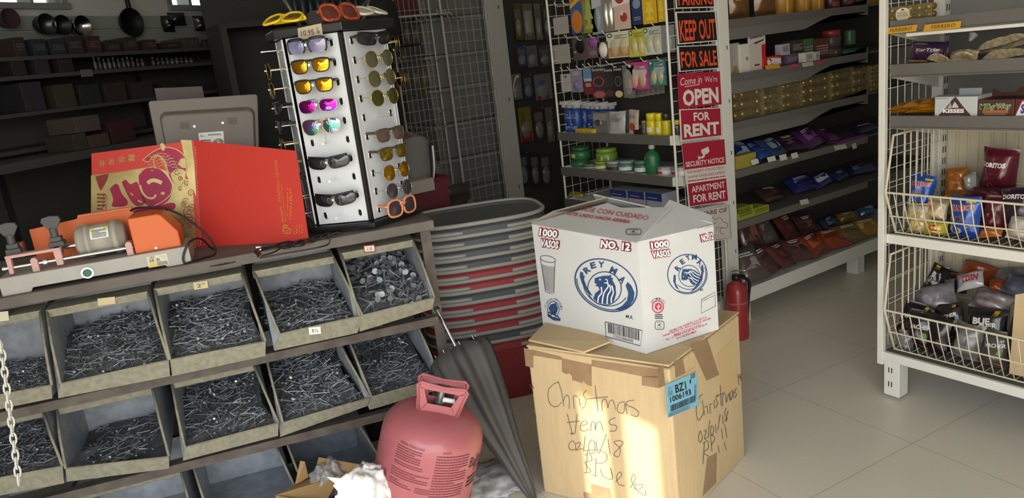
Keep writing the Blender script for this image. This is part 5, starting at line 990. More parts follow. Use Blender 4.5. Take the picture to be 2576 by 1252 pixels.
b_ = g_card('scent_diffuser', 'white plug in scent diffuser hanging in the middle row', FL, (1504, 105, 1530, 149), '6a5a4e', H2, None, (M('white diffuser plastic', 'd8cfc2', .4), .05, .08, .95, .98, .02), cat='diffuser')
for i, (bb, c, c2, lb) in enumerate((((1526, 79, 1586, 145), 'd8d2bd', 'c08a50', 'pale yellow scented oil twin pack with orange bottles in the middle row'), ((1582, 73, 1624, 143), 'b9b636', 'cbc04a', 'lime yellow scented oil twin pack in the middle row'), ((1618, 67, 1665, 138), 'b9bdb6', 'c9cdc8', 'clear white scented oil twin pack in the middle row'))):
    g_card('air_freshener', lb, FL, bb, c, H2, aw('8a7a4a', c2), (GLB, .12, .06, .9, .72, .012), bumps=2, cat='air freshener')
g_card('air_freshener', 'grey scent pack in the middle row behind the gondola front post', FL, (1664, 64, 1697, 132), '8d8c86', H2, None, (CLRB, .2, .1, .8, .7, .012))
g_card('hook_card', 'white cardboard slip hanging on the far side mesh, upper one', Face('x', 2.56), (1392, 42, 1430, 86), 'a79f95', 'white slips on the side mesh', rect('8f877e', .1, .45, .9, .47)); g_card('hook_card', 'white cardboard slip hanging on the far side mesh, lower one', Face('x', 2.56), (1390, 112, 1434, 160), 'a49c93', 'white slips on the side mesh', rect('8f877e', .1, .45, .9, .47))
g_card('hook_card', 'white boxed pack at the left end of the lower row of hooks', FL, (1411, 186, 1438, 230), 'b5aea6', H3, mix(dot('4a4540', .5, .85, .12, .05), rect('a39c95', 0, .5, 1, .52)))
g_card('air_freshener', 'lavender blister pack in the lower row', FL, (1437, 174, 1466, 232), '8f8794', H3, rect('a9a2ac', .2, .72, .8, .9), (M('lavender crystal', '6a5a86', .2, col2='9a90b0', scale=120), .15, .05, .85, .5, .014), cat='air freshener')
g_card('air_freshener', 'blue topped card with red base in the lower row', FL, (1469, 172, 1492, 238), '6c8fb0', H3, mix(rect('7a2f38', 0, 0, 1, .5), rect('b08a80', .2, .3, .8, .44, 2), rect('b9c4c8', .1, .52, .9, .62, 2)))
scl = lambda c1, c2: mix(word('c9c2b8', 'Scents', .08, .86, .84, .09), lambda b, f: b.use(PM(c1)).ring(f, .5, .52, .4, .16, .08, 2), dot('3a3634', .5, .52, .25, .1, 2), dot(c2, .5, .12, .42, .11, 2))
g_card('air_freshener', 'dark card with white heading, red ring and strawberries in the lower row', FL, (1490, 167, 1525, 247), '423a3a', H3, scl('b04a58', 'b0605a')); g_card('air_freshener', 'plain dark card between two others with white headings in the lower row', FL, (1521, 169, 1545, 244), '342e2e', H3, scl('4a4444', '5a3836'))
g_card('air_freshener', 'dark card with white heading and pale yellow blossom in the lower row', FL, (1545, 166, 1568, 246), '2a2626', H3, scl('6a6460', 'c9bd84'))
g_card('air_freshener', 'clear narrow pack beside the pink one in the lower row', FL, (1565, 165, 1597, 246), '6f6b66', H3, None, (CLRB, .1, .1, .9, .9, .01))
g_card('air_freshener', 'bright pink scented oil twin pack in the lower row', FL, (1577, 156, 1634, 225), 'c23a7a', H3, mix(aw('d080a0', 'c24a78'), dot('c9b0b4', .58, .64, .32, .24, 2)), (GLB, .15, .06, .85, .62, .012), bumps=2, cat='air freshener')
g_card('air_freshener', 'teal scented oil twin pack in the lower row', FL, (1631, 150, 1676, 216), '3f6f70', H3, mix(aw('a0b8b0', '4a8a7a'), dot('9db0ac', .62, .64, .3, .26, 2)), (GLB, .1, .06, .85, .62, .012), bumps=2, cat='air freshener')
for i in range(7): x = 1580 + i * 13; g_card('blister_pack', 'small grey blister pack, %s from the left in the row below the pink pack' % ORD[i], Face('x', 2.66), (x, 224 - i * 2, x + 12, 248 - i * 2.2), '8a837c', 'small blister packs under the oil packs', fine('5a544e', .15, .2, .7, .5, 3, i), cat='blister pack')
root = bpy.data.objects['gondola']
for px, py, in ((1405, 10), (1425, 5), (1430, 90), (1460, 95), (1492, 88), (1525, 80), (1567, 78), (1608, 70), (1650, 60), (1420, 172), (1437, 170), (1460, 168), (1476, 163), (1490, 161), (1512, 160), (1535, 155), (1548, 162), (1580, 157), (1622, 147), (1664, 146)):
    p = FL.hit(px, py); b = B(WPM); b.tube([V((XB, p.y, p.z - .01)), V((p.x - .01, p.y, p.z - .012)), V((p.x - .03, p.y + .0, p.z + .008))], .0024, 6); ch(b, 'hook')
F1 = Face('x', 2.56); z1 = zL[0] + .027; z2 = zL[1] + .027
for i, x in enumerate((1417, 1432, 1453, 1476, 1500, 1521)):
    g_can('spray_can', 'blue air duster spray can with white trigger, %s from the left on the shelf' % ORD[i], 'spray can', Face('x', 2.565 + .035 * (i % 3 == 2) + .012 * i), (x, 254 + i, x + 21, 341), '24407c', 'b9b6b2', z1, 'air duster cans', .24, mix(word('8fa3c4', 'AIR', .3, .52, .4, .06, 0), word('8fa3c4', 'DUSTER', .2, .43, .6, .06, 0), rect('c9c9c9', .3, .22, .5, .28), fine('8fa3c4', .2, .08, .6, .12, 3, i)), 'spray', trigger=True)
g_box('tin_box', 'low yellow display box with red lettering in front of the duster cans', 'box', Face('x', 2.54), (1448, 325, 1493, 341), 'c9b42a', .05, z1, None, mix(word('b03a2a', 'SPECIAL', .06, .3, .38, .4), word('b03a2a', 'SPECIAL', .54, .3, .38, .4)))
g_box('phone_holder', 'grey boxed gadget beside the duster cans', 'box', F1, (1494, 283, 1531, 340), '6f6b66', .06, z1, None, mix(rect('8f8b86', .05, .62, .95, .95), dot('4a4744', .35, .5, .2, .16), rect('b9b4ac', .5, .42, .6, .6, 2)))
g_bag('scent_sachet', 'white scent sachet with grey script, between gadget and orange pouch', 'sachet', F1, (1530, 281, 1568, 338), 'b5b1aa', .02, z1, None, mix(word('6f6a64', 'Elle', .2, .55, .6, .2, 0, .3), dot('8f8a84', .5, .7, .36, .2)), -8, 4, 3)
g_bag('scent_sachet', 'clear grey pouch behind the orange sachet', 'sachet', Face('x', 2.6), (1556, 279, 1585, 336), '5f6468', .02, z1, None, None, -6, 0, 5)
g_bag('scent_sachet', 'orange and white scent sachet with flower print', 'sachet', F1, (1576, 277, 1606, 336), 'c9b7a6', .02, z1, None, mix(rect('c26a34', .1, .06, .9, .48), dot('a8401f', .5, .3, .28, .16, 2), word('7a6a5e', 'elle', .25, .66, .5, .16, 0, .3)), -6, -6, 7)
g_box('small_box', 'small black box before the yellow spray cans', 'box', F1, (1594, 326, 1613, 342), '1f1c1c', .04, z1)
g_can('spray_can', 'narrow dark can left of the yellow spray cans', 'spray can', F1, (1613, 304, 1622, 343), '5a5142', '8a7a4a', z1, 'can')
for i, (x0, x1, yt) in enumerate(((1621, 1643, 286), (1645, 1661, 286))): g_can('spray_can', 'yellow spray can with yellow cap, %s of the two' % ('left' if i == 0 else 'right'), 'spray can', F1, (x0, yt, x1, 344), 'd0bb1c', 'd8c624', z1, 'yellow spray cans', .34, rect('d8d0c0', .3, .12, .75, .36), 'can')
g_can('spray_can', 'yellow can with dark brown cap beside the gondola post', 'spray can', F1, (1661, 286, 1679, 345), 'c0b61e', '3a332b', z1, 'yellow spray cans', .32, None, 'can'); g_can('spray_can', 'dark can with yellow cap seen through the end mesh', 'spray can', F1, (1687, 303, 1705, 348), '2f2a24', 'c0a81e', z1, None, .3, None, 'can')
for i, (x0, x1, yt, c, cap, lab) in enumerate(((1428, 1459, 404, '2f6a3c', '2f5a38', 'e'), (1462, 1489, 416, '3a5a44', '8f958c', 'b9b9b0'), (1488, 1516, 408, '7d8d2c', '9aa03a', 'c9c9a8'), (1517, 1547, 408, '6f6f6c', 'a9a8a4', '3a3a3a'), (1548, 1578, 406, '4a7a6c', '8a948e', 'cfd2cc'), (1588, 1618, 406, '3a6a58', '5a7a6c', 'd2d4ce'))):
    g_can('gel_jar', 'hair gel jar in the front row of the lower shelf, %s from the left' % ORD[i], 'jar', Face('x', 2.555), (x0, yt, x1, 440), c, cap, z2, 'gel jars on the lower shelf', .25, rect('2a2a2a', .3, .22, .7, .36, 2) if i == 3 else None, 'jar', None if lab == 'e' else (lab, .12, .45))
def up_on(face, x0, yt, x1, yb, c, cap, lab, i, zz): g_can('gel_jar', lab, 'jar', face, (x0, yt, x1, yb), c, cap, zz, 'gel jars on the lower shelf', .3, rect('c9b27a', .15, .2, .6, .5) if i == 0 else rect('b9bdb4', .1, .1, .9, .45), 'jar')
h = Face('x', 2.555).bb(1428, 404, 1459, 440, z2)[2]; up_on(Face('x', 2.555), 1428, 372, 1459, 404, '2f6a3c', '2f5a38', 'green gel jar standing on the leftmost jar', 0, z2 + h + .001)
h = Face('x', 2.555).bb(1488, 408, 1516, 440, z2)[2]; up_on(Face('x', 2.56), 1488, 376, 1524, 408, '6f8a34', '7f9a3c', 'lime gel jar with white label standing on another jar', 1, z2 + h + .001)
g_can('shampoo_bottle', 'tall dark green bottle with a white cap on the lower shelf', 'bottle', Face('x', 2.55), (1617, 367, 1644, 450), '2c6a40', 'c9c9c2', z2, None, .14, dot('8fae90', .3, .55, .1, .06), 'bottle')
for i, (x0, x1) in enumerate(((1645, 1677), (1680, 1716))):
    hh = Face('x', 2.555).bb(x0, 425, x1, 455, z2)[2]
    for j in (0, 1): g_can('cream_tub', 'white cream tub with red label, %s in the %s stack' % ('lower' if j == 0 else 'upper', 'front' if i == 0 else 'end mesh'), 'tub', Face('x', 2.555), (x0, 425, x1, 455), 'c9c3c0', 'bdb9bb', z2 + j * (hh + .001), 'white cream tubs', .22, rect('a83a4a', .2, .2, .62, .62), 'can')
z3 = zL[2] + .027
g_bag('cloth_bag', 'yellow bag on the bottom visible shelf behind the white carton', 'bag', Face('x', 2.58), (1428, 488, 1462, 560), 'a39a34', .08, z3)
for i, x in enumerate((1540, 1584, 1628)): g_box('blue_box', 'dark blue lidded box behind the white carton, %s from the left' % ORD[i], 'box', F1, (x, 478 + i * 4, x + 40, 545), '9a9ca6', .1, z3, 'blue lidded boxes', mix(rect('2a3566', 0, .55, 1, 1), rect('7f8aa8', .12, .68, .7, .74, 2)))
# ---- right bay
FR = Face('y', 2.54)
zr = [z + .001 for z in zR]
for i, (x0, x1, c, c2) in enumerate(((1846, 1896, '6b4a24', '8a6a2c'), (1912, 1962, '6b4522', '8a642c'))): g_bag('snack_pouch', 'brown pouch with green band on the top sweets shelf, %s' % ('left' if i == 0 else 'right'), 'pouch', FR, (x0, -45, x1, 31), c, .06, zr[0], 'brown pouches on the top shelf', mix(rect('4a6a34', .1, .06, .9, .30), rect('b08a4a', .2, .5, .8, .8)), 0, 0, i)
GJ = M('golden snack jar', 'a8772e', .15, .2, col2='7a5220', scale=30, coat=.6)
for i, (x0, x1) in enumerate(((1972, 2012), (2022, 2050), (2054, 2086))): g_can('snack_jar', 'tall golden jar on the top sweets shelf, %s of three' % ORD[i], 'jar', FR, (x0, -60, x1, 31), 'a8772e', None, zr[0], 'golden jars on the top shelf', .2, rect('c29a4a', .3, .05, .36, .9))
for i, x in enumerate((2096, 2134, 2165)): g_can('snack_jar', 'dark reddish jar on the top sweets shelf, %s of three' % ORD[i], 'jar', FR, (x, -30, x + 26, 29), '3f2420', '5a2a26', zr[0], 'dark jars on the top shelf', .2, rect('7a4440', .2, .1, .8, .35))
g_box('chocolate_display', 'plain grey white sweets carton at the left end of the second shelf', 'box', FR, (1838, 108, 1862, 164), 'a39a90', .1, zr[1], None, poly('8a7a44', [(.1, .0), (.9, .0), (.6, .3), (.3, .25)])); g_box('chocolate_display', 'tall white sweets carton with a small bird mark on the second shelf', 'box', Face('y', 2.53), (1863, 110, 1885, 165), 'c9c1b6', .09, zr[1], None, fine('4a3f38', .6, .42, .3, .12, 3))
g_box('chocolate_display', 'white sweets display with a lettered header card and red side on the second shelf', 'box', Face('y', 2.53), (1886, 110, 1927, 163), 'b9b0a6', .1, zr[1], None, mix(rect('8a2a2a', .3, .18, .6, .25, 2), rect('b01f22', .76, 0, 1, .95)))
p, w_, h_ = Face('y', 2.53).bb(1884, 78, 1928, 110); h0 = Face('y', 2.53).bb(1886, 110, 1927, 163, zr[1])[2]
b = B(PM('c4bbb0')); b.prism([(-w_ / 2, h0 - .01), (w_ / 2, h0 - .01), (w_ / 2, h0 + h_ * .7), (w_ * .3, h0 + h_), (-w_ * .4, h0 + h_ * .9), (-w_ / 2, h0 + h_ * .6)], lambda x, y, k=1: (x, -.046, y), .002); hc = lc(b, 'header_card'); b = B(PM('33201c')); fr = lambda x, y, k=1: V((x, -.0488 - .0006 * k, y)); b.text('bueno', fr, -w_ * .36, h0 + h_ * .42, w_ * .7, h_ * .3, .02, .1, 1, 4); b.flat([(-w_ * .2, h0 + h_ * .1), (w_ * .38, h0 + h_ * .32), (w_ * .4, h0 + h_ * .22), (-w_ * .1, h0)], fr); o = b.obj('lettering'); o.parent = hc
g_box('chocolate_display', 'low red and white open tray carton on the second shelf', 'box', Face('y', 2.525), (1921, 141, 1966, 160), 'b8241f', .09, zr[1], None, mix(dot('d8d0c4', .32, .55, .12, .3), rect('8f2a22', .35, .1, .95, .25, 2), poly('cfc7bb', [(.25, .9), (.95, .75), (1, .3), (.5, .2), (.4, .6)])))
for i, (bb, c, lb) in enumerate((((1976, 134, 2024, 156), '5f5370', 'low violet carton under a white packet on the second shelf'), ((2024, 97, 2047, 152), '3a6a38', 'upright green carton on the second shelf'), ((2051, 96, 2087, 152), '5f2f2a', 'upright dark red carton on the second shelf'), ((1992, 100, 2022, 133), '3a332c', 'dark packet on the violet carton'))):
    zz = zr[1] if i < 3 else zr[1] + Face('y', 2.58).bb(1976, 134, 2024, 156, zr[1])[2] + .001
    g_box('sweets_box', lb, 'box', Face('y', 2.58), bb, c, .06, zz, None, fine('a08a84', .1, .2, .8, .5, 4, i))
zz = zr[1] + Face('y', 2.58).bb(1976, 134, 2024, 156, zr[1])[2] + .001
g_box('sweets_box', 'little white packet on top of the violet carton', 'box', Face('y', 2.55), (1966, 110, 1988, 136), 'a39aa6', .04, zz, None, fine('5f5766', .2, .3, .6, .5, 5)); g_box('sweets_box', 'small white packet with print at the front of the second shelf', 'box', Face('y', 2.52), (2025, 131, 2047, 153), 'c4bdb4', .04, zr[1], None, fine('6a625a', .2, .25, .6, .55, 5)); g_box('sweets_box', 'narrow white packet before the dark red carton', 'box', Face('y', 2.52), (2050, 130, 2063, 151), 'b9b2aa', .03, zr[1], None, fine('6a625a', .2, .3, .6, .5, 5))
for k, (x0, x1, c, y0) in enumerate(((2093, 2130, '4a4a38', 120), (2138, 2181, '2f5a34', 122))):
    hh = Face('y', 2.58).bb(x0, y0, x1, 146, zr[1])[2]
    for j in (0, 1): g_can('snack_can', '%s snack can with red and white print, %s of its stack' % ('grey green' if k == 0 else 'bright green', 'bottom' if j == 0 else 'top'), 'can', Face('y', 2.58), (x0, y0, x1, 146), c, None, zr[1] + j * (hh + .001), 'stacked snack cans', .2, mix(dot('a08a7c', .6, .5, .3, .28), dot('a0503c', .62, .36, .24, .14, 2)))
g_can('snack_can', 'small jar with a red lid on the grey green cans', 'jar', Face('y', 2.58), (2097, 73, 2126, 96), '4a3f3a', '8a2f2c', zr[1] + 2 * hh + .004, None, .35)
g_can('snack_can', 'small green can on top of the bright green stack', 'can', Face('y', 2.58), (2142, 74, 2158, 96), '3a5a3c', None, zr[1] + 2 * hh + .004)
root = bpy.data.objects['gondola']
def shelf_tag(x0, y0, x1, y1, c, sk=6): b = B(PM(c)); f = lambda x, y, k=1: PY(x, y, YE - .001); b.flat([(x0, y0 + sk * .5), (x1, y0 - sk * .3), (x1 + 4, y1 - sk * .3), (x0 + 4, y1 + sk * .5)], f); ch(b, 'price_tag')
for q in ((1924, 162, 1960, 172, 'c08a24'), (1984, 161, 2004, 167, 'b03a3a'), (2052, 154, 2070, 160, 'a83a3a'), (2016, 156, 2044, 166, 'b0aba4'), (1888, 400, 1906, 412, 'c9c3ba'), (1929, 393, 1949, 405, 'c9c3ba'), (1959, 388, 1977, 402, 'c4beb5'), (1989, 384, 2005, 397, 'c4beb5'), (2097, 364, 2127, 375, 'b9b3aa'), (2142, 360, 2152, 373, 'b9b3aa'), (2011, 501, 2032, 513, 'b9b3aa')): shelf_tag(*q)
CLB = M('clear chocolate box', 'b9a878', .05, alpha=.22, coat=.6); BALL = M('gold foil ball', 'a8842e', .28, .9, col2='6f5218', scale=200)
def choc(label, p, w, h, d, n, m, group):
    start('chocolate_box', label, 'chocolate box', Face('y', 2.55), p, d, group); b = B(CLB); b.box(-w / 2, -d / 2, 0, w / 2, d / 2, h); lc(b, 'box')
    b = B(BALL); r = min(w / n / 2, h / m / 2) * .96
    for i in range(n):
        for j in range(m): b.lathe([(r * math.sin(t), -r * math.cos(t)) for t in [R_(q) for q in (8, 40, 70, 90, 110, 140, 172)]], 10, (-w / 2 + (i + .5) * w / n, -d / 2 + r + .002, (j + .5) * h / m))
    lc(b, 'chocolates'); b = B(PM('6a5a3a')); b.box(-w * .2, -d / 2 - .001, h * .3, w * .2, -d / 2 - .0004, h * .7); lc(b, 'label')
xs = [1846, 1926, 1972, 2022, 2096, 2150, 2192, 2216]; names = ['leftmost', 'second', 'third', 'fourth', 'fifth', 'sixth', 'rightmost']
for i in range(7):
    xm = (xs[i] + xs[i + 1]) / 2; p, w_, h_ = Face('y', 2.55).bb(xs[i] + 2, 196 - 12 * (i > 3) * 0, xs[i + 1] - 2, 278, zr[2]); nl = 4 if i < 5 else 3; hh = .048 if i != 1 else .056
    for j in range(nl): choc('clear box of gold wrapped chocolates, %s column on the third shelf, %s layer from below' % (names[i], ORD[j]), V((p.x, p.y, zr[2] + j * (hh + .0015))), w_, hh, .12, 4 if w_ > .15 else 3, 1 if w_ > .1 else 2, 'gold chocolate boxes on the third shelf')
def bagrow(specs, face, zz, group, what, cat='bag of sweets', d=.04, tilt=-58):
    for i, (x0, y0, x1, y1, c, dd) in enumerate(specs):
        nm, ds = dd; p, w_, h_ = face.bb(x0, y0, x1, y1, zz); r = start('sweets_bag', ds, cat, face, p, 0, group); rng = random.Random(i * 7 + len(group)); r.rotation_euler = (R_(tilt + rng.uniform(-10, 10)), R_(rng.uniform(-8, 8)), face.rz + R_(rng.uniform(-14, 14)))
        hh = max(.07, h_ * 1.5); f = pil(w_, hh, d, i + 1); b = B(FO(c)); b.smooth = True; nx, ny = 10, 12; lift = d * .55
        for s in (-1, 1): b.add([f(a / nx, q / ny, 0, s) + V((0, -lift, 0)) for q in range(ny + 1) for a in range(nx + 1)], [(q * (nx + 1) + a, q * (nx + 1) + a + 1, (q + 1) * (nx + 1) + a + 1, (q + 1) * (nx + 1) + a) for q in range(ny) for a in range(nx)])
        lc(b, 'wrapper'); b = B(); g = lambda x, y, k=1: f(x, y, k) + V((0, -lift, 0))
        rect(nm, .2, .3, .8, .62)(b, g); fine('c9c4bc', .25, .66, .5, .14, 2, i)(b, g); lc(b, 'print')
G4 = 'bags on the fourth shelf'
bagrow([(1852, 358, 1905, 392, '27366e', ('8fa0c0', 'deep blue sweets bag at the left of the fourth shelf')), (1896, 352, 1945, 388, '2c4a8a', ('9fb0d0', 'bright blue sweets bag, second on the fourth shelf')), (1938, 350, 1985, 384, '2a3c5c', ('8a9ab0', 'slate blue sweets bag, third on the fourth shelf')), (1980, 340, 2030, 380, '33232e', ('6a4a5c', 'brown violet sweets bag in the middle of the fourth shelf')), (2026, 328, 2078, 376, '4a2450', ('7a4a80', 'violet sweets bag left of the purple box')), (2074, 322, 2120, 372, '4f2252', ('80508a', 'dark violet sweets bag, sixth on the fourth shelf')), (2160, 318, 2205, 366, '1f2740', ('5a6a8a', 'navy sweets bag at the right of the fourth shelf'))], Face('y', 2.54), zr[3], G4, '')
g_box('sweets_box', 'bright purple flat carton toward the right of the fourth shelf', 'box', Face('y', 2.525), (2108, 346, 2180, 368), '6a2a78', .07, zr[3], None, fine('a080b0', .1, .3, .8, .4, 2)); g_box('sweets_box', 'flat yellow carton edge at the left end of the fourth shelf', 'box', Face('y', 2.515), (1852, 388, 1902, 399), '9a8a3a', .05, zr[3])
for i in range(3):
    for j in range(2): g_box('biscuit_packet', 'lime green packet, %s row, %s from the left at the left of the fifth shelf' % (('lower', 'middle', 'upper')[i], ORD[j]), 'packet', Face('y', 2.515), (1857 + j * 40 - i * 2, 520, 1895 + j * 40 - i * 2, 535), '8f8f2e', .08, zr[4] + i * .0195, 'lime green packets', fine('5f6a24', .1, .3, .8, .4, 2, i + j))
G5_ = 'bags on the fifth shelf'
bagrow([(1912, 478, 1980, 505, '3f2a26', ('6a3a38', 'dark brown red bag beside the lime packets on the fifth shelf')), (2005, 448, 2055, 478, '232a5c', ('6a78a8', 'dark blue bag, first of the blue ones on the fifth shelf')), (2048, 446, 2100, 474, '2a3470', ('c4c8d8', 'blue bag with a silver glint on the fifth shelf')), (2096, 444, 2146, 472, '263060', ('5a7a88', 'blue bag, third of the blue ones on the fifth shelf')), (2142, 440, 2200, 468, '20284a', ('5a6aa0', 'navy bag at the right end of the fifth shelf'))], Face('y', 2.62), zr[4], G5_, '')  # the silver glint is painted, a pale patch on that bag's front
GB = 'bags on the base shelf'; k = 0
spec = []
cols = [('5a504c', '8a807a', 'clear grey brown'), ('4f3532', '7a4a44', 'brown red'), ('5c2f2c', '7a4442', 'dull red'), ('5a3a34', '7f5a50', 'rust brown'), ('7a3526', 'a8502e', 'orange red'), ('8a3a24', 'b0603a', 'bright orange red'), ('6a5a34', '8f8a4a', 'olive yellow'), ('8a6a2c', 'a8904a', 'yellow')]
for i in range(8): x0 = 1872 + i * 41; y1 = 712 - i * 12; spec.append((x0, y1 - 62, x0 + 52, y1 - 6, cols[i][0], (cols[i][1], '%s sweets bag, front row of the base shelf, %s from left' % (cols[i][2], ORD[i]))))
bagrow(spec, Face('y', 2.50), zBase + .002, GB, '', d=.06, tilt=-50)
spec = [(x0 - 18 + 4 * i, 560, x0 + 34, 600, c[0], (c[1], '%s sweets bag, back row of the base shelf, %s from left' % (c[2], ORD[i]))) for i, (x0, c) in enumerate(zip((1885, 1930, 1975, 2020, 2065, 2110, 2155), (cols[1], cols[0], cols[2], cols[1], ('24304a', '5a6a90', 'dark blue'), cols[7], ('2f5a7a', '8a9aa8', 'blue and orange'))))]
bagrow(spec, Face('y', 2.72), zBase + .03, GB, '', d=.07, tilt=-35)
for i, px in enumerate((2200, 2208)): g_can('gold_jar', 'golden jar at the far right behind the rack post, %s' % ('nearer' if i == 0 else 'farther'), 'jar', Face('y', 2.7), (px - 8, -10, px + 12, 34), 'a8842e', None, zr[0], 'golden jars behind the rack post')
# extinguisher by the end of the gondola
p = PY(1857, 830, 2.412); p.z = 0; root = thing('fire_extinguisher', 'small red fire extinguisher standing on the floor at the foot of the gondola', 'fire extinguisher', p)
EX = M('extinguisher red', '9c2f30', .35, coat=.3); b = B(EX); b.lathe([(.05, 0), (.053, .01), (.053, .24), (.045, .275), (.02, .29), (.018, .30)], 28); lc(b, 'cylinder'); b = B(BLACKP); b.lathe([(.016, .30), (.02, .305), (.02, .325), (.012, .33)], 16); b.box(-.012, -.05, .325, .012, .012, .332); lc(b, 'valve'); b = B(CHROME); b.tube([(.0, -.02, .33), (0, -.055, .345), (0, -.06, .36), (0, -.0, .35), (0, .02, .34)], .004, 6); lc(b, 'lever'); b = B(M('extinguisher band', 'a8605c', .5)); b.lathe([(.0537, .185), (.0537, .195)], 28); lc(b, 'band'); b = B(BLACKP); b.tube(bez([(.02, -.02, .315), (.06, -.03, .28), (.062, -.02, .2), (.058, -.01, .08)], 6), .008, 8); lc(b, 'hose')
# ------------------------------------------------------------------ right gondola with snacks
XD, YD, XDB = 2.68, 1.588, 3.06; YR = .35
BEIGE = M('beige metal back', 'b3a991', .5); DKM = M('dark shelf mat', '55524e', .7)
root = thing('gondola', 'white metal gondola at the right with snacks, sweets and two wire baskets', 'shelving unit', V((2.85, 1.0, 0)))
b = B(WPM); b.box(XD - .022, YD - .012, .14, XD + .0, YD + .012, 2.3); ch(b, 'front_post', bevel=.002)
b = B(WPM); b.box(XDB - .04, YD - .03, .1, XDB + .03, YD + .012, 2.3); up = ch(b, 'upright', bevel=.002); b = B(M('slot darkness', '0b0b0b'))
for i in range(44):
    for dx in (-.026, -.010): b.box(XDB + dx, YD - .0308, .25 + i * .045, XDB + dx + .005, YD - .0296, .275 + i * .045)
o = b.obj('slots'); o.parent = up
b = B(WPM)
for i in range(1, 7): x = XD + (XDB - .04 - XD) * i / 7; b.cyl((x, YD + .008, .2), (x, YD + .008, 2.3), .0017, None, 5)
z = .24
while z < 2.3: b.cyl((XD - .01, YD + .01, z), (XDB - .03, YD + .01, z), .0017, None, 5); z += .075
ch(b, 'end_mesh')
b = B(M('grey back panel', '7f7d76', .6)); b.box(XDB, YR, 1.05, XDB + .012, YD - .03, 2.3); ch(b, 'back_panel')
b = B(BEIGE); n = int((YD - .03 - YR) / .042)
for i in range(n): y0 = YD - .034 - i * .042; b.hexa([(XDB, y0 - .042, .2), (XDB + .012, y0 - .042, .2), (XDB + .012, y0, .2), (XDB, y0, .2), (XDB, y0 - .042, 1.05), (XDB + .012, y0 - .042, 1.05), (XDB + .012, y0, 1.05), (XDB, y0, 1.05)]); b.box(XDB - .005, y0 - .034, .2, XDB, y0 - .006, 1.05)
ch(b, 'ribbed_panel')
zD = [(PX(2400, 76, XD).z + PX(2560, 48, XD).z) / 2 - .004, (PX(2400, 192, XD).z + PX(2560, 180, XD).z) / 2, (PX(2300, 326, XD).z + PX(2560, 326, XD).z) / 2]
for i, z in enumerate(zD):
    b = B(M('grey shelf paint', '6b6862', .5)); b.box(XD + .012, YR, z + .034, XDB, YD - .012, z + .040); s = ch(b, 'shelf')
    b = B(GREYRAIL); b.slab(V((XD + .008, YR, z)), V((XD + .008, YD - .016, z)), V((XD + .0, YD - .016, z + .046)), V((XD + .0, YR, z + .046)), .004); b.box(XD + .002, YR, z, XD + .02, YD - .016, z + .004); o = b.obj('price_rail'); o.parent = s
    b = B(WPM); b.hexa([(XD + .01, YD - .016, z), (XD + .01, YD - .012, z), (XDB - .03, YD - .012, z - .075), (XDB - .03, YD - .016, z - .075), (XD + .01, YD - .016, z + .03), (XD + .01, YD - .012, z + .03), (XDB - .03, YD - .012, z + .03), (XDB - .03, YD - .016, z + .03)]); o = b.obj('bracket'); o.parent = s
b = B(WPM); b.box(XD + .01, YR, zD[0] - .012, XD + .035, YD - .07, zD[0] - .001); ch(b, 'under_shelf_strip')
fy = B(PM('c08f2a')); YQ = [[(2223, 87), (2307, 78), (2311, 61), (2226, 71)], [(2324, 79), (2418, 70), (2421, 52), (2329, 62)]]
pf = Pl(V((XD, 1, zD[0] + .02)), Y, Z); f0 = pf.fr(0, 0, 1, .006)
for q in YQ:
    b = B(PM('c08f2a')); b.flat(q, f0, 1.0); c = ch(b, 'price_strip'); b = B(PM('5f3f1a')); L = lambda u, v: tuple(q[0][i] * (1 - u) * (1 - v) + q[1][i] * u * (1 - v) + q[2][i] * u * v + q[3][i] * (1 - u) * v for i in (0, 1))
    tq(b, 'FERRERO', f0, L(.2, .25), L(.86, .25), L(.86, .78), L(.2, .78), 0, 1.3, .1); o = b.obj('lettering'); o.parent = c
zB1 = (PX(2400, 612, XD).z + PX(2560, 632, XD).z) / 2; zB2 = PX(2400, 932, XD - .02).z
for z, dx, nm in ((zB1, .0, 'basket_shelf'), (zB2, .02, 'base_deck')):
    b = B(WPM); b.box(XD - dx, YR, z - .036, XD - dx + .016, YD - .006, z); s = ch(b, nm, bevel=.002); b = B(DKM); b.box(XD - dx + .016, YR, z - .012, XDB, YD - .012, z + .001); o = b.obj('mat'); o.parent = s
pl_ = PX(2240, 980, XD); b = B(WPM); b.box(XD - .012, YD - .075, .012, XD + .05, YD - .012, zB2 - .036); lg = ch(b, 'leg', bevel=.002); b = B(M('slot darkness', '0b0b0b'))
for z in (.05, .11):
    for dy in (.03, .042): b.box(XD - .0126, YD - dy - .004, z, XD - .0118, YD - dy, z + .022)
o = b.obj('slots'); o.parent = lg; b = B(CHROME); b.cyl((XD + .02, YD - .045, 0), (XD + .02, YD - .045, .014), .008); o = b.obj('foot'); o.parent = lg
b = B(M('dark kick space', '4a4742', .8)); b.box(XDB - .04, YR, .0, XDB, YD - .02, zB2 - .04); ch(b, 'kick_plate')
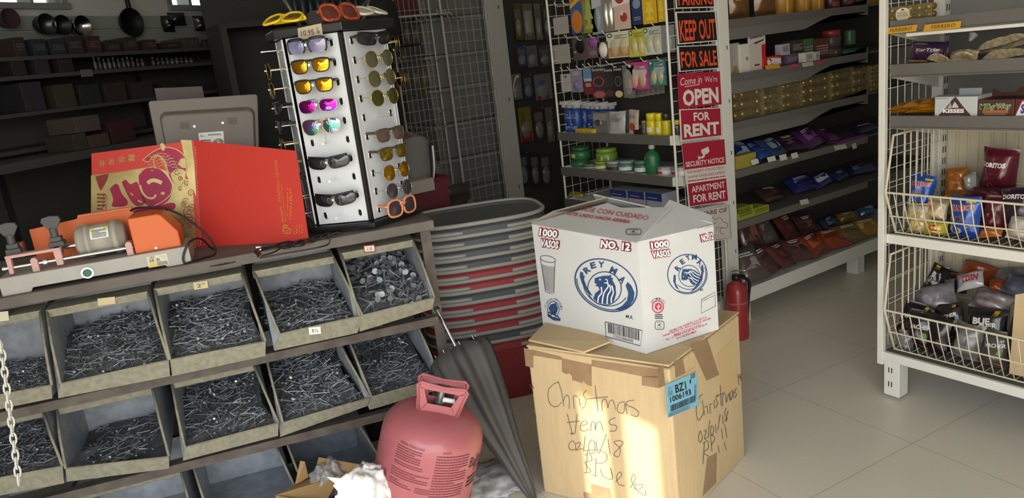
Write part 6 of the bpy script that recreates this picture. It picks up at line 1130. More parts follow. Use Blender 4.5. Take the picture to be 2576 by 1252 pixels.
def basket(label, side, top, mid, z0, wires, yl):
    global root; zt = (PX(2240, top[0], XD - .05).z + PX(2560, top[1], XD - .05).z) / 2; zm = (PX(2250, mid[0], XD - .02).z + PX(2560, mid[1], XD - .02).z) / 2; zb = z0 + .006
    root = thing('wire_basket', label, 'basket', V((XD + .1, 1.0, z0)), 0, 'wire baskets on the right gondola'); y1 = YD - .035
    b = B(CREAMM); b.cyl((XD - .05, y1, zt), (XD - .05, YR, zt), .0042, None, 8); b.cyl((XD - .02, y1, zm), (XD - .02, YR, zm), .003, None, 8); b.cyl((XD + .02, y1, zb), (XD + .02, YR, zb), .003, None, 8); ch(b, 'rails')
    b = B(CREAMM); y = y1 - .03
    while y > YR: b.tube([(XD - .048, y, zt), (XD - .018, y, zm), (XD + .022, y, zb), (XDB - .05, y, zb)], .0022, 5); y -= .0335
    ch(b, 'front_wires')
    pts = [PY(*p, y1) for p in side]; b = B(CREAMM); zt2 = pts[0].z; b.tube([V((XDB - .05, y1, zt2)), pts[0], V((XD - .05, y1, zt)), V((XD + .02, y1, zb)), V((XDB - .05, y1, zb))], .0048, 8); ch(b, 'side_frame')
    b = B(CREAMM)
    for i in range(7): x = XD + .075 + i * .04; b.cyl((x, y1, zb), (x, y1, zt2), .0028, None, 6)
    for z in (zb + .1, zb + .2, zb + .3): b.cyl((XD - .02, y1, z), (XDB - .05, y1, z), .002, None, 5)
    ch(b, 'side_wires')
    b = B(CREAMM)
    for z in (zb + .02, zb + .15, zt2 - .03): b.cyl((XDB - .05, y1, z), (XDB - .05, YR, z), .002, None, 5)
    ch(b, 'back_wires'); return zb
zk1 = basket('cream wire basket of crisps on the middle shelf of the right gondola', [(2247, 341)], (487, 511), (548, 575), zB1, 0, 0); zk2 = basket('cream wire basket of black and orange snack bags on the base of the right gondola', [(2240, 640)], (787, 848), (842, 906), zB2, 0, 0)
# --- goods
z = zD[0] + .041; FD = Face('x', XD + .03)
def roch(label, x0, y0, x1, y1, cols, rows, xface=2.72, lab=True):
    f_ = Face('x', xface); p, w, h = f_.bb(x0, y0, x1, y1, z); d = .06; start('chocolate_box', label, 'chocolate box', f_, p, d, None, 0, 6); b = B(CLB); b.box(-w / 2, -d / 2, 0, w / 2, d / 2, h); lc(b, 'box', bevel=.004); b = B(BALL); r = min(w / cols, h / rows) / 2 * .97
    for i in range(cols):
        for j in range(rows):
            for k in (0, 1): b.lathe([(r * math.sin(t), -r * math.cos(t)) for t in [R_(q) for q in (8, 40, 70, 90, 110, 140, 172)]], 12, (-w / 2 + (i + .5) * w / cols, (-1 + 2 * k) * (d / 2 - r) * .95, (j + .5) * h / rows))
    lc(b, 'chocolates'); b = B(PM('cfc4a8')); f = lambda x, y, k=1: V((-w / 2 + w * x, -d / 2 - .001 - .0006 * k, h * y)); b.flat([(.38 + .155 * math.cos(t), .45 + .42 * (abs(math.sin(t)) ** .7) * (1 if math.sin(t) > 0 else -1)) for t in [i * math.pi / 12 for i in range(24)]], f); l = lc(b, 'label'); b = B(PM('6a5030')); b.text('FERRERO', f, .26, .48, .25, .13, 0, 0, 3); b.text('ROCHER', f, .27, .31, .23, .13, 0, 0, 3); b.disc(f, .38, .74, .04, .06, 3); o = b.obj('print'); o.parent = l
roch('clear box of gold wrapped chocolates on the top shelf of the right gondola', 2228, 13, 2337, 60, 5, 2)
z = zD[1] + .041
g_bag('snack_bag', 'purple and yellow corn snack bag at the left of the second right shelf', 'snack bag', Face('x', XD + .09), (2276, 106, 2362, 178), '3a2448', .05, z, None, mix(rect('b9821f', .0, .02, 1, .45), lambda b, f: b.use(PM('8f2f3a')).disc(f, .55, .5, .4, .14, 2), word('d8d0c0', 'TorTrix', .2, .43, .7, .16, .03, .1, 3, 6), rect('6a7a2a', .15, .8, .5, .88, 2)), -14, 8, 2, 6)
NUT = M('roasted peanuts', 'a08a62', .7, var=.3, scale=120, bump=.6); CLRN = M('clear bag over nuts', 'b8a98a', .15, coat=.8, col2='8f7a58', scale=60)
for i, (bb, lab, tl, rl) in enumerate((((2318, 152, 2382, 178), 'small clear bag of peanuts before the corn snack bag', -56, 8), ((2374, 128, 2446, 176), 'round clear bag of peanuts with a knotted top on the second right shelf', -35, 0), ((2440, 108, 2590, 160), 'long clear bag of peanuts lying slanted on top of the others', -55, -10), ((2448, 146, 2600, 172), 'long clear bag of peanuts lying flat under the slanted one', -60, -2))):
    g_bag('peanut_bag', lab, 'peanut bag', Face('x', XD + (.05 if i != 2 else .1)), bb, 'a08a62', .06 if i != 2 else .05, z + (0 if i != 2 else .045), 'peanut bags', None, tl, 0, i + 11, rl, mat=CLRN)
    if i == 1: b = B(M('clear plastic', 'b9b7b8', .12, alpha=.55)); b.cyl((0, 0, .075), (.004, .0, .10), .004, .016, 8); lc(b, 'knot')
z = zD[2] + .041
for i, (x, k) in enumerate(((2228, 0), (2268, 0), (2308, 0), (2236, 1), (2280, 1), (2312, 1), (2262, 2), (2304, 2), (2302, 3))):
    p, w_, h_ = Face('x', XD + .05).bb(x, 270, x + 52, 290, z + .010 * k); r = start('coffee_sachet', 'yellow foil sachet in the heap on the third right shelf, %s layer, %s from left' % (('bottom', 'second', 'third', 'top')[k], ORD[(i, i, i, i - 3, i - 3, i - 3, i - 6, i - 6, 0)[i]]), 'sachet', FD, p, 0, 'yellow foil sachets'); r.rotation_euler = (R_(-84), R_(3 * (i % 3 - 1)), FD.rz + R_(9 * (i % 4 - 1.5))); f = pil(w_, .11, .022, i); b = B(FO('c98a1a', 'a8701a')); b.smooth = True
    for s in (-1, 1): b.add([f(a / 10, q / 10, 0, s) + V((0, -.011, 0)) for q in range(11) for a in range(11)], [(q * 11 + a, q * 11 + a + 1, q * 11 + a + 12, q * 11 + a + 11) for q in range(10) for a in range(10)])
    lc(b, 'wrapper'); b = B(); rect('7a4a1a', .55, .2, .95, .5)(b, lambda x, y, k=1: f(x, y, k) + V((0, -.011, 0))); lc(b, 'print')
SV = 'b3b4b4'
def kiss(b, f):
    poly('46302a', [(.09, 0), (.88, 0), (.86, .10), (.78, .28), (.64, .62), (.56, .85), (.50, 1.0), (.42, .86), (.34, .62), (.2, .28), (.11, .1)])(b, f); poly('a8a8a6', [(.31, .44), (.40, .42), (.42, .52), (.38, .72), (.36, .58)], 2)(b, f); poly('b9b9b6', [(.42, .46), (.58, .45), (.56, .56), (.48, .76), (.44, .58)], 2)(b, f); word('ddd8d2', 'KISSES', .21, .20, .50, .2, .05)(b, f); word('ddd8d2', "Hershey's", .21, .41, .12, .06, .0)(b, f); rect('5a6a9a', .36, .04, .62, .1, 2)(b, f); fine('8a8a88', .03, .88, .3, .08, 1, 3)(b, f)
g_box('chocolate_carton', 'silver chocolate carton with a brown drop shape and white lettering on the third right shelf', 'box', Face('x', XD + .012), (2349, 243, 2456, 298), SV, .1, z, None, kiss)
def card_back(y0, h, c, w): b = B(PM(c)); b.box(w[0], .0, y0, w[1], .003, y0 + h); return lc(b, 'raised_flap')
w_, h_ = Face('x', XD + .012).bb(2349, 243, 2456, 298, z)[1:]; card_back(h_, .022, '8f9496', (-w_ * .1, w_ * .42))
g_box('chocolate_carton', 'dark brown chocolate carton with green and white lettering on the third right shelf', 'box', Face('x', XD + .012), (2457, 250, 2549, 298), '4a2a22', .1, z, None, mix(word('d9d2bd', 'Milky Way', .06, .36, .88, .40, .09, .1, 1, 2), word('4a6a34', 'Milky Way', .07, .37, .86, .38, .03, .1, 3, 2), rect('9a5a34', .15, .22, .85, .40, .6), rect('c9b9a0', .2, .16, .78, .18, 2)))
w_, h_ = Face('x', XD + .012).bb(2457, 250, 2549, 298, z)[1:]; b = B(PM('4a2a22')); b.add([(-w_ / 2, .046, h_), (w_ / 2, .046, h_), (w_ / 2, .046, h_ + .028), (w_ * .25, .046, h_ + .028), (w_ * .15, .046, h_ + .012), (-w_ * .25, .046, h_ + .012), (-w_ * .4, .046, h_ + .024), (-w_ / 2, .046, h_ + .024)], [tuple(range(8))]); lc(b, 'raised_flap')
g_box('chocolate_carton', 'dark carton with a blue S on white and red, cut by the picture edge', 'box', Face('x', XD + .012), (2550, 248, 2650, 299), '4a2622', .1, z, None, mix(poly('b02a3a', [(.0, .0), (1, .0), (1, .95), (.18, .95)], 1), poly('d6d2d2', [(.04, .08), (1, .08), (1, .86), (.2, .86)], 2), word('2f3a86', 'SNICKERS', .16, .2, 1.0, .52, .05, .1, 3)))
# crisps
ZAM = mix(word('d8d4cc', 'ZAMBOS', .12, .62, .76, .16, .07, .1, 2, 5), word('b03030', 'ZAMBOS', .13, .625, .74, .15, .02, .1, 3, 5), rect('c0a030', .1, .06, .75, .30), dot('c8b060', .35, .2, .2, .09, 2), dot('7a5a3a', .45, .48, .18, .07, 2), rect('c9a82e', .62, .86, .9, .92, 2))
z = zk1; B1 = 'crisp bags in the middle basket'
def bag(label, bb, col, dx, art=None, tilt=-8, yaw=0, roll=0, d=.06, zz=None, seed=0, group=B1, col2=None): return g_bag('snack_bag', label, 'snack bag', Face('x', XD + dx), bb, col, d, zz, group, art, tilt, yaw, seed, roll, col2)
bag('blue crisp bag leaning at the back left of the middle basket', (2262, 442, 2328, 530), '1f4a9a', .14, ZAM, -10, 10, 8, zz=None, seed=1)
bag('blue crisp bag with red lettering upright at the front of the middle basket', (2372, 498, 2456, 602), '1f4aa0', .06, ZAM, -6, -4, -2, seed=2)
bag('pale yellow crisp bag with red letters at the left of the middle basket', (2268, 516, 2330, 565), 'bfae84', .08, mix(rect('b83038', .5, .5, .95, .9), word('d8d0c0', 'RB', .55, .55, .35, .3, .03), dot('a89048', .25, .5, .2, .3)), -12, 8, 0, seed=3)
bag('yellow crisp bag lying low at the left of the middle basket', (2270, 552, 2322, 594), 'c2a878', .05, mix(rect('7a4a86', .5, .2, .9, .5), dot('c9b040', .3, .6, .25, .25)), -18, 0, 6, seed=4)
bag('bright yellow crisp bag with a red mark at the bottom of the middle basket', (2312, 562, 2372, 600), 'c9b33a', .05, word('a82a30', 'AZ', .3, .35, .4, .4, .05), -16, 4, -6, seed=5)
bag('cream and red crisp bag behind the yellow ones in the middle basket', (2312, 505, 2372, 560), 'b8a27c', .10, mix(rect('b83a40', .1, .5, .4, .9), rect('c9c0a8', .5, .3, .95, .8)), -14, -6, 0, seed=6)
bag('amber crisp bag tilted at the middle of the basket', (2364, 424, 2424, 496), 'a8641c', .2, mix(word('6a3a14', 'Cheese', .15, .25, .7, .2, .02, .2), dot('8a4a1a', .5, .6, .3, .15)), -20, 6, -8, seed=7, col2='8f5a20')
bag('grey and lime crisp bag half hidden behind the amber one', (2418, 438, 2452, 486), '8f8a84', .19, rect('9aa02a', .1, .1, .9, .5), -10, -10, -14, seed=8)
DOR = mix(poly('b9b4b4', [(.18, .52), (.92, .52), (.45, .12), (.30, .30)], 1), poly('6a2030', [(.32, .42), (.5, .45), (.36, .36)], 2), word('ddd6d0', 'DORITOS', .06, .56, .72, .12, .05, 0, 3), poly('a05a2a', [(.06, .2), (.24, .22), (.14, .08)], 2), poly('a05a2a', [(.26, .14), (.42, .2), (.3, .04)], 2))
bag('upright dark red corn chip bag with white lettering standing at the back of the basket', (2450, 376, 2541, 482), '5a1826', .22, DOR, -3, 0, 3, d=.07, seed=9)
bag('dark red bag lying across the middle of the basket', (2400, 474, 2520, 516), '4a1c22', .14, None, -60, 0, 0, d=.08, seed=10)
bag('dark red upright corn chip bag behind the front wires', (2456, 498, 2516, 585), '521824', .08, poly('a05a2a', [(.1, .6), (.5, .7), (.3, .4)]), -8, 6, 4, seed=11)
bag('dark violet corn chip bag at the right edge of the middle basket', (2508, 478, 2600, 570), '33222e', .09, mix(word('d0c8c4', 'DORITOS', .1, .7, .8, .13, .05), rect('5a4a80', .5, .3, .9, .55), poly('a05a2a', [(-.0, .9), (.25, .96), (.14, .8)])), -8, -4, -8, seed=12)
bag('white and red biscuit pack low at the right edge of the middle basket', (2514, 548, 2610, 612), 'c9c2b8', .05, mix(rect('8a2a34', 0, .1, 1, .25), rect('8a2a34', 0, .36, 1, .42)), -14, 0, 6, seed=13)
bag('small orange pack on the floor of the middle basket', (2452, 578, 2512, 600), 'b0662a', .05, None, -50, 6, -6, d=.04, seed=14)
# black snack bags
B2 = 'black and orange snack bags in the lower basket'
def vach(c='b04a30', t1=None, x=.15): return mix(lambda b, f: b.use(PM(c)).flat([(.15, .05), (.5, .12), (.85, .08), (.9, .32), (.6, .4), (.3, .36), (.1, .28)], f, 1), word('d0cbc4', 'VACHER', x, .5, .72, .12, .04, .15, 2, 8), (lambda b, f: word('d0cbc4', t1, x + .1, .66, .45, .14, .05, 0, 2)(b, f)) if t1 else (lambda b, f: dot('6a8a4a', .7, .42, .09, .07, 2)(b, f)), rect('c0a02a', .7, .86, .82, .95, 2))
KB = '1d1a1a'
def nb(label, bb, dx, art, tilt, yaw, roll, seed, col=KB, d=.055, col2=None): return g_bag('snack_bag', label, 'snack bag', Face('x', XD + dx), bb, col, d, None, B2, art, tilt, yaw, seed, roll, col2)
nb('narrow black snack bag standing upright at the back left of the lower basket', (2310, 668, 2352, 736), .2, mix(word('cfcac4', 'VACHER', .2, .15, .6, .2, .04, 0, 2, 68), rect('b9a02a', .2, .84, .45, .96, 2)), -14, 14, 20, 21)
nb('orange snack bag at the top of the heap in the lower basket', (2388, 660, 2470, 720), .24, None, -45, 0, 6, 22, '9a4a24', .07, '7a3418')
nb('white snack bag with red letters lying slanted on the heap', (2400, 684, 2470, 730), .16, mix(word('a82838', 'CORN', .3, .3, .6, .4, .04, .2, 2), rect('7a8aa8', .05, .2, .22, .8)), -40, 0, -28, 23, 'a9a4a6', .04)
nb('large crumpled silver snack bag inside out at the left of the heap', (2296, 716, 2400, 802), .14, rect('8f8a94', .3, .3, .7, .6), -30, 10, -22, 24, '8a8486', .07, '5a5456')
nb('clear shiny snack bag in the middle of the heap', (2420, 730, 2520, 790), .14, rect('8a3a2a', .2, .1, .8, .35), -38, -6, 6, 25, '6a6062', .07, 'a39a9a')
nb('grey silver snack bag at the back right of the heap', (2470, 672, 2590, 730), .26, None, -50, 0, -8, 26, '6f6a6a', .06, '9a9696')
nb('blue grey snack bag at the right of the heap', (2500, 696, 2600, 750), .18, rect('8a2a3a', .5, .6, .9, .8), -35, 0, 8, 27, '3f4450', .06, '6a7080')
nb('orange spotted snack bag behind the clear one', (2470, 706, 2520, 748), .2, None, -40, 8, 0, 28, '8a4020', .06)
nb('black snack bag with three big white letters at the front centre of the lower basket', (2420, 785, 2520, 900), .08, vach('a8452a', 'BUE', .12), -12, -4, -6, 29)
nb('black snack bag at the front left corner of the lower basket', (2244, 765, 2308, 850), .07, vach('a8402a'), -12, 8, 14, 30)
nb('black snack bag with white letters second along the front wires', (2264, 790, 2332, 880), .05, vach('a84a30'), -10, 6, 8, 31)
nb('black and orange snack bag third along the front wires', (2312, 800, 2372, 892), .05, mix(lambda b, f: b.use(PM('b04a2c')).flat([(.1, .1), (.9, .15), (.8, .6), (.3, .75)], f, 1)), -10, -4, 4, 32)
nb('black snack bag with orange crisps beneath the silver bag', (2350, 772, 2424, 850), .1, vach('b8502e'), -18, 4, -18, 33)
nb('silver grey snack bag behind the front wires in the middle', (2380, 820, 2450, 905), .05, rect('5a5a80', .4, .4, .6, .7), -10, 0, 5, 34, '8f8a88', .06, '4a4646')
nb('black snack bag low in the front right of the lower basket', (2450, 836, 2520, 925), .05, vach('a8402a'), -10, 0, 8, 35, '4a4644')
nb('black snack bag with a white edge at the right of the lower basket', (2500, 800, 2560, 918), .07, mix(rect('c0bab4', .1, .1, .25, .9), rect('4a4a70', .5, .5, .7, .8)), -10, -8, 10, 36)
nb('silver foil snack bag at the bottom left of the lower basket', (2246, 838, 2286, 892), .035, None, -6, 0, 4, 37, '8a8684', .05, '3a3636')
nb('dark brown snack bag at the back centre of the lower basket', (2360, 690, 2420, 740), .28, None, -30, 0, 0, 38, '2f2420', .07)
root = thing('cardboard_sheet', 'piece of brown cardboard stuck in the right of the lower basket', 'cardboard', Face('x', XD + .04).hit(2570, 930)); q = [Face('x', XD + .045).hit(*p) for p in ((2540, 938), (2640, 960), (2640, 725), (2556, 740))]; b = B(CARD); b.slab(*q, .005); ch(b, 'sheet')
# ------------------------------------------------------------------ gondola with wire grids farther back, stack of clear boxes, hooks
root = thing('gondola', 'white gondola post with a wire grid farther back beside the tub stack', 'shelving unit', V((2.7, 4.25, 0))); YA = 4.2
DIMW = M('white powder coat dim', '9d9992', .5)  # white powder coat darkened, the dimness farther back put into its colour
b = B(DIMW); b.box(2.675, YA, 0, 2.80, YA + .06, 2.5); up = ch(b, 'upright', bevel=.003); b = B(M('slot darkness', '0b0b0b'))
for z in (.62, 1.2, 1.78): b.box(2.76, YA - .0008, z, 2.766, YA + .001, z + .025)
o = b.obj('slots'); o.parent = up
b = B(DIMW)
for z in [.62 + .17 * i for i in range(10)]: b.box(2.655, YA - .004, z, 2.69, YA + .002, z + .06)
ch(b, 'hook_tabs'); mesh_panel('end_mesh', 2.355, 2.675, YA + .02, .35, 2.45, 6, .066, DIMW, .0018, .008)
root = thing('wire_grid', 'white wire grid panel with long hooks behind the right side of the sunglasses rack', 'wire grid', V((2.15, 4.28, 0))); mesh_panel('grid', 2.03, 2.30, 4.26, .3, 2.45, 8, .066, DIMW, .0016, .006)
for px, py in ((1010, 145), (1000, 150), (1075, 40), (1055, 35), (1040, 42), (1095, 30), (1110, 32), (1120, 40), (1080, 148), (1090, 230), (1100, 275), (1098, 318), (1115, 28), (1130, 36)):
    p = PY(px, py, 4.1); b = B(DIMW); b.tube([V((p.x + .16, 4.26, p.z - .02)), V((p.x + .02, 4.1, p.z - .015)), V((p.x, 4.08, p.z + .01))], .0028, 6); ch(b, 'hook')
SBM = M('clear storage plastic', '6d6b68', .4, alpha=.9); SBL = M('storage lid', '7a7773', .45); zt = .02; 
for i in range(9):
    root = thing('storage_box', 'clear plastic storage box behind the wire grid, %s from the bottom of its stack' % ORD[i], 'storage box', V((2.56, 4.5, zt)), 0, 'stacked clear storage boxes'); hh = .225 if i % 3 else .205
    b = B(SBM); w0, w1 = .28, .30; b.hexa([(-w0, -.16, 0), (w0, -.16, 0), (w0, .18, 0), (-w0, .18, 0), (-w1, -.18, hh - .02), (w1, -.18, hh - .02), (w1, .2, hh - .02), (-w1, .2, hh - .02)]); lc(b, 'body', bevel=.01); b = B(SBL); b.box(-w1 - .012, -.192, hh - .022, w1 + .012, .212, hh); lc(b, 'lid', bevel=.006); zt += hh + .001
# dark goods on the grid's left and top
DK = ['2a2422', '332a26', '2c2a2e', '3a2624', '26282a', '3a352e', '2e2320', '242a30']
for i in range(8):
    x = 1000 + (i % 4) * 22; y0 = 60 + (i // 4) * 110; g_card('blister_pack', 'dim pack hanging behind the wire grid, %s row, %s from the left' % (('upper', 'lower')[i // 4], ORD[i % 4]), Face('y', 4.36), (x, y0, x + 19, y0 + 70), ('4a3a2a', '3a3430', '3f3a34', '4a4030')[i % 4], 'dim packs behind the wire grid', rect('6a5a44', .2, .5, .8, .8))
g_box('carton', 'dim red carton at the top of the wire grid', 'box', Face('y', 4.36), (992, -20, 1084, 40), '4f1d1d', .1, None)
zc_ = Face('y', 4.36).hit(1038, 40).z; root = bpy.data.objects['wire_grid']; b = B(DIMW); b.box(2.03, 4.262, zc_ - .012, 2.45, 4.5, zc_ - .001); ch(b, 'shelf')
root = bpy.data.objects['gondola'] 
# board with hanging tools between the two gondolas
root = thing('pegboard', 'dark pegboard wall of hanging packs seen between the gondolas', 'pegboard', V((3.4, 5.0, 0))); b = B(M('dark pegboard back', '4a453f')); b.box(2.6, 5.0, .1, 4.4, 5.03, 2.6); ch(b, 'board'); FP = Face('y', 4.93); pegb = root
HP = 'packs on the pegboard between the gondolas'; spec = []
rows = [(8, 100, [('6a5630', 1300, 20), ('6f6a5c', 1322, 26), ('7a766c', 1352, 16), ('4a4a48', 1372, 24)], 'top'), (114, 168, [('3f4a6a', 1304, 26), ('6f7278', 1330, 26), ('4a4e54', 1360, 30)], 'second'), (185, 250, [('7f7a72', 1291, 26), ('343c58', 1320, 26), ('807c76', 1350, 42)], 'third'), (268, 356, [('8a7a2e', 1312, 32), ('4a3230', 1348, 28), ('7a746c', 1380, 18)], 'fourth'), (380, 470, [('2a3440', 1312, 24), ('33302e', 1340, 24), ('3a3634', 1366, 26)], 'bottom')]
for y0, y1, its, nm in rows:
    for j, (c, x, wd) in enumerate(its):
        a = {'7f7a72': mix(lambda b, f: b.stroke(bez2([(.3, .1), (.2, .5), (.5, .85), (.8, .9)], 6), f, .1, 2)), '8a7a2e': mix(rect('8a2a2a', .1, .0, .9, .3), rect('7a6a2a', .2, .4, .5, .9, 2)), '807c76': mix(rect('8a3434', .1, .02, .3, .16, 2), rect('8a3434', .6, .02, .8, .16, 2), rect('4a6a9a', .3, .5, .6, .75, 2)), '6f6a5c': rect('a39f92', .15, .2, .85, .8)}.get(c, rect('6f6a66', .15, .6, .85, .85))
        g_card('tool_pack', '%s hanging pack on the pegboard, %s row, %s from the left' % ({'6a5630': 'ochre', '8a7a2e': 'yellow and red', '807c76': 'pale red tipped', '3f4a6a': 'blue', '343c58': 'navy'}.get(c, 'grey'), nm, ORD[j]), FP, (x, y0, x + wd, y1), c, HP, a, (CLRB, .1, .1, .9, .6, .02), cat='pack')
root = pegb
for y0, y1, its, nm in rows:
    for c, x, wd in its: p = FP.hit(x + wd / 2, y0 + 3); b = B(DIMW); b.cyl(p + Y * .08, p - Y * .02, .003, None, 6); ch(b, 'hook')
# ------------------------------------------------------------------ bending person, red bin
def skin(name, pts, edges, mat, parent, sub=2, root_i=0):
    me = bpy.data.meshes.new(name); me.from_pydata([p[:3] for p in pts], edges, []); o = bpy.data.objects.new(name, me); COL.objects.link(o)
    m = o.modifiers.new('skin', 'SKIN'); s = o.modifiers.new('sub', 'SUBSURF'); s.levels = s.render_levels = sub
    for i, p in enumerate(pts): v = me.skin_vertices[0].data[i]; v.radius = (p[3], p[4] if len(p) > 4 else p[3]); v.use_root = (i == root_i)
    bpy.context.view_layer.update(); n = bpy.data.meshes.new_from_object(o.evaluated_get(bpy.context.evaluated_depsgraph_get())); bpy.data.objects.remove(o); n.materials.append(mat); n.polygons.foreach_set('use_smooth', [True] * len(n.polygons))
    r = bpy.data.objects.new(name, n); COL.objects.link(r); r.parent = parent; return r
hip = PY(1092, 492, 3.62); sh = PY(985, 372, 3.55); root = thing('person', 'person in a grey shirt with a striped sleeve, bending forward behind the rack', 'person', V((hip.x, hip.y, 0))); T_ = lambda p: p - root.location
d = (sh - hip); d.normalize(); sd = Y.copy(); fwd = V((d.x, d.y, 0)).normalized(); sd = V((-fwd.y, fwd.x, 0)); nk = sh + d * .06; hd = nk + (d + V((0, 0, -.25))).normalized() * .14
SK = M('skin', '7a5240', .6); SHM = M('grey shirt cloth', '6f6c69', .85, var=.05, scale=12); SHO = M('dark shorts', '3a3230', .85); HAIR = M('black hair', '15110f', .7)
def arm(s): a = sh + sd * s * .17; e = a + V((fwd.x * .06, fwd.y * .06, -.27)) + sd * s * .03; w_ = e + V((fwd.x * .16, fwd.y * .16, -.19)); return a, e, w_
def leg(s): a = hip + sd * s * .10; k = a + V((fwd.x * .10, fwd.y * .10, -.40)); f = V((a.x - fwd.x * .02, a.y - fwd.y * .02, .08)); return a, k, f
P = [T_(hip), T_(hip.lerp(sh, .5)), T_(sh), T_(nk), T_(hd)]; pts = [(*P[0], .12, .10), (*P[1], .13, .10), (*P[2], .12, .10), (*P[3], .055), (*P[4], .10, .085)]; ed = [(0, 1), (1, 2), (2, 3), (3, 4)]
for s in (-1, 1):
    a, e, w_ = arm(s); n = len(pts); hnd = w_ + V((fwd.x * .06, fwd.y * .06, -.06)); pts += [(*T_(a), .06), (*T_(e), .042), (*T_(w_), .03), (*T_(hnd), .035, .02)]; ed += [(2, n), (n, n + 1), (n + 1, n + 2), (n + 2, n + 3)]
    for q in range(5): f0 = hnd + sd * (.026 * (q - 2) * .6) + V((0, 0, -.02)); n2 = len(pts); L = (.05, .07, .075, .07, .055)[q]; tip = f0 + V((fwd.x * .02, fwd.y * .02, -L)) + sd * (-.03 * s if q == 0 else 0); pts += [(*T_(f0), .009), (*T_(tip), .007)]; ed += [(n + 3, n2), (n2, n2 + 1)]
    a, k, f = leg(s); n = len(pts); toe = f + fwd * .16 + Z * -.045; pts += [(*T_(a), .085), (*T_(k), .058), (*T_(f), .04), (*T_(toe), .035, .025)]; ed += [(0, n), (n, n + 1), (n + 1, n + 2), (n + 2, n + 3)]
bd = skin('body', pts, ed, SK, root)
pts = [(*P[0], .155, .135), (*P[1], .165, .135), (*P[2], .15, .12), (*T_(sh + d * .04), .085)]; ed = [(0, 1), (1, 2), (2, 3)]
for s in (-1, 1): a, e, w_ = arm(s); n = len(pts); pts += [(*T_(a), .088), (*T_(a.lerp(e, .8)), .075)]; ed += [(2, n), (n, n + 1)]
hem = hip + V((-d.x * .08, -d.y * .08, -.12)); pts.append((*T_(hem), .15, .13)); ed.append((0, len(pts) - 1)); shirt = skin('shirt', pts, ed, SHM, root)
b = B(WHITEP)
for s in (-1, 1):
    a, e, w_ = arm(s); c0, c1 = T_(a + sd * s * .075 - fwd * .05), T_(a.lerp(e, .8) + sd * s * .05 - fwd * .055); b.tube(bez([c0, (c0 + c1) / 2 - fwd * .012, c1], 5), .006, 6); b.use(BLACKP).tube(bez([c0 + fwd * .013, (c0 + c1) / 2, c1 + fwd * .013], 5), .006, 6); b.use(WHITEP)
o = b.obj('sleeve_stripe'); o.parent = shirt
pts = [(*T_(hip - V((0, 0, .05))), .14, .12)]; ed = []
for s in (-1, 1): a, k, f = leg(s); n = len(pts); pts += [(*T_(a - V((0, 0, .06))), .10), (*T_(a.lerp(k, .85)), .088)]; ed += [(0, n), (n, n + 1)]
skin('shorts', pts, ed, SHO, root); hv = (hd - nk).normalized(); b = B(HAIR); b.smooth = True; b.lathe([(.108 * math.sin(t), -.115 * math.cos(t)) for t in [R_(q) for q in (65, 90, 115, 140, 160, 176)]], 20, T_(hd), (hv * .5 + Z * .8).normalized()); lc(b, 'hair')
fc = (fwd * .5 - Z * .8).normalized(); b = B(SK); b.cyl(T_(hd + fc * .09), T_(hd + fc * .118 - Z * .0), .016, .008); lc(b, 'nose')
b = B(WHITEP)
for s in (-1, 1): c = T_(hd + fc * .083 + sd * s * .033 + hv * .02); b.lathe([(.011 * math.sin(t), -.011 * math.cos(t)) for t in [R_(q) for q in (10, 50, 90, 130, 170)]], 10, c, fc)
lc(b, 'eyes'); b = B(M('lips', '6a3a34', .6)); b.cyl(T_(hd + fc * .086 - hv * .045 - sd * .022), T_(hd + fc * .086 - hv * .045 + sd * .022), .006); lc(b, 'mouth'); b = B(SK)
for s in (-1, 1): b.lathe([(.026 * math.sin(t), -.01 * math.cos(t)) for t in [R_(q) for q in (10, 50, 90, 130, 170)]], 10, T_(hd + sd * s * .09), sd)
lc(b, 'ears')
RB = M('dark red bin plastic', '5c2128', .5); p0, p1 = PY(1032, 463, 3.22), PY(1102, 452, 3.22); root = thing('storage_bin', 'tall dark red plastic bin with a paper on its rim, behind the sunglasses rack', 'bin', V(((p0.x + p1.x) / 2, 3.34, 0))); w_ = (p1.x - p0.x) / 2 + .05; zt = (p0.z + p1.z) / 2
b = B(RB); b.loft([[(x * .86, y * .86, 0) for x, y in ((-w_, -.12), (w_, -.12), (w_, .16), (-w_, .16))], [(x, y, zt) for x, y in ((-w_, -.12), (w_, -.12), (w_, .16), (-w_, .16))], [(x * .93, y * .9, zt) for x, y in ((-w_, -.12), (w_, -.12), (w_, .16), (-w_, .16))], [(x * .84, y * .84, .02) for x, y in ((-w_, -.12), (w_, -.12), (w_, .16), (-w_, .16))]]); lc(b, 'body')
b = B(M('red bin rim', '7a2a32', .45)); b.tube([(-w_, -.12, zt), (w_, -.12, zt), (w_, .16, zt), (-w_, .16, zt)], .012, 8, True); lc(b, 'rim'); b = B(M('dull paper', '9a8f84', .8)); b.box(-w_ + .02, -.135, zt - .045, w_ * .35, -.133, zt + .01); b.box(-w_ + .02, -.135, zt + .01, w_ * .35, -.05, zt + .014); lc(b, 'paper')
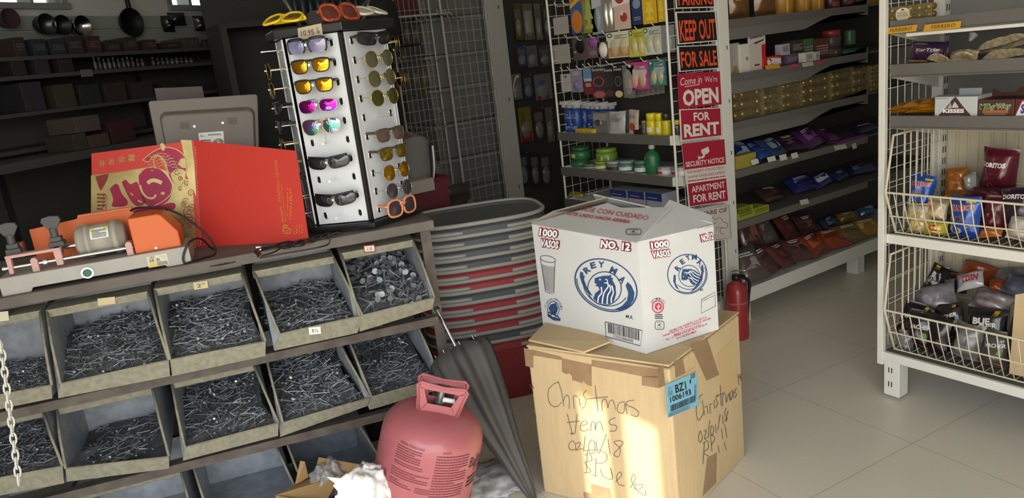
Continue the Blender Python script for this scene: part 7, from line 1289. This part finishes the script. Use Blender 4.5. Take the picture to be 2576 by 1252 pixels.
# ------------------------------------------------------------------ dark back of the shop: shelves, pans, bottles
class FaceO(Face):                                # along the oblique wall, off metres before it
    def __init__(s, off): s.pl = Pl(OW + ON * off, OE, Z); s.rz = math.atan2(OE.y, OE.x); s.n = ON.copy()
    def hit(s, px, py): return s.pl.hit(px, py)
SHD = M('dark shelf board', '3d3b38', .85); FB = FaceO(.42); org = OW + ON * .2
root = thing('shelving_unit', 'long dark shelving unit along the rear wall under the slat boards', 'shelving unit', org, FB.rz)
zs = [round(FB.hit(330, q).z, 3) for q in (128, 170, 250, 330)]; xl, xr = -2.1, (FB.hit(715, 100) - org).dot(OE)
for z in zs: b = B(SHD); b.box(xl, -.23, z - .02, xr, .15, z); lc(b, 'shelf')
for k in range(4): x = xl + (xr - .04 - xl) * k / 3; b = B(SHD); b.box(x, .15, 0, x + .04, .19, zs[0] + .05); lc(b, 'post')
b = B(M('dark unit back', '45443f', .9)); b.box(xl, .15, 0, xr, .16, zs[0] + .02); lc(b, 'back')
rng = random.Random(21)
xs = [40, 85, 130, 175, 225, 270, 320, 370, 420, 470, 520, 570, 620, 660]
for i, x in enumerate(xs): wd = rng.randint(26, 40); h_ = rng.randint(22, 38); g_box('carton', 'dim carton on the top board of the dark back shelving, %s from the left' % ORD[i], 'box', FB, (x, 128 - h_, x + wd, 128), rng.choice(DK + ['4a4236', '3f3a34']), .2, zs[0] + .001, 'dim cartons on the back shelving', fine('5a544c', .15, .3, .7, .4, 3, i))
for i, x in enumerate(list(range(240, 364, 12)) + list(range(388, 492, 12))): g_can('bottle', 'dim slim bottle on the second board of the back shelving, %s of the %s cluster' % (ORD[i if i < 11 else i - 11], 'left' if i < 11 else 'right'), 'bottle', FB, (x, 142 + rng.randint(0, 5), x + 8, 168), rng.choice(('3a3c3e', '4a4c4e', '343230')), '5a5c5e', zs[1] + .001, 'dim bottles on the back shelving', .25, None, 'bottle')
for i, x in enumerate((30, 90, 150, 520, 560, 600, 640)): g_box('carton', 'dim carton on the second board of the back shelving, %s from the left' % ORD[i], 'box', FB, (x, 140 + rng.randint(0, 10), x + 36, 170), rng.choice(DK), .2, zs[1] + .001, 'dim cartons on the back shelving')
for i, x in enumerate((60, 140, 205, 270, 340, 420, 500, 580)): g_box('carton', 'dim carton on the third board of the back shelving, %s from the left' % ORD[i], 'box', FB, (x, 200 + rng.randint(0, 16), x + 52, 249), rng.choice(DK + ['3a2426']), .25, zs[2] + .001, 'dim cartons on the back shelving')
FO2 = FaceO(.72); z = round(FO2.hit(225, 374).z, 3); org = FO2.hit(250, 374); root = thing('display_table', 'dark table in the gloom carrying a few cartons behind the counter', 'table', V((org.x, org.y, 0)), FO2.rz)
b = B(SHD); b.box(-.9, -.05, z - .04, 1.1, .4, z); lc(b, 'table_top')
for x, y in ((-.88, -.04), (1.04, -.04), (-.88, .34), (1.04, .34)): b = B(SHD); b.box(x, y, 0, x + .04, y + .04, z - .04); lc(b, 'leg')
hb = FO2.bb(190, 334, 225, 374, z)[2]
for (x0, y0, x1, y1, c, lb, zz) in ((190, 334, 225, 374, '3a332c', 'small olive carton', z + .001), (195, 290, 258, 333, '4a423e', 'upright grey brown carton', z + hb + .002), (228, 336, 282, 376, '4a3a30', 'tan carton', z + .001), (290, 300, 350, 376, '3d2024', 'dark red carton', z + .001)): g_box('carton', lb + ' low at the left behind the key machine', 'box', FO2, (x0, y0, x1, y1), c, .2, zz, 'cartons in the gloom at the left')
FW = FaceO(.08); root = thing('frying_pan', 'large black round pan hanging on the slat wall', 'pan', FW.hit(333, 56)); r_ = (FW.hit(362, 56) - FW.hit(304, 56)).length / 2; PAN = M('black pan', '141414', .4, .3)
b = B(PAN); root.rotation_euler.z = FW.rz; b.lathe([(r_ * .8, 0), (r_, .04), (r_ * .97, .04), (r_ * .78, .006)], 32, (0, .04, 0), -Y); lc(b, 'pan'); b = B(PAN); b.cyl((0, .0, r_ * .95), (0, .01, r_ + .16), .014); lc(b, 'handle')
for i, (x, y, rr_) in enumerate(((110, 62, 24), (150, 64, 22), (200, 66, 22), (18, 48, 24))):
    root = thing('pan', ('dim steel bowl with a faint rim glint, third from the left on the slat wall', 'dark bowl between two steel ones on the slat wall', 'steel bowl with a bright curved glint on the slat wall', 'dull reddish bundle at the far left of the slat wall')[i], 'pan', FW.hit(x, y)); root.rotation_euler.z = FW.rz; r_ = (FW.hit(x + rr_, y) - FW.hit(x - rr_, y)).length / 2; b = B((M('dull steel', '4a4c4c', .3, .9), PAN, M('bright steel', '8a8c8c', .15, 1), M('dull red cloth', '3a2428', .9))[i]); b.lathe([(r_ * .3, 0), (r_ * .8, .03), (r_, .09), (r_ * .96, .09), (r_ * .7, .04)], 28, (0, .06, 0), -Y); lc(b, 'bowl')
for i, (x0, y0, x1, y1) in enumerate(((424, 38, 450, 78), (440, 30, 478, 62), (505, 38, 540, 76), (552, 40, 580, 82), (600, 36, 625, 80), (640, 40, 680, 84))): g_bag('tool_bag', 'black bag of kitchen tools hanging on the slat wall, %s from the left' % ORD[i], 'bag', FW, (x0, y0, x1, y1), ('171615', '1d1b1a', '22201f')[i % 3], .08, None, 'black bags on the slat wall', None, 0, 0, i)
g_box('price_card', 'pale grey price card on the edge of the dark back shelving', 'card', FaceO(.432), (206, 174, 236, 193), '5f5a58', .004)
# things behind the top of the rack
root = thing('shelving_unit', 'dark oblique shelf of bottles behind the top of the sunglasses rack', 'shelving unit', V((1.75, 4.9, 0))); FT = Face('y', 4.92); z = FT.hit(830, 40).z; b = B(SHD); b.box(1.2, 4.87, z - .03, 2.45, 5.2, z); ch(b, 'shelf'); b = B(SHD); b.box(1.2, 5.2, 0, 2.45, 5.23, 2.7); ch(b, 'back'); b = B(SHD); b.box(1.2, 4.87, 0, 1.24, 5.2, z - .03); b2 = ch(b, 'side_panel')
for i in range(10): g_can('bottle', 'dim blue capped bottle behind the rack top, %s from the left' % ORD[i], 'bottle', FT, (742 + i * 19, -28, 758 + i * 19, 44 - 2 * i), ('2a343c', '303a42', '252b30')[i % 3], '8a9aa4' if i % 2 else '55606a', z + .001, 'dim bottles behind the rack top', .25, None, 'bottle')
root = thing('folding_stand', 'grey metal struts of a folded stand rising behind the rack', 'stand', V((1.5, 4.2, 0))); STM = M('grey strut metal', '6a6864', .4, .6); b = B(STM); b.tube([PY(758, 70, 3.6), PY(704, -20, 3.6)], .010, 8); ch(b, 'strut'); b = B(STM); b.tube([PY(912, 55, 3.6), PY(936, -25, 3.6)], .008, 8); ch(b, 'strut'); b = B(STM); b.tube([PY(890, 45, 3.6), PY(932, -10, 3.6)], .005, 8); ch(b, 'strut'); b = B(STM); q0, q1 = PY(758, 70, 3.6), PY(912, 55, 3.6); b.tube([q0, V((q0.x, q0.y, 0))], .012, 8); b.tube([q1, V((q1.x, q1.y, 0))], .012, 8); b.tube([V((q0.x, q0.y, .4)), V((q1.x, q1.y, .4))], .008, 8); ch(b, 'base_frame')
root = thing('cap', 'black cloth cap hanging behind the right of the rack top', 'cap', PY(950, 40, 3.9)); b = B(M('black cap cloth', '151413', .9)); b.smooth = True; b.lathe([(.11, -.16), (.115, -.05), (.10, .05), (.06, .12), (.01, .14)], 24); lc(b, 'crown'); b = B(M('black cap cloth', '151413')); b.lathe([(.02, -.165), (.19, -.175), (.19, -.168), (.02, -.155)], 24, (0, -.04, 0)); lc(b, 'brim'); b = B(STM); b.tube([(0, 0, .14), (0, .25, .2), (.0, .36, .2)], .004, 6); lc(b, 'hanging_loop')
bpy.context.view_layer.update()
